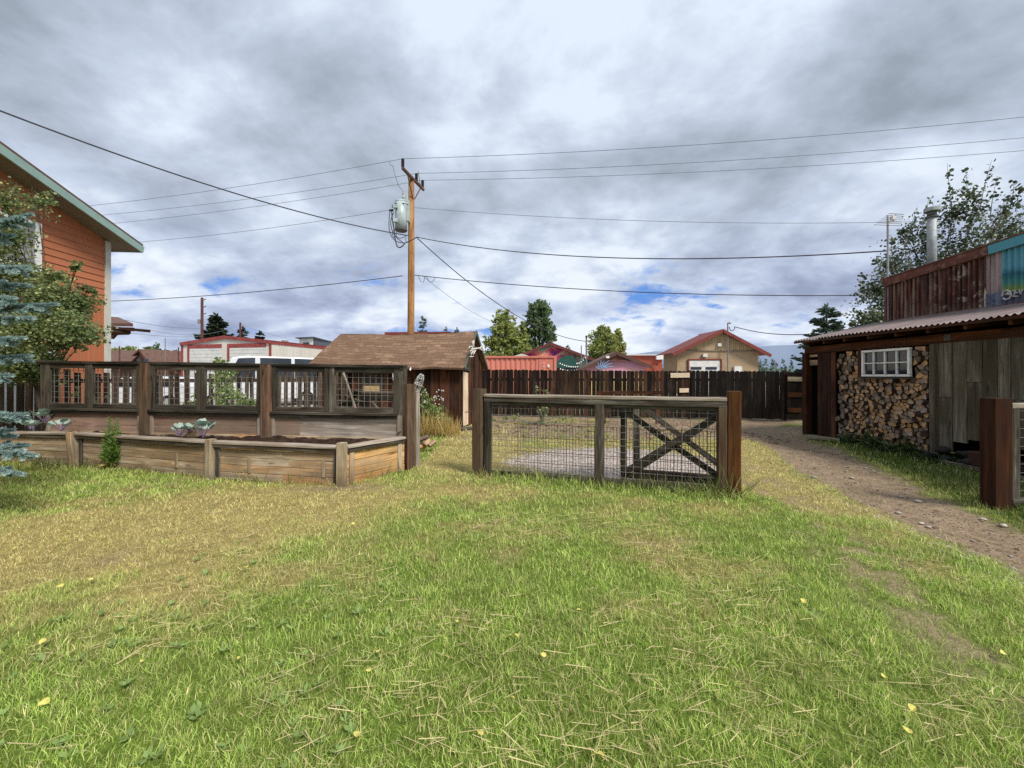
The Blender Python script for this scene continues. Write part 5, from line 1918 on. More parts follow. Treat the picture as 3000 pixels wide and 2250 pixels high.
# brown house far behind the screen
a, b = V(at(372, 1100, 62)), V(at(445, 1100, 60)); a.z = b.z = 0
r, d, bk, A, B = gable_house('far brown house with a brown gabled roof between the orange house and the workshop', 'house', 'brown_house', a, b, 9, 3.4, 3.4, .62, 5.6, M_brownwall, M_brownroof, M_brownwall, .4, .25)
m = MB(); p = at(318, 1028, 64); q = at(420, 1028, 63); m.prism([p, q, q + V((2, -4, -1.9)), p + V((-1, -4, -1.9))], UPZ * .1); m.build('wing_roof', M_brownroof, r)
m = MB(); p, q = at(318, 1100, 62.5), at(378, 1100, 62); p.z = q.z = 0; m.prism([p, q, q + UPZ * 3.4, p + UPZ * 3.4], V((0, .2, 0))); m.build('wing_wall', M_brownwall, r)
for px in (366, 407, 428):
    m = MB(); c = at(px, 1056, 59.5 if px > 380 else 61.8); m.box(c, (.6, .08, .5)); m.build('window', M_doorwhite if px < 380 else M_glass, r)

# red roof peeping over the dark shed
rr = thing('red_roofed_building', 'building whose dull red roof edge shows over the dark shed ridge', 'building', (-9, 40, 0))
m = MB(); p, q = at(1127, 978, 38), at(1320, 976, 38); m.prism([p, q, q + V((-.5, 4, .35)), p + V((.5, 4, .35))], UPZ * .16); m.beam(p, q, .1, .3); m.build('roof', M_redroof, rr)
m = MB(); m.prism([V((p.x + .4, 38.3, 0)), V((q.x - .4, 38.3, 0)), V((q.x - .4, 38.3, p.z)), V((p.x + .4, 38.3, p.z))], V((0, 5, 0))); m.build('wall', M_brownwall, rr)

# container
sc_ = thing('shipping_container', 'salmon orange corrugated shipping container behind the board fence', 'container', (-.5, 22, 0))
c0, c1 = at(1320, 1043, 21.6), at(1628, 1046, 21.6)
m = MB()
xs_ = np.arange(c0.x, c1.x - .9, .03)
vs, fs = [], []
for x_ in xs_:
    ph = (x_ / .28) % 1
    o_ = .045 * (min(1, max(0, abs(ph - .5) * 6 - 1)))
    vs += [(x_, 21.6 + .05 - o_, .1), (x_, 21.6 + .05 - o_, 2.5)]
fs = [(2 * i, 2 * i + 2, 2 * i + 3, 2 * i + 1) for i in range(len(xs_) - 1)]
m.add(vs, fs)
m.prism([(c1.x - .95, 21.6, .1), (c1.x, 21.6, .1), (c1.x, 21.6, 2.5), (c1.x - .95, 21.6, 2.5)], (0, .06, 0))
m.build('side_panel', M_contain, sc_)
m = MB()
m.prism([(c1.x, 21.6, .1), (c1.x + .25, 24, .1), (c1.x + .25, 24, 2.5), (c1.x, 21.6, 2.5)], (-.06, .0, 0))
m.build('end_panel', M_contain, sc_)
m = MB()
m.beam((c0.x, 21.6, 2.54), (c1.x, 21.6, 2.54), .12, .1); m.beam((c1.x, 21.6, 2.54), (c1.x + .25, 24, 2.54), .1, .1)
m.beam((c1.x - .03, 21.57, .05), (c1.x - .03, 21.57, 2.5), .14, .08, (0, 1, 0))
m.prism([(c0.x, 21.62, 2.52), (c1.x, 21.62, 2.52), (c1.x + .25, 24, 2.52), (c0.x, 24, 2.52)], (0, 0, .05))
m.build('top_rail', M_contain, sc_)
m = MB()
for (px, py, w_, h_) in ((1607, 1072, .10, .16), (1593.5, 1064, .03, .10), (1593.5, 1073, .03, .12)):
    c = at(px, py, 21.55); m.box(c, (w_, .02, h_))
m.build('white_marking', M_white, sc_)

# mural house with the green awning
M_darkred = plain('dark_red_board', lin(104, 54, 50), .15, .7, 2)
a, b = V(at(1500, 1100, 31.2)), V(at(1745, 1100, 30.8)); a.z = b.z = 0
r, d, bk, A, B = gable_house('larger mural-painted house with swirling colours, red roof edge and a green awning', 'house', 'mural_house', a, b, 4, 2.85, 2.72, 
                              .46, 4.10, M_mural, M_darkred, M_darkred, .3, .22)
m = MB()
c = at(1660, 1095, 31.0)
pts = []
for i in range(13):
    t = math.pi * i / 12
    pts.append(c + d * (1.05 * math.cos(t)) - bk * .1 + UPZ * (1.35 * math.sin(t) + .1))
m.prism(pts, -bk * .5)
m.build('awning', M_green_awn, r)
m = MB(); m.prism([c - d * 1.0 - bk * .15 - UPZ * 1.5, c + d * 1.0 - bk * .15 - UPZ * 1.5, c + d * 1.0 - bk * .15 + UPZ * .45, c - d * 1.0 - bk * .15 + UPZ * .45], -bk * .5); m.build('dark_window', M_dk, r)
m = MB(); p = at(1506, 1043, 29); q = at(1550, 1043, 29); m.prism([p - UPZ * .5, q - UPZ * .5, q, lerp(p, q, .5) + UPZ * .18, p], V((0, 2, 0))); m.build('porch_gable', M_cream, r)
sl = thing('string_lights', 'strings of white bulbs hung across the front of the green awning', 'string lights', tuple(at(1660, 1065, 27)))
for (x0, y0, x1, y1) in ((1641, 1062, 1692, 1071), (1642, 1078, 1696, 1080), (1690, 1062, 1715, 1045)):
    m = MB(); P = [at(x0 + (x1 - x0) * t, y0 + (y1 - y0) * t + 5 * 4 * t * (1 - t) * .8, 27) for t in [i / 8 for i in range(9)]]
    m.tube(P, .02, 4); m.build('cable', M_cable, sl)
    for p in P[::2] if x0 > 1680 else P:
        m = MB(); m.tube([p - UPZ * .10, p - UPZ * .03], .055, 6, .03); m.build('bulb', M_bulb, sl)
mk = thing('service_mast', 'grey service mast with a dark weather cap beside the mural house', 'service mast', tuple(at(1718, 1100, 27.5)))
m = MB(); p = at(1718, 988, 27.5); m.tube([V((p.x, p.y, 0)), p], .06, 8); m.build('mast', M_wire, mk)
m = MB(); m.tube([p, p + UPZ * .12], .1, 8, .05); m.build('weather_cap', M_black, mk)
m = MB(); m.tube([at(1716, 1040, 27.4), at(1700, 1060, 27), at(1690, 1068, 27)], .03, 5); m.tube([at(1721, 1010, 27.5), at(1734, 1045, 28.5)], .02, 5); m.build('brace', M_wire, mk)
m = MB(); p = at(1703, 1012, 28.5); m.tube([V((p.x, p.y, 0)), p], .04, 6); tag(m.build('thin_mast', M_wire, None), 'short thin grey pipe standing left of the service mast by the mural house', 'pipe')

# pink sunset house
a, b = V(at(1716, 1100, 25.5)), V(at(1893, 1100, 25.3)); a.z = b.z = 0
r, d, bk, A, B = gable_house('smaller house painted with a pink and yellow sunset mural under a brown roof', 'house', 'sunset_mural_house', a, b, 3.5, 2.05, 2.2, .50, 3.02, M_sunset, M_brownroof, plain('dark_brown_trim', lin(92, 66, 58), .12, .8), .3, .22)
M_plume = plain('painted_blue_feather', lin(128, 152, 178), .12, .9)
m = MB()
c = at(1764, 1082, 25.3)
for i in range(7):
    an_ = math.radians(18 + i * 24)
    dx = d * math.cos(an_) + UPZ * math.sin(an_)
    pr = -d * math.sin(an_) + UPZ * math.cos(an_)
    o_ = -bk * (.28)
    m.tube([c + o_ + dx * .1, c + o_ + dx * .35 + pr * .05, c + o_ + dx * .62 - pr * .02 + d * .12], .07, 4, .02)
m.build('painted_feathers', M_plume, r)
m = MB(); q0, q1 = lerp(A, B, .30), lerp(A, B, .72); m.prism([q0 - bk * .12 + UPZ * 2.52, q1 - bk * .12 + UPZ * 2.52, lerp(A, B, .5) - bk * .12 + UPZ * 2.9], -bk * .1); m.beam(q0 - bk * .25 + UPZ * 2.48, q1 - bk * .25 + UPZ * 2.48, .1, .08); m.build('gable_panel', M_brownwall, r)
m = MB(); m.box(at(1780, 1046, 24.9), (.2, .14, .14)); m.build('flood_light', M_white, r)

# flat red building
rb = thing('red_flat_building', 'flat-topped red building with a white parapet edge beside the tan garage', 'building', (14, 46, 0))
p0, p1 = at(1838, 1100, 44), at(1940, 1100, 43); p0.z = p1.z = 0
m = MB(); m.prism([p0, p1, p1 + UPZ * 3.72, p0 + UPZ * 3.78], V((0, 6, 0))); m.build('wall', M_redwall, rb)
m = MB(); m.beam(p0 + UPZ * 3.85, p1 - V((.7, 0, 0)) + UPZ * 3.8, .3, .12); m.box(p1 + V((-.32, -.05, 3.55)), (.75, .3, .55)); m.build('parapet_edge', M_white, rb)
m = MB(); m.box(at(1924, 1068, 42.9), (.18, .1, .18)); m.build('wall_light', M_black, rb)

# tan block garage
a, b = V(at(1984, 1100, 32)), V(at(2222, 1100, 32)); a.z = b.z = 0
r, d, bk, A, B = gable_house('tan block garage with a red roof edge and a pale sectional door', 'garage', 'block_garage', a, b, 2.9, 3.58, 3.5, .515, 5.22, M_brick, M_redroof, M_redroof, .62, .26)
m = MB()
q0, q1, ap = A + UPZ * 3.6 - bk * .03, B + UPZ * 3.52 - bk * .03, lerp(A, B, .515) + UPZ * 5.08 - bk * .03
def gtop(t): return 3.6 + (5.08 - 3.6) * (t / .515 if t < .515 else (1 - t) / .485)
t = .015
while t < .98:
    p, q = lerp(A, B, t) - bk * .04, lerp(A, B, t + .022) - bk * .04
    m.prism([p + UPZ * 3.6, q + UPZ * 3.6, q + UPZ * max(3.62, gtop(t + .022)), p + UPZ * max(3.62, gtop(t))], bk * .03, axis=(0, 0, 1))
    t += .025
m.build('gable_boards', plain('tan_gable_board', lin(184, 162, 128), .12, .85, 3, rndvar=.10), r)
m = MB(); m.beam(q0 - bk * .02, q1 - bk * .02, .06, .1); m.build('belt_trim', M_soffit, r)
m = MB()
p, q = at(2017, 1055, 31.9), at(2112, 1055, 31.9)
m.beam(p + UPZ * .05 - V((.05, 0, 0)), q + UPZ * .05 + V((.05, 0, 0)), .08, .1); 
for e in (p, q): m.beam(V((e.x, 31.9, 0)), V((e.x, 31.9, e.z)), .12, .08, (0, 1, 0))
fr = m.build('door_frame', M_redroof, r)
m = MB(); z_ = p.z - .02
while z_ > 0: m.beam((p.x + .06, 31.93, z_ - .27), (q.x - .06, 31.93, z_ - .27), .04, .52); z_ -= .54
dp = m.build('sectional_door', M_doorwhite, fr)
for x0, x1 in ((2024, 2055), (2068, 2100)):
    m = MB(); c, e = at(x0, 1079, 31.88), at(x1, 1079, 31.88); m.beam(c, e, .03, .2); m.build('door_window', M_glass, dp)
for px, py, w_, h_, nm in ((2107, 1010, .3, .26, 'vent'), (2065, 1041, .36, .26, 'wall_light'), (2161, 1082, .62, .5, 'meter_box')):
    m = MB(); m.box(at(px, py, 31.85), (w_, .2, h_)); m.build(nm, M_doorwhite, r)
m = MB(); p = at(2132, 948, 31.5); m.tube([V((p.x, p.y, 0)), p], .055, 8); m.tube([p, p + V((.15, 0, .08)), p + V((.22, 0, -.02))], .07, 8); m.build('service_mast', M_wire, r)
m = MB(); m.tube([at(2136, 958, 31.5), at(2140, 968, 31.5), at(2147, 969, 31.5), at(2152, 964, 31.5), at(2152, 957, 31.5)], .03, 5); m.build('drip_loop', M_cable, r)

# ------------------------------------------------------------------ white van and car beyond the pickets
def vehicle(name, label, cat, prof, wid, loc, rz, glass, wheels, wr):
    r = thing(name, label, cat, loc)
    R = Matrix.Rotation(rz, 4, 'Z')
    T = lambda x_, y_, z_: V(loc) + R @ V((x_, y_, z_))
    m = MB()
    n = len(prof)
    ins = lambda z_: 0 if z_ < 1.05 else (z_ - 1.05) * .13
    vs = [T(x_, -wid / 2 + ins(z_), z_) for x_, z_ in prof] + [T(x_, wid / 2 - ins(z_), z_) for x_, z_ in prof]
    fs = [tuple(range(n))[::-1], tuple(range(n, 2 * n))] + [(i, (i + 1) % n, (i + 1) % n + n, i + n) for i in range(n)]
    m.add(vs, fs)
    o = m.build('body', M_vanwhite, r)
    md = o.modifiers.new('bevel', 'BEVEL'); md.width = .05; md.segments = 3; md.limit_method = 'ANGLE'
    for gl in glass:
        for sd_ in (-1, 1):
            m = MB(); m.poly([T(x_, sd_ * (wid / 2 - ins(z_) + .012), z_) for x_, z_ in gl]); m.build('side_window', M_glass, r)
    x0, z0, x1, z1 = prof[1][0], prof[1][1], prof[2][0], prof[2][1]
    P = lambda t, yy: T(x0 + (x1 - x0) * t + (-.02), yy, z0 + (z1 - z0) * t + .02)
    m = MB(); m.poly([P(.1, -wid / 2 + .16), P(.1, wid / 2 - .16), P(.9, wid / 2 - .3), P(.9, -wid / 2 + .3)]); m.build('windscreen', M_glass, r)
    for wx in wheels:
        for sd_ in (-1, 1):
            m = MB(); m.tube([T(wx, sd_ * (wid / 2 - .2), wr), T(wx, sd_ * (wid / 2 + .01), wr)], wr, 20); wo = m.build('wheel', M_black, r)
            m = MB(); m.tube([T(wx, sd_ * (wid / 2), wr), T(wx, sd_ * (wid / 2 + .025), wr)], wr * .55, 14); m.build('rim', M_steel, wo)
    for sd_ in (-1, 1):
        m = MB(); m.beam(T(prof[0][0] - .01, sd_ * (wid / 2 - .35), .85), T(prof[0][0] - .01, sd_ * (wid / 2 - .12), .85), .04, .14); m.build('headlight', M_steel, r)
    return r


vp = at(690, 1100, 18.2); vp.z = 0
vehicle('white_van', 'white van parked beyond the picket fence in front of the workshop', 'van',
        [(-2.6, 1.05), (-1.75, 1.25), (-1.15, 2.33), (-.6, 2.43), (2.8, 2.40), (3.0, 2.2), (3.0, .35), (-2.65, .35)], 2.0, tuple(vp + V((.55, .9, 0))), math.radians(38),
        [[(-1.35, 1.35), (-.9, 2.3), (-.25, 2.34), (-.25, 1.35)], [(-.05, 1.35), (-.05, 2.34), (1.25, 2.34), (1.25, 1.35)], [(1.4, 1.35), (1.4, 2.34), (2.7, 2.30), (2.7, 1.4)]], (-1.75, 1.9), .36)
vp = at(430, 1100, 17.5); vp.z = 0
vehicle('white_car', 'white car glimpsed through the picket gaps left of the white van', 'car',
        [(-2.2, .8), (-1.0, 1.0), (-.4, 1.40), (.2, 1.46), (1.5, 1.42), (2.1, .98), (2.15, .3), (-2.2, .3)], 1.8, tuple(vp), math.radians(12),
        [[(-.75, 1.02), (-.3, 1.36), (.3, 1.38), (.3, 1.02)], [(.4, 1.02), (.4, 1.38), (1.3, 1.36), (1.7, 1.02)]], (-1.35, 1.35), .32)

# ------------------------------------------------------------------ utility pole and its lines
up = thing('utility_pole', 'tall honey-brown timber utility pole with a slanting crossarm behind the dark shed', 'utility pole', (-4.48, 17, 0))
PT = at(1205, 522, 17)
PX = PT.x
m = MB(); m.tube([(PX - .02, 17, 0), (PX - .02, 17, 3), (PX + .0, 17, 7), (PX, 17, PT.z)], .165, 16, .125); m.build('pole', W_pole, up, True)
X0, X1 = at(1179, 492, 16.05), at(1241, 556, 17.95)
m = MB(); m.beam(X0, X1, .10, .12, ch=.01); m.build('crossarm', W_arm, up)
m = MB(); m.beam(lerp(X0, X1, .22) - UPZ * .05, V((PX + .1, 16.9, PT.z - .95)), .04, .03); m.beam(lerp(X0, X1, .85) - UPZ * .05, V((PX + .1, 17.05, PT.z - .95)), .04, .03); m.build('crossarm_brace', W_arm, up)
tops = []
for (px, py0, py1, D) in ((1180, 488, 465, 16.1), (1220, 529, 508, 17.3), (1238, 547, 528, 17.85)):
    p, q = at(px, py0, D), at(px, py1, D)
    m = MB(); m.tube([p - UPZ * .08, q], .05, 10, .045)
    for k in range(5): m.tube([lerp(p, q, k / 5), lerp(p, q, k / 5 + .1)], .068, 10)
    m.build('insulator', M_ceramic, up); tops.append(q)
m = MB(); m.tube([at(1225, 502, 17.3), at(1231, 540, 17.3)], .015, 5); m.build('lightning_rod', M_tankdk, up)
tf = thing('transformer', 'pale grey cylindrical transformer hung on the near side of the utility pole', 'transformer', tuple(at(1175, 678, 16.75)))
c0, c1 = at(1175, 676, 16.72), at(1175, 594, 16.72)
m = MB(); m.tube([c0, lerp(c0, c1, .5), c1], .255, 24); m.build('tank', M_tank, tf, True)
m = MB(); m.tube([c0 - UPZ * .012, c0 + UPZ * .03], .245, 24); m.tube([c0 + UPZ * .02, c0 + UPZ * .07], .266, 24); m.build('base', M_tankdk, tf)
m = MB(); m.tube([c1, c1 + UPZ * .05, c1 + UPZ * .10], .264, 24, .15); m.build('lid', M_tank, tf, True)
m = MB(); p = at(1183, 590, 16.7); m.tube([p - UPZ * .1, p + UPZ * .22], .05, 10); m.tube([p + UPZ * .14, p + UPZ * .36], .075, 10); m.build('bushing', M_tank, tf)
m = MB()
for py in (605, 646): m.box(at(1159, py, 16.45), (.18, .16, .15))
m.box(at(1197, 620, 16.8), (.1, .3, .9))
m.build('bracket', M_tank, tf)
m = MB()
ZP = lambda x_, y_, D=16.5: at(1080 + x_ / 5.528, 440 + y_ / 5.528, D)
for path, r_ in (([(345, 975), (330, 1150), (330, 1290), (370, 1400), (450, 1490), (600, 1505)], .018), ([(375, 990), (385, 1130), (415, 1290), (430, 1450), (460, 1560), (500, 1582), (545, 1560), (590, 1500)], .026), ([(405, 1010), (350, 1150), (375, 1300), (450, 1420), (560, 1500)], .018), ([(460, 1290), (440, 1380), (480, 1430), (560, 1420), (610, 1370)], .014), ([(430, 1290), (380, 1310), (390, 1390), (440, 1440)], .014),
                 ([(600, 1500), (680, 1470), (740, 1430), (790, 1405)], .022), ([(400, 930), (375, 920), (390, 880), (470, 850), (560, 855), (640, 885)], .018), ([(610, 1400), (595, 1450), (620, 1490)], .014), ([(345, 985), (345, 970), (400, 970)], .05)):
    P = [ZP(*p) for p in path]
    # smooth
    for _ in range(2):
        Q = [P[0]]
        for i in range(len(P) - 1): Q += [lerp(P[i], P[i + 1], .25), lerp(P[i], P[i + 1], .75)]
        Q.append(P[-1]); P = Q
    m.tube(P, r_, 5)
m.build('cable_loops', M_cable, tf)
m = MB(); P = [ZP(350, 180, 16.2), ZP(345, 240, 16.2), ZP(390, 250, 16.3), ZP(420, 380, 16.4), ZP(480, 570, 16.5), ZP(575, 690, 16.6)]; m.tube(P, .012, 5); m.build('drop_lead', M_line, tf)


def wire(label, P, Q, sag, r, mat=None, n=40, name='power_line', grp=None):
    P, Q = V(P), V(Q)
    pts = [lerp(P, Q, i / n) - UPZ * (4 * sag * (i / n) * (1 - i / n)) for i in range(n + 1)]
    b_ = MB(); b_.tube(pts, r, 5, cap=False)
    return tag(b_.build(name, mat or M_line, None), label, 'power line', grp)


def ext(P, Q, k):
    return V(P) + (V(Q) - V(P)) * k


for nm, tp, L_, R_ in (('topmost', tops[0], (258, 586, 20.5), (3000, 332, 14.2)), ('second', tops[1], (318, 612, 21.5), (3000, 393, 14.8)), ('third', tops[2], (335, 638, 22), (3000, 431, 15.2))):
    wire(f'{nm} bare overhead line from the crossarm over the orange house', tp, ext(tp, at(*L_), 1.5), .35, .010)
    wire(f'{nm} bare overhead line from the crossarm over the woodshed', tp, ext(tp, at(*R_), 1.15), .30, .010)
p4 = at(1212, 608, 17)
wire('single bare line from the transformer towards the orange house', at(1143, 615, 16.5), ext(at(1143, 615, 16.5), at(415, 697, 20), 1.4), .25, .010)
wire('single bare line from the pole level with the transformer towards the aspen', p4, ext(p4, at(2580, 629, 15), 1.3), .42, .010)
wire('thick twisted cable from the pole rising over the lawn', at(1196, 690, 17), ext(at(1196, 690, 17), at(0, 280, 9), 1.25), .55, .021, M_cable)
wire('thick twisted cable sagging from the pole to the woodshed aerial', at(1222, 695, 17), at(2601, 735, 9.4), .50, .017, M_cable)
wire('thick twisted cable dropping from the pole to the mural house mast', at(1222, 697, 17), at(1716, 1000, 27.5), .95, .021, M_cable)
wire('thin line dropping from the pole towards the yellowing aspens', at(1238, 808, 17), at(1436, 940, 30), .2, .010)
wire('low communication cable from the pole to the orange house', at(1180, 808, 17), ext(at(1180, 808, 17), at(340, 872, 21), 1.3), .25, .018, M_cable)
wire('low communication cable from the pole to the aspen behind the woodshed', at(1214, 806, 17), ext(at(1214, 806, 17), at(2512, 848, 13.5), 1.2), .38, .017, M_cable)
wire('slack service cable from the tan garage mast to the spruce', at(2152, 957, 31.5), at(2370, 979, 26), .25, .03, M_cable)
m = MB(); m.tube([at(1225, 806, 16.9), at(1232, 824, 16.9), at(1240, 828, 16.9), at(1246, 810, 16.9)], .012, 5); m.tube([at(1250, 812, 16.9), at(1258, 826, 16.9), at(1268, 826, 16.9), at(1274, 815, 16.9)], .012, 5)
tag(m.build('cable_loop', M_cable, None), 'two small hanging loops in the low communication cable right of the pole', 'cable')

# far poles
for (px, pyt, D, r_, lab, arms) in ((592, 872, 46, .17, 'far reddish utility pole with short side arms in front of the dark spruce', True), (704, 945, 58, .16, 'far reddish pole among the small spruces behind the workshop', False), (484, 990, 60, .07, 'far thin grey pole left of the workshop', False), (523, 1018, 62, .12, 'far short brown pole beside the workshop corner', False), (350, 1014, 50, .09, 'far thin pole in front of the brown house', False), (2270, 1055, 60, .10, 'far pale pole in front of the forest beside the tan garage', False)):
    p = at(px, pyt, D)
    r0_ = thing('far_pole', lab, 'utility pole', (p.x, p.y, 0))
    m = MB(); m.tube([(p.x, p.y, 0), tuple(p)], r_, 8, r_ * .8); m.build('pole', M_farpole if px not in (484, 2270) else M_wire, r0_)
    if arms:
        m = MB()
        for py in (880, 901, 921): m.tube([at(594, py, D), at(604, py - 4, D)], .06, 5)
        m.build('side_arm', M_wire, r0_)
        m = MB(); m.tube([at(585, 948, D), at(585, 936, D)], .2, 8); m.build('lamp_head', M_wire, r0_)
for k, (x0, y0, D0, x1, y1, D1) in enumerate(((330, 930, 30, 590, 962, 46), (438, 966, 34, 592, 978, 46), (330, 968, 32, 592, 985, 46), (592, 980, 46, 704, 950, 58), (704, 950, 58, 880, 1000, 75))):
    wire(('highest', 'second highest', 'third highest', 'short rising', 'right-hand falling')[k] + ' thin far cable strung between the far reddish poles', at(x0, y0, D0), at(x1, y1, D1), .25, .02)

# ------------------------------------------------------------------ trees and plants
def leaf_geo(P, size, hexa=False, up=.35, N=None):
    n = len(P)
    nr = rng.normal(0, 1, (n, 3)); nr[:, 2] += up
    nr /= np.linalg.norm(nr, axis=1)[:, None]
    t = rng.normal(0, 1, (n, 3))
    t -= nr * (t * nr).sum(1)[:, None]
    t /= np.linalg.norm(t, axis=1)[:, None]
    b = np.cross(nr, t)
    s = size * rng.uniform(.65, 1.3, n)
    if hexa:
        an = np.array([0, 1.05, 2.2, 3.14, 4.08, 5.23]); k = 6
        w = np.array([1.1, .95, .9, .75, .9, .95])
    else:
        an = np.array([0, 1.57, 3.14, 4.71]); k = 4
        w = np.array([1.15, .8, 1.0, .8])
    vs = P[:, None, :] + (t[:, None, :] * (np.cos(an) * w)[None, :, None] + b[:, None, :] * (np.sin(an) * w)[None, :, None]) * (s / 2)[:, None, None]
    fs = np.arange(n)[:, None] * k + np.arange(k)[None, :]
    return vs.reshape(-1, 3), fs, np.repeat(rng.uniform(0, 1, n), k)


def blob(c, r, n, shell=.45):
    v = rng.normal(0, 1, (n, 3)); v /= np.linalg.norm(v, axis=1)[:, None]
    rad = rng.uniform(0, 1, n) ** shell
    return np.array(c)[None, :] + v * rad[:, None] * np.array(r)[None, :] * (1 + .18 * rng.normal(0, 1, n))[:, None]


def spray(P, Dr, L, W):
    """pointed slivers starting at P along Dr"""
    n = len(P)
    Dr = Dr / np.linalg.norm(Dr, axis=1)[:, None]
    sd_ = np.cross(Dr, rng.normal(0, 1, (n, 3)))
    sd_ /= np.linalg.norm(sd_, axis=1)[:, None] + 1e-9
    m_ = P + Dr * (L * .45)[:, None]
    vs = np.stack([P, m_ + sd_ * (W / 2)[:, None], P + Dr * L[:, None], m_ - sd_ * (W / 2)[:, None]], 1).reshape(-1, 3)
    return vs, np.arange(n)[:, None] * 4 + np.arange(4)[None, :], np.repeat(rng.uniform(0, 1, n), 4)


def broadleaf(name, label, base, blobs, leaf, mat, bark, tr, dens, hexa=False, cat='tree', group=None, shell=.45, forks=None):
    """trunk to every blob, clumped leaves; blobs: (centre, (rx, ry, rz), weight)"""
    r = thing(name, label, cat, base, group)
    base = V(base)
    cs = [V(b_[0]) for b_ in blobs]
    top = max(c.z for c in cs)
    m = MB()
    mid = V((sum(c.x for c in cs) / len(cs), sum(c.y for c in cs) / len(cs), base.z + (min(c.z for c in cs) - base.z) * .6))
    tp = max(cs, key=lambda c: c.z)
    m.tube([base - UPZ * .1, lerp(base, mid, .5) + V((U(-.05, .05), 0, 0)) * tr * 4, mid, lerp(mid, tp, .5), tp], tr, 7, tr * .2)
    m.build('trunk', bark, r, True)
    m = MB()
    for c, rr, wt in blobs:
        c = V(c)
        st_ = lerp(mid, V((base.x, base.y, c.z - rr[2])), .5) if c.z - rr[2] > mid.z else mid
        m.tube([st_, lerp(st_, c, .55) + V((U(-1, 1), U(-1, 1), U(.2, 1))) * (rr[0] * .2), c], tr * .24, 5, tr * .06)
        for k in range(5):
            e = V(blob(c, rr, 1, .2)[0])
            m.tube([lerp(st_, c, U(.4, .9)), lerp(c, e, .5) + V((0, 0, U(0, .15))), e], tr * .09, 4, tr * .03)
    m.build('branch', bark, r)
    P = []
    for c, rr, wt in blobs:
        k = max(3, int(dens * wt / 14))
        cc = blob(c, rr, k, shell)
        for q in cc:
            s_ = min(rr) * U(.28, .62)
            P.append(blob(q, (s_ * 1.2, s_ * 1.2, s_ * .8), random.randint(8, 20), .6))
    P = np.concatenate(P)
    v_, f_, rn = leaf_geo(P, leaf, hexa)
    np_mesh('crown', v_, f_, mat, r, rn)
    return r


def conifer(name, label, base, h, rad, mat, layers, per, L, W, group=None, low=.06, top_tilt=0.0, dense=26):
    r = thing(name, label, 'tree', base, group)
    base = V(base)
    m = MB(); m.tube([base, base + V((top_tilt * .4, 0, h * .5)), base + V((top_tilt, 0, h * .985))], rad * .09, 7, rad * .012); m.build('trunk', M_dkbark, r)
    P, Dr, LL, WW = [], [], [], []
    for i in range(layers):
        t = low + (1 - low) * (i + U(-.3, .3)) / layers
        z_ = h * t
        R = rad * (1 - t) ** .85 * U(.8, 1.15) + rad * .04
        for k in range(max(3, int(per * (1 - t * .6)))):
            a_ = U(0, 6.28)
            rk = R * U(.6, 1.12)
            drop = U(-.1, .22) - .25 * t
            nb = max(4, int(dense * rk / rad))
            s_ = np.linspace(.15, 1, nb)
            bp = np.stack([math.cos(a_) * rk * s_, math.sin(a_) * rk * s_, z_ - drop * rk * s_ + .12 * rk * s_ ** 2], 1) + np.array(base + V((top_tilt * t, 0, 0)))
            for sgn in (-1, 1, 0):
                da = a_ + sgn * rng.uniform(.5, 1.0, nb)
                dd = np.stack([np.cos(da), np.sin(da), rng.uniform(-.25, .35, nb)], 1)
                P.append(bp + rng.normal(0, .02 * rad, (nb, 3))); Dr.append(dd)
                LL.append(L * rng.uniform(.6, 1.2, nb) * (1.05 - .5 * s_)); WW.append(W * rng.uniform(.7, 1.3, nb))
    k = 14
    P.append(np.tile(np.array(base + V((top_tilt, 0, h * .93))), (k, 1)) + np.stack([np.zeros(k), np.zeros(k), np.linspace(0, h * .06, k)], 1))
    Dr.append(np.stack([rng.normal(0, .5, k), rng.normal(0, .5, k), rng.uniform(.6, 1.2, k)], 1)); LL.append(np.full(k, L * .7)); WW.append(np.full(k, W))
    v_, f_, rn = spray(np.concatenate(P), np.concatenate(Dr), np.concatenate(LL), np.concatenate(WW))
    np_mesh('crown', v_, f_, mat, r, rn)
    return r


def pxblob(px, py, rpx, rpy, D, wt=1.0, dz=1.0):
    c = at(px, py, D)
    k = D / F
    return (tuple(c), (rpx * k, rpx * k * dz, rpy * k), wt)


# aspen in front of the orange house
T = [(20, 590, 75, 55, .5), (110, 590, 45, 35, .14), (30, 700, 60, 60, .55), (60, 800, 60, 50, .6), (160, 810, 40, 30, .22), (225, 780, 22, 18, .08), (40, 850, 110, 80, 1.5), (160, 880, 85, 60, 1.2), (235, 890, 45, 40, .35), (90, 960, 130, 75, 1.8), (215, 960, 65, 50, .7), (255, 985, 40, 28, .22), (60, 1050, 90, 50, 1.1), (110, 1050, 55, 38, .6), (90, 1095, 80, 34, .6), (-80, 700, 90, 110, 1.2), (-90, 950, 110, 130, 1.5), (265, 850, 22, 18, .08), (200, 1005, 45, 20, .2)]
broadleaf('aspen_tree', 'leafy aspen in front of the orange house wall', (-8.9, 7.7, 0), [pxblob(a_, b_, c_, e_, 7.5 + U(-.4, .4), w_, .8) for a_, b_, c_, e_, w_ in T], .046, F_aspen, M_dkbark, .05, 2300, True, shell=.6)

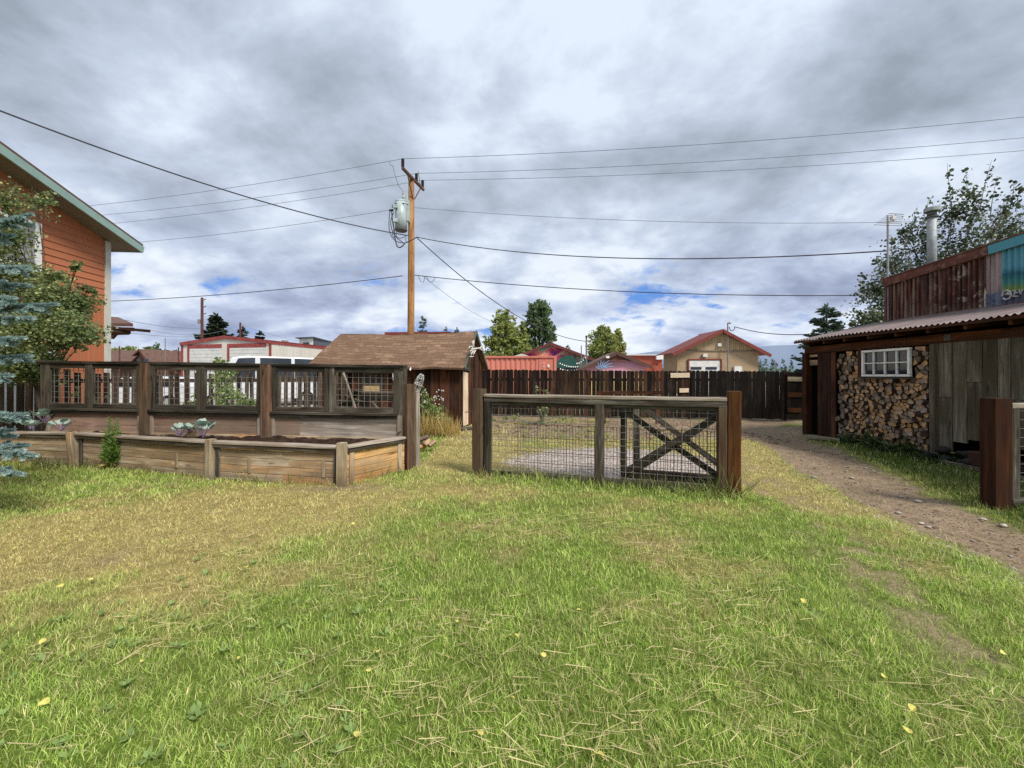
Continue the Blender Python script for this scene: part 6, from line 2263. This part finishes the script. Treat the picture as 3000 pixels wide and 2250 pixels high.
# backlit aspen behind the woodshed
T = [(2560, 850, 42, 50, .8), (2540, 945, 48, 45, 1.0), (2600, 900, 55, 75, 1.2), (2590, 960, 50, 40, .8), (2640, 770, 60, 70, .8), (2600, 800, 35, 40, .3), (2700, 700, 50, 90, .9), (2760, 760, 70, 80, 1.0), (2790, 630, 40, 70, .55), (2830, 720, 60, 80, .9), (2860, 600, 38, 55, .35), (2900, 690, 55, 80, .8), (2960, 680, 45, 80, .7), (2690, 830, 80, 60, 1.0), (2800, 830, 80, 50, .9), (3040, 700, 60, 100, .9), (2655, 690, 28, 45, .2), (2950, 600, 22, 35, .12)]
bl = [pxblob(a_, b_, c_, e_, 11.4 + U(-.5, .5), w_, 1.0) for a_, b_, c_, e_, w_ in T]
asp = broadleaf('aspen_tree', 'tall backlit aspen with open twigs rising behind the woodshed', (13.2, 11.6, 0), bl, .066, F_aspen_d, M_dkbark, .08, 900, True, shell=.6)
P = []
m = MB()
for (x0, y0, x1, y1) in ((2790, 640, 2775, 478), (2830, 640, 2832, 490), (2870, 620, 2905, 470), (2900, 640, 2920, 520), (2950, 640, 2972, 530), (2700, 700, 2722, 578), (2640, 760, 2688, 605), (2590, 830, 2568, 755), (2560, 930, 2520, 818), (2620, 800, 2610, 690), (2540, 960, 2508, 905), (2860, 640, 2850, 540), (2975, 620, 2990, 545)):
    a_, b_ = at(x0, y0, 11.3), at(x1, y1, 11.1)
    m.tube([a_, lerp(a_, b_, .5) + V((U(-.06, .06), 0, 0)), b_], .014, 4, .004)
    for k in range(40):
        t = U(.0, 1)
        P.append(tuple(lerp(a_, b_, t) + V((U(-.14, .14), U(-.14, .14), U(-.05, .05))) * (1.15 - .6 * t)))
m.build('twig', M_bark, asp)
v_, f_, rn = leaf_geo(np.array(P), .092, True)
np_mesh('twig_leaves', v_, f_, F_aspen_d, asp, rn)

# spruces
p = at(2412, 898, 15)
conifer('spruce_tree', 'dark green spruce rising behind the far end of the woodshed roof', (p.x, p.y, 0), p.z, 1.5, F_spr, 28, 10, .36, .10, dense=26, top_tilt=.15)
p = at(634, 922, 52)
conifer('spruce_tree', 'big dark spruce beside the far reddish pole above the workshop', (p.x, p.y, 0), p.z, 3.6, F_dark, 30, 13, .9, .34, dense=26)
for (px, py, D, rd, lab) in ((712, 962, 60, 2.2, 'middle-sized dark spruce right of the big one above the workshop'), (762, 974, 62, 1.5, 'smallest dark spruce above the workshop roof')):
    p = at(px, py, D); conifer('spruce_tree', lab, (p.x, p.y, 0), p.z, rd, F_dark, 22, 11, .8, .3, dense=20)
for (px, py, D, rd, lab) in ((1239, 928, 60, 2.0, 'pointed green spruce just right of the utility pole over the shed roof'), (1307, 960, 75, 1.8, 'tiny far spruce over the right half of the shed ridge'), (1338, 962, 75, 1.6, 'far spruce tip nearest the shed gable peak'), (1664, 1012, 90, 1.4, 'tiny spruce tip over the mural house roof')):
    p = at(px, py, D); conifer('spruce_tree', lab, (p.x, p.y, 0), p.z, rd, F_spr, 22, 8, .7, .2, dense=14)

# background broadleaf trees
def profile_tree(name, label, px, pyt, wpx, D, mat, dens, leaf, nb=11, shape=.6, pyb=1075):
    cs = []
    for i in range(nb):
        t = (i + .3) / nb
        py = pyb + (pyt - pyb) * t
        hw = wpx / 2 * (math.sin(math.pi * min(1, t * .78 + .22)) ** shape)
        for s_ in (-.5, .45):
            cs.append(pxblob(px + s_ * hw * U(.6, 1.1), py + U(-8, 8), hw * U(.55, .75), (pyb - pyt) / nb * U(.9, 1.4), D + U(-1, 1), .6 + hw / wpx, 1.0))
    cs.append(pxblob(px + U(-4, 4), pyt + 10, wpx * .10, (pyb - pyt) / nb, D, .35))
    c = at(px, 1100, D)
    return broadleaf(name, label, (c.x, D, 0), cs, leaf, mat, M_dkbark, .12, dens * 2.6, False, shell=.5)


profile_tree('aspen_tree', 'round yellow-green aspen beside the shed gable', 1474, 918, 112, 42, F_yel, 170, .26)
profile_tree('aspen_tree', 'narrow yellow-green aspen squeezed against the tall dark cottonwood', 1530, 950, 54, 44, F_yel, 120, .26, 8)
profile_tree('cottonwood_tree', 'tall dark green cottonwood behind the mural house', 1578, 884, 96, 46, F_cot, 190, .30, 13, .5)
profile_tree('aspen_tree', 'loose yellow-green aspen behind the sunset mural house', 1768, 962, 100, 46, F_yel, 150, .26, 9)
profile_tree('aspen_tree', 'slim yellow-green aspen at the outer edge behind the sunset mural house', 1812, 968, 46, 47, F_yel, 110, .26, 8)
for (px, pyt, w_, D, lab) in ((385, 1020, 90, 85, 'pale round tree behind the brown house roof'), (455, 1022, 90, 75, 'green bushy tree just right of the brown house gable'), (345, 1030, 60, 90, 'small pale tree behind the brown house ridge')):
    profile_tree('broadleaf_tree', lab, px, pyt, w_, D, F_cot if px > 400 else F_yel, 90, .5, 5, .5, 1085)
p = at(515, 1030, 66); conifer('spruce_tree', 'dark little conifer at the corner of the workshop', (p.x, p.y, 0), p.z, 1.6, F_dark, 14, 8, .8, .25, dense=12)

# blue spruce at the edge of the lawn: needled boughs reaching into view
bs = thing('blue_spruce', 'blue spruce with pale needled boughs reaching in front of the aspen', 'tree', (-6.9, 4.3, 0))
m = MB(); m.tube([(-6.95, 4.3, -.1), (-6.95, 4.3, 2.2), (-6.9, 4.3, 4.4)], .11, 8, .03); m.build('trunk', M_dkbark, bs, True)
NP, ND, NL, NW = [], [], [], []
m = MB()
def bough(a_, b_, n_side, rise=.1, tw=.26):
    a_, b_ = V(a_), V(b_)
    pts = [a_, lerp(a_, b_, .35) - UPZ * .04, lerp(a_, b_, .7) - UPZ * .03, b_ + UPZ * rise * .3]
    m.tube(pts, .016, 5, .005)
    ax = (b_ - a_).normalized()
    sd_ = ax.cross(UPZ).normalized()
    L = (b_ - a_).length
    tws = [(lerp(a_, b_, .45) - UPZ * .03, b_ + ax * .04 + UPZ * rise * .3)]
    for i in range(n_side):
        t = .2 + .78 * i / n_side + U(-.02, .02)
        p = lerp(a_, b_, t) - UPZ * .03 * math.sin(3 * t)
        for s_ in (-1, 1):
            dr = (ax * U(.7, 1.0) + sd_ * s_ * U(.2, .9) + UPZ * U(-.35, .75)).normalized()
            ln = tw * (1.0 - .5 * t) * U(.7, 1.2)
            tws.append((p, p + dr * ln))
    for (p, q) in tws:
        m.tube([p, q], .006, 4, .003)
        l_ = (q - p).length
        k = int(l_ * 2600)
        t = rng.uniform(0, 1.02, k)
        base_ = np.array(p)[None, :] + t[:, None] * np.array(q - p)[None, :]
        a2 = np.array((q - p).normalized())
        rd = rng.normal(0, 1, (k, 3)); rd -= (rd @ a2)[:, None] * a2[None, :]
        rd /= np.linalg.norm(rd, axis=1)[:, None]
        rd[:, 2] += .25
        NP.append(base_); ND.append(rd * .8 + a2[None, :] * .75); NL.append(rng.uniform(.024, .042, k)); NW.append(np.full(k, .0055))
for (px, py, D, tz) in ((80, 648, 4.1, .1), (72, 792, 4.0, .0), (62, 838, 4.2, -.08), (152, 905, 4.2, .05), (84, 940, 4.1, -.02), (58, 1000, 4.1, 0), (76, 1052, 4.2, 0), (64, 1228, 4.0, .05), (92, 1338, 4.0, -.05), (62, 1312, 4.2, 0), (48, 1388, 4.0, -.1), (24, 700, 4.2, 0), (30, 880, 4.0, -.03), (22, 1110, 4.1, 0), (26, 1270, 4.2, 0)):
    q = at(px, py, D)
    st_ = V((-6.93, 4.3, q.z + U(.0, .22) - tz))
    dv = (q - st_)
    bough(st_ + dv * .15, q, int(10 + 6 * dv.length), .12 + tz, .17)
m.build('branch', M_dkbark, bs)
v_, f_, rn = spray(np.concatenate(NP), np.concatenate(ND), np.concatenate(NL), np.concatenate(NW))
np_mesh('needles', v_, f_, F_blue, bs, rn)


# small plants
F_weeddk = foliage('dark_weed_leaf', lin(40, 56, 28), lin(66, 86, 44), lin(100, 120, 64), .3)
def bush(name, label, blobs, leaf, mat, dens, base, stems=8, hexa=False, extra=None, cat='shrub'):
    r = thing(name, label, cat, base)
    m = MB()
    P = []
    for c, rr, w_ in blobs:
        for k in range(stems):
            e = V(blob(c, rr, 1, .3)[0])
            s_ = V((base[0] + U(-.15, .15), base[1] + U(-.1, .1), base[2]))
            m.tube([s_, lerp(s_, e, .5) + V((U(-.05, .05), U(-.05, .05), .08)), e], .007, 4, .003)
        for q in blob(c, rr, max(2, int(dens * w_ / 10)), .5):
            P.append(blob(q, (min(rr) * .25,) * 3, random.randint(6, 14), .6))
    m.build('stems', M_bark if extra is None else extra, r)
    v_, f_, rn = leaf_geo(np.concatenate(P), leaf, hexa)
    np_mesh('leaves', v_, f_, mat, r, rn)
    return r


bush('rose_shrub', 'tall bright green shrub showing through the second section of the mesh screen', [pxblob(655, 1110, 40, 60, 8.3, 1.3), pxblob(670, 1165, 50, 40, 8.2, 1.2), pxblob(730, 1180, 42, 24, 8.2, .8), pxblob(640, 1060, 24, 18, 8.4, .4)], .05, F_shrub, 560, (at(665, 1100, 8.3).x, 8.3, 0))
bush('shrub', 'low green weeds left of the bright shrub behind the mesh screen', [pxblob(580, 1175, 25, 22, 8.4, .5), pxblob(540, 1190, 24, 14, 8.3, .3)], .04, F_shrub, 300, (at(570, 1100, 8.4).x, 8.4, 0))
bush('shrub', 'wispy weeds seen through the first section of the mesh screen', [pxblob(215, 1155, 30, 26, 8.2, .35), pxblob(265, 1165, 18, 18, 8.2, .2), pxblob(310, 1160, 14, 16, 8.2, .15)], .035, F_shrub, 200, (at(240, 1100, 8.2).x, 8.2, 0))
dusty = bush('shrub', 'dusty green bush with pale seed heads growing against the dark shed', [pxblob(1250, 1190, 28, 36, 9.9, 1.0), pxblob(1275, 1215, 34, 40, 9.8, 1.3), pxblob(1300, 1245, 30, 22, 9.8, .8), pxblob(1240, 1160, 12, 26, 9.9, .3)], .05, F_shrub, 520, (at(1262, 1100, 9.9).x, 9.9, 0))
# dry stalks around that bush
P, Dr, LL = [], [], []
for i in range(700):
    px = U(1222, 1345)
    D = U(9.3, 9.9)
    c = at(px, 1100, D)
    P.append((c.x, D, 0)); Dr.append((random.gauss(0, .22), random.gauss(0, .22), 1)); LL.append(U(.25, .75) * (1 if px < 1310 else .75))
v_, f_, rn = spray(np.array(P), np.array(Dr), np.array(LL), rng.uniform(.008, .016, len(P)))
tag(np_mesh('tall_dry_grass', v_, f_, M_dryweed, None, rn), 'tall dry grass standing in front of the dark shed', 'grass', kind='stuff')
m = MB()
for i in range(22):
    c = at(U(1230, 1300), U(1140, 1185), U(9.6, 9.9)); m.box(tuple(c), (.024, .024, .03), U(0, 3))
m.build('thistle_down', M_doorwhite, dusty)['kind'] = 'stuff'

# sapling before the board fence
sp = thing('sapling', 'slender leafy sapling standing in front of the board fence', 'sapling', (at(1585, 1100, 11.8).x, 11.8, 0))
m = MB(); P = []
b0 = V((at(1588, 1100, 11.8).x, 11.8, 0))
for (px, py) in ((1570, 1118), (1594, 1140), (1612, 1146), (1600, 1180), (1575, 1170)):
    e = at(px, py, 11.8 + U(-.2, .2))
    m.tube([b0, lerp(b0, e, .55) + V((U(-.05, .05), 0, 0)), e], .014, 5, .005)
    for k in range(26):
        t = U(.35, 1.02); P.append(tuple(lerp(b0, e, t) + V((U(-.1, .1), U(-.1, .1), U(-.06, .06)))))
m.build('stem', M_bark, sp)
v_, f_, rn = leaf_geo(np.array(P), .085, True)
np_mesh('leaves', v_, f_, foliage('sapling_leaf', lin(70, 82, 48), lin(126, 138, 92), lin(190, 194, 150), .3), sp, rn)
bush('shrub', 'low green weeds at the foot of the sapling by the board fence', [pxblob(1500, 1222, 40, 12, 12.6, .5), pxblob(1590, 1236, 34, 10, 11.4, .4), pxblob(1660, 1222, 40, 9, 12.4, .35), pxblob(1440, 1226, 20, 10, 12.8, .2)], .06, F_shrub, 330, (at(1560, 1100, 12).x, 12, 0), 3)
# weeds by the woodpile
bush('shrub', 'dark leafy weeds along the foot of the woodpile', [((XW - .24, 8.3, .13), (.16, .35, .2), .8), ((XW - .28, 7.7, .14), (.2, .4, .22), 1.2), ((XW - .34, 7.1, .13), (.2, .4, .2), 1.2), ((XW - .36, 6.6, .1), (.18, .3, .15), .7)], .045, F_weeddk, 520, (XW - .25, 7.4, 0), 3)

# spiky weeds in front of the raised bed
for j, (px, pyt, D, hh, lab) in enumerate(((322, 1222, 6.12, 0, 'tall two-spiked green weed growing against the front of the raised bed'),)):
    b0 = at(px, 1372, D); b0.z = 0
    r = thing('tall_weed', lab, 'weed', tuple(b0))
    m = MB(); VS = []
    for (tx, ty) in ((322, 1222), (344, 1226), (308, 1262), (352, 1262), (332, 1268)):
        e = at(tx, ty, D)
        m.tube([b0, lerp(b0, e, .5) + V((U(-.03, .03), 0, 0)), e], .008, 5, .003)
        ht = (e - b0).length
        k = int(ht * 130)
        for i in range(k):
            t = .18 + .82 * i / k
            p = lerp(b0, e, t)
            a_ = i * 2.4
            VS.append((p, V((math.cos(a_), math.sin(a_), U(.1, .7) + .5 * t)), .15 * (1.08 - t) + .03))
    m.build('stem', F_weed, r)
    v_, f_, rn = spray(np.array([tuple(q[0]) for q in VS]), np.array([tuple(q[1]) for q in VS]), np.array([q[2] for q in VS]), np.array([q[2] * .26 for q in VS]))
    np_mesh('leaves', v_, f_, F_weed, r, rn)
    P = []
    Dr = []
    for i in range(36):
        P.append((b0.x + U(-.06, .06), b0.y + U(-.06, .06), U(.05, .2))); Dr.append((U(-1, 1), U(-1, 1), U(-.6, .3)))
    v_, f_, rn = spray(np.array(P), np.array(Dr), rng.uniform(.06, .14, 36), rng.uniform(.015, .03, 36))
    np_mesh('withered_leaves', v_, f_, M_dryweed, r, rn)

# kale in the bed
def kale(px, py, D, s, lab):
    b0 = at(px, py, D)
    b0.z = max(b0.z, .44)
    r = thing('kale_plant', lab, 'kale', tuple(b0))
    m = MB(); VS, FS, RN = [], [], []
    k = int(10 + 6 * s)
    for i in range(k):
        a_ = i * 2.4 + U(-.3, .3)
        el = U(.75, 1.35)
        L = s * U(.75, 1.15)
        dr = V((math.cos(a_) * math.cos(el), math.sin(a_) * math.cos(el), math.sin(el)))
        e = b0 + dr * L
        m.tube([b0, lerp(b0, e, .6), e], .006 * (1 + s), 5, .003)
        sd_ = V((-math.sin(a_), math.cos(a_), 0))
        tipd = (dr + V((math.cos(a_), math.sin(a_), .1)) * .35).normalized()
        n_ = 7
        base_i = len(VS)
        for q in range(n_):
            t = q / (n_ - 1)
            w_ = s * .36 * math.sin(math.pi * (.12 + .83 * t)) ** .7
            c = e + tipd * (s * .7 * t) - UPZ * (s * .10 * t * t)
            for sg in (-1, 0, 1):
                VS.append(tuple(c + sd_ * sg * w_ * U(.8, 1.1) + UPZ * (abs(sg) * s * U(-.06, .14))))
                RN.append(U(0, 1) * .5 + .25)
        for q in range(n_ - 1):
            for c_ in (0, 1):
                a0 = base_i + q * 3 + c_
                FS.append((a0, a0 + 1, a0 + 4, a0 + 3))
    m.build('stem', M_purple, r)
    np_mesh('leaves', np.array(VS), np.array(FS), F_kale, r, np.array(RN))
kale(594, 1284, 6.2, .195, 'largest grey-blue kale plant with purple stems in the raised bed')
kale(527, 1278, 6.4, .135, 'small grey-blue kale plant left of the largest one in the raised bed')
kale(556, 1264, 6.5, .10, 'tiny kale plant at the back between the two purple-stemmed ones')
kale(180, 1262, 6.7, .15, 'grey-green kale plant near the corner post of the raised bed')
kale(130, 1240, 6.95, .17, 'taller grey-green kale plant at the far end of the raised bed')
kale(92, 1262, 6.75, .14, 'grey-green kale plant nearest the blue spruce boughs in the raised bed')

# tall uncut grass along the fence bottoms and the bed
P, Dr, LL, WW, rn_ = [], [], [], [], []
def tuft(x_, y_, n_, h_, sp_=.06):
    for i in range(n_):
        X, Y = x_ + random.gauss(0, sp_), y_ + random.gauss(0, sp_ * .6)
        P.append((X, Y, gh(X, Y))); Dr.append((random.gauss(0, .45), random.gauss(0, .45), 1)); LL.append(h_ * U(.4, 1.2)); WW.append(U(.005, .010))
for i in range(34):
    x_ = U(1.2, 2.75); tuft(x_, fence_y(x_) - U(.02, .16), random.randint(4, 12), U(.14, .40))
for i in range(10):
    x_ = U(-.4, 1.2); tuft(x_, fence_y(x_) - U(.02, .10), random.randint(3, 7), U(.10, .22))
tuft(2.62, 4.72, 26, .5, .08); tuft(-.45, 5.6, 10, .2)
for i in range(40):
    t = U(0, 1); k = random.choice((0, 1, 1, 2, 2, 3)); q = lerp(PF[k], PF[k + 1], t); tuft(q.x, q.y - .08, random.randint(4, 10), U(.10, .26))
for i in range(20): tuft(U(-7.9, -6.3), U(6.0, 6.3), 9, U(.2, .42), .1)
v_, f_, rn = spray(np.array(P), np.array(Dr), np.array(LL), np.array(WW))
tag(np_mesh('uncut_grass', v_, f_, foliage('uncut_grass_blade', lin(64, 86, 36), lin(108, 128, 64), lin(206, 192, 136), .35), None, rn), 'longer uncut grass along the fence bottom and the raised bed', 'grass', kind='stuff')

# ------------------------------------------------------------------ far forest and hills
P, Dr, LL, WW = [], [], [], []
for i in range(150):
    D = U(150, 210)
    px = U(1900, 2700) if i < 110 else U(250, 560)
    x_ = (px - CX) / F * D
    h_ = (CY - U(1048, 1072)) / F * D + 1.5
    if px < 900: h_ *= .7
    for k in range(46):
        t = U(0, 1)
        a_ = U(0, 6.28)
        P.append((x_, D, h_ * t)); Dr.append((math.cos(a_), math.sin(a_), U(-.5, .1) + t)); LL.append((1 - t) * h_ * .24 + .5); WW.append(U(.5, 1.1))
v_, f_, rn = spray(np.array(P), np.array(Dr), np.array(LL), np.array(WW))
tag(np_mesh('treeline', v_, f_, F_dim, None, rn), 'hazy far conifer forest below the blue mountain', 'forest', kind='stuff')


def hill(name, D, prof, mat):
    pts = [at(px, py, D) for px, py in prof]
    vs = [(p.x, p.y, -20) for p in pts] + [tuple(p) for p in pts] + [(p.x * 1.15, p.y * 1.25, -20) for p in pts]
    n_ = len(pts)
    fs = [(i, i + 1, i + 1 + n_, i + n_) for i in range(n_ - 1)] + [(i + n_, i + 1 + n_, i + 1 + 2 * n_, i + 2 * n_) for i in range(n_ - 1)]
    b = MB(); b.add(vs, fs)
    tag(b.build(name, mat, None, True), kind='structure')
pr = []
for i in range(80):
    px = -900 + i * 60
    bump = 26 * math.exp(-((px - 2420) / 260) ** 2) + 10 * math.sin(px * .004) + 5 * math.sin(px * .013 + 1) + 3 * math.sin(px * .037)
    pr.append((px, 1046 - bump - (14 if px > 2100 else 0)))
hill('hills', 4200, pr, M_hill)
m_, g_ = material('forested_slope')
p_ = g_.node('ShaderNodeNewGeometry').outputs['Position']
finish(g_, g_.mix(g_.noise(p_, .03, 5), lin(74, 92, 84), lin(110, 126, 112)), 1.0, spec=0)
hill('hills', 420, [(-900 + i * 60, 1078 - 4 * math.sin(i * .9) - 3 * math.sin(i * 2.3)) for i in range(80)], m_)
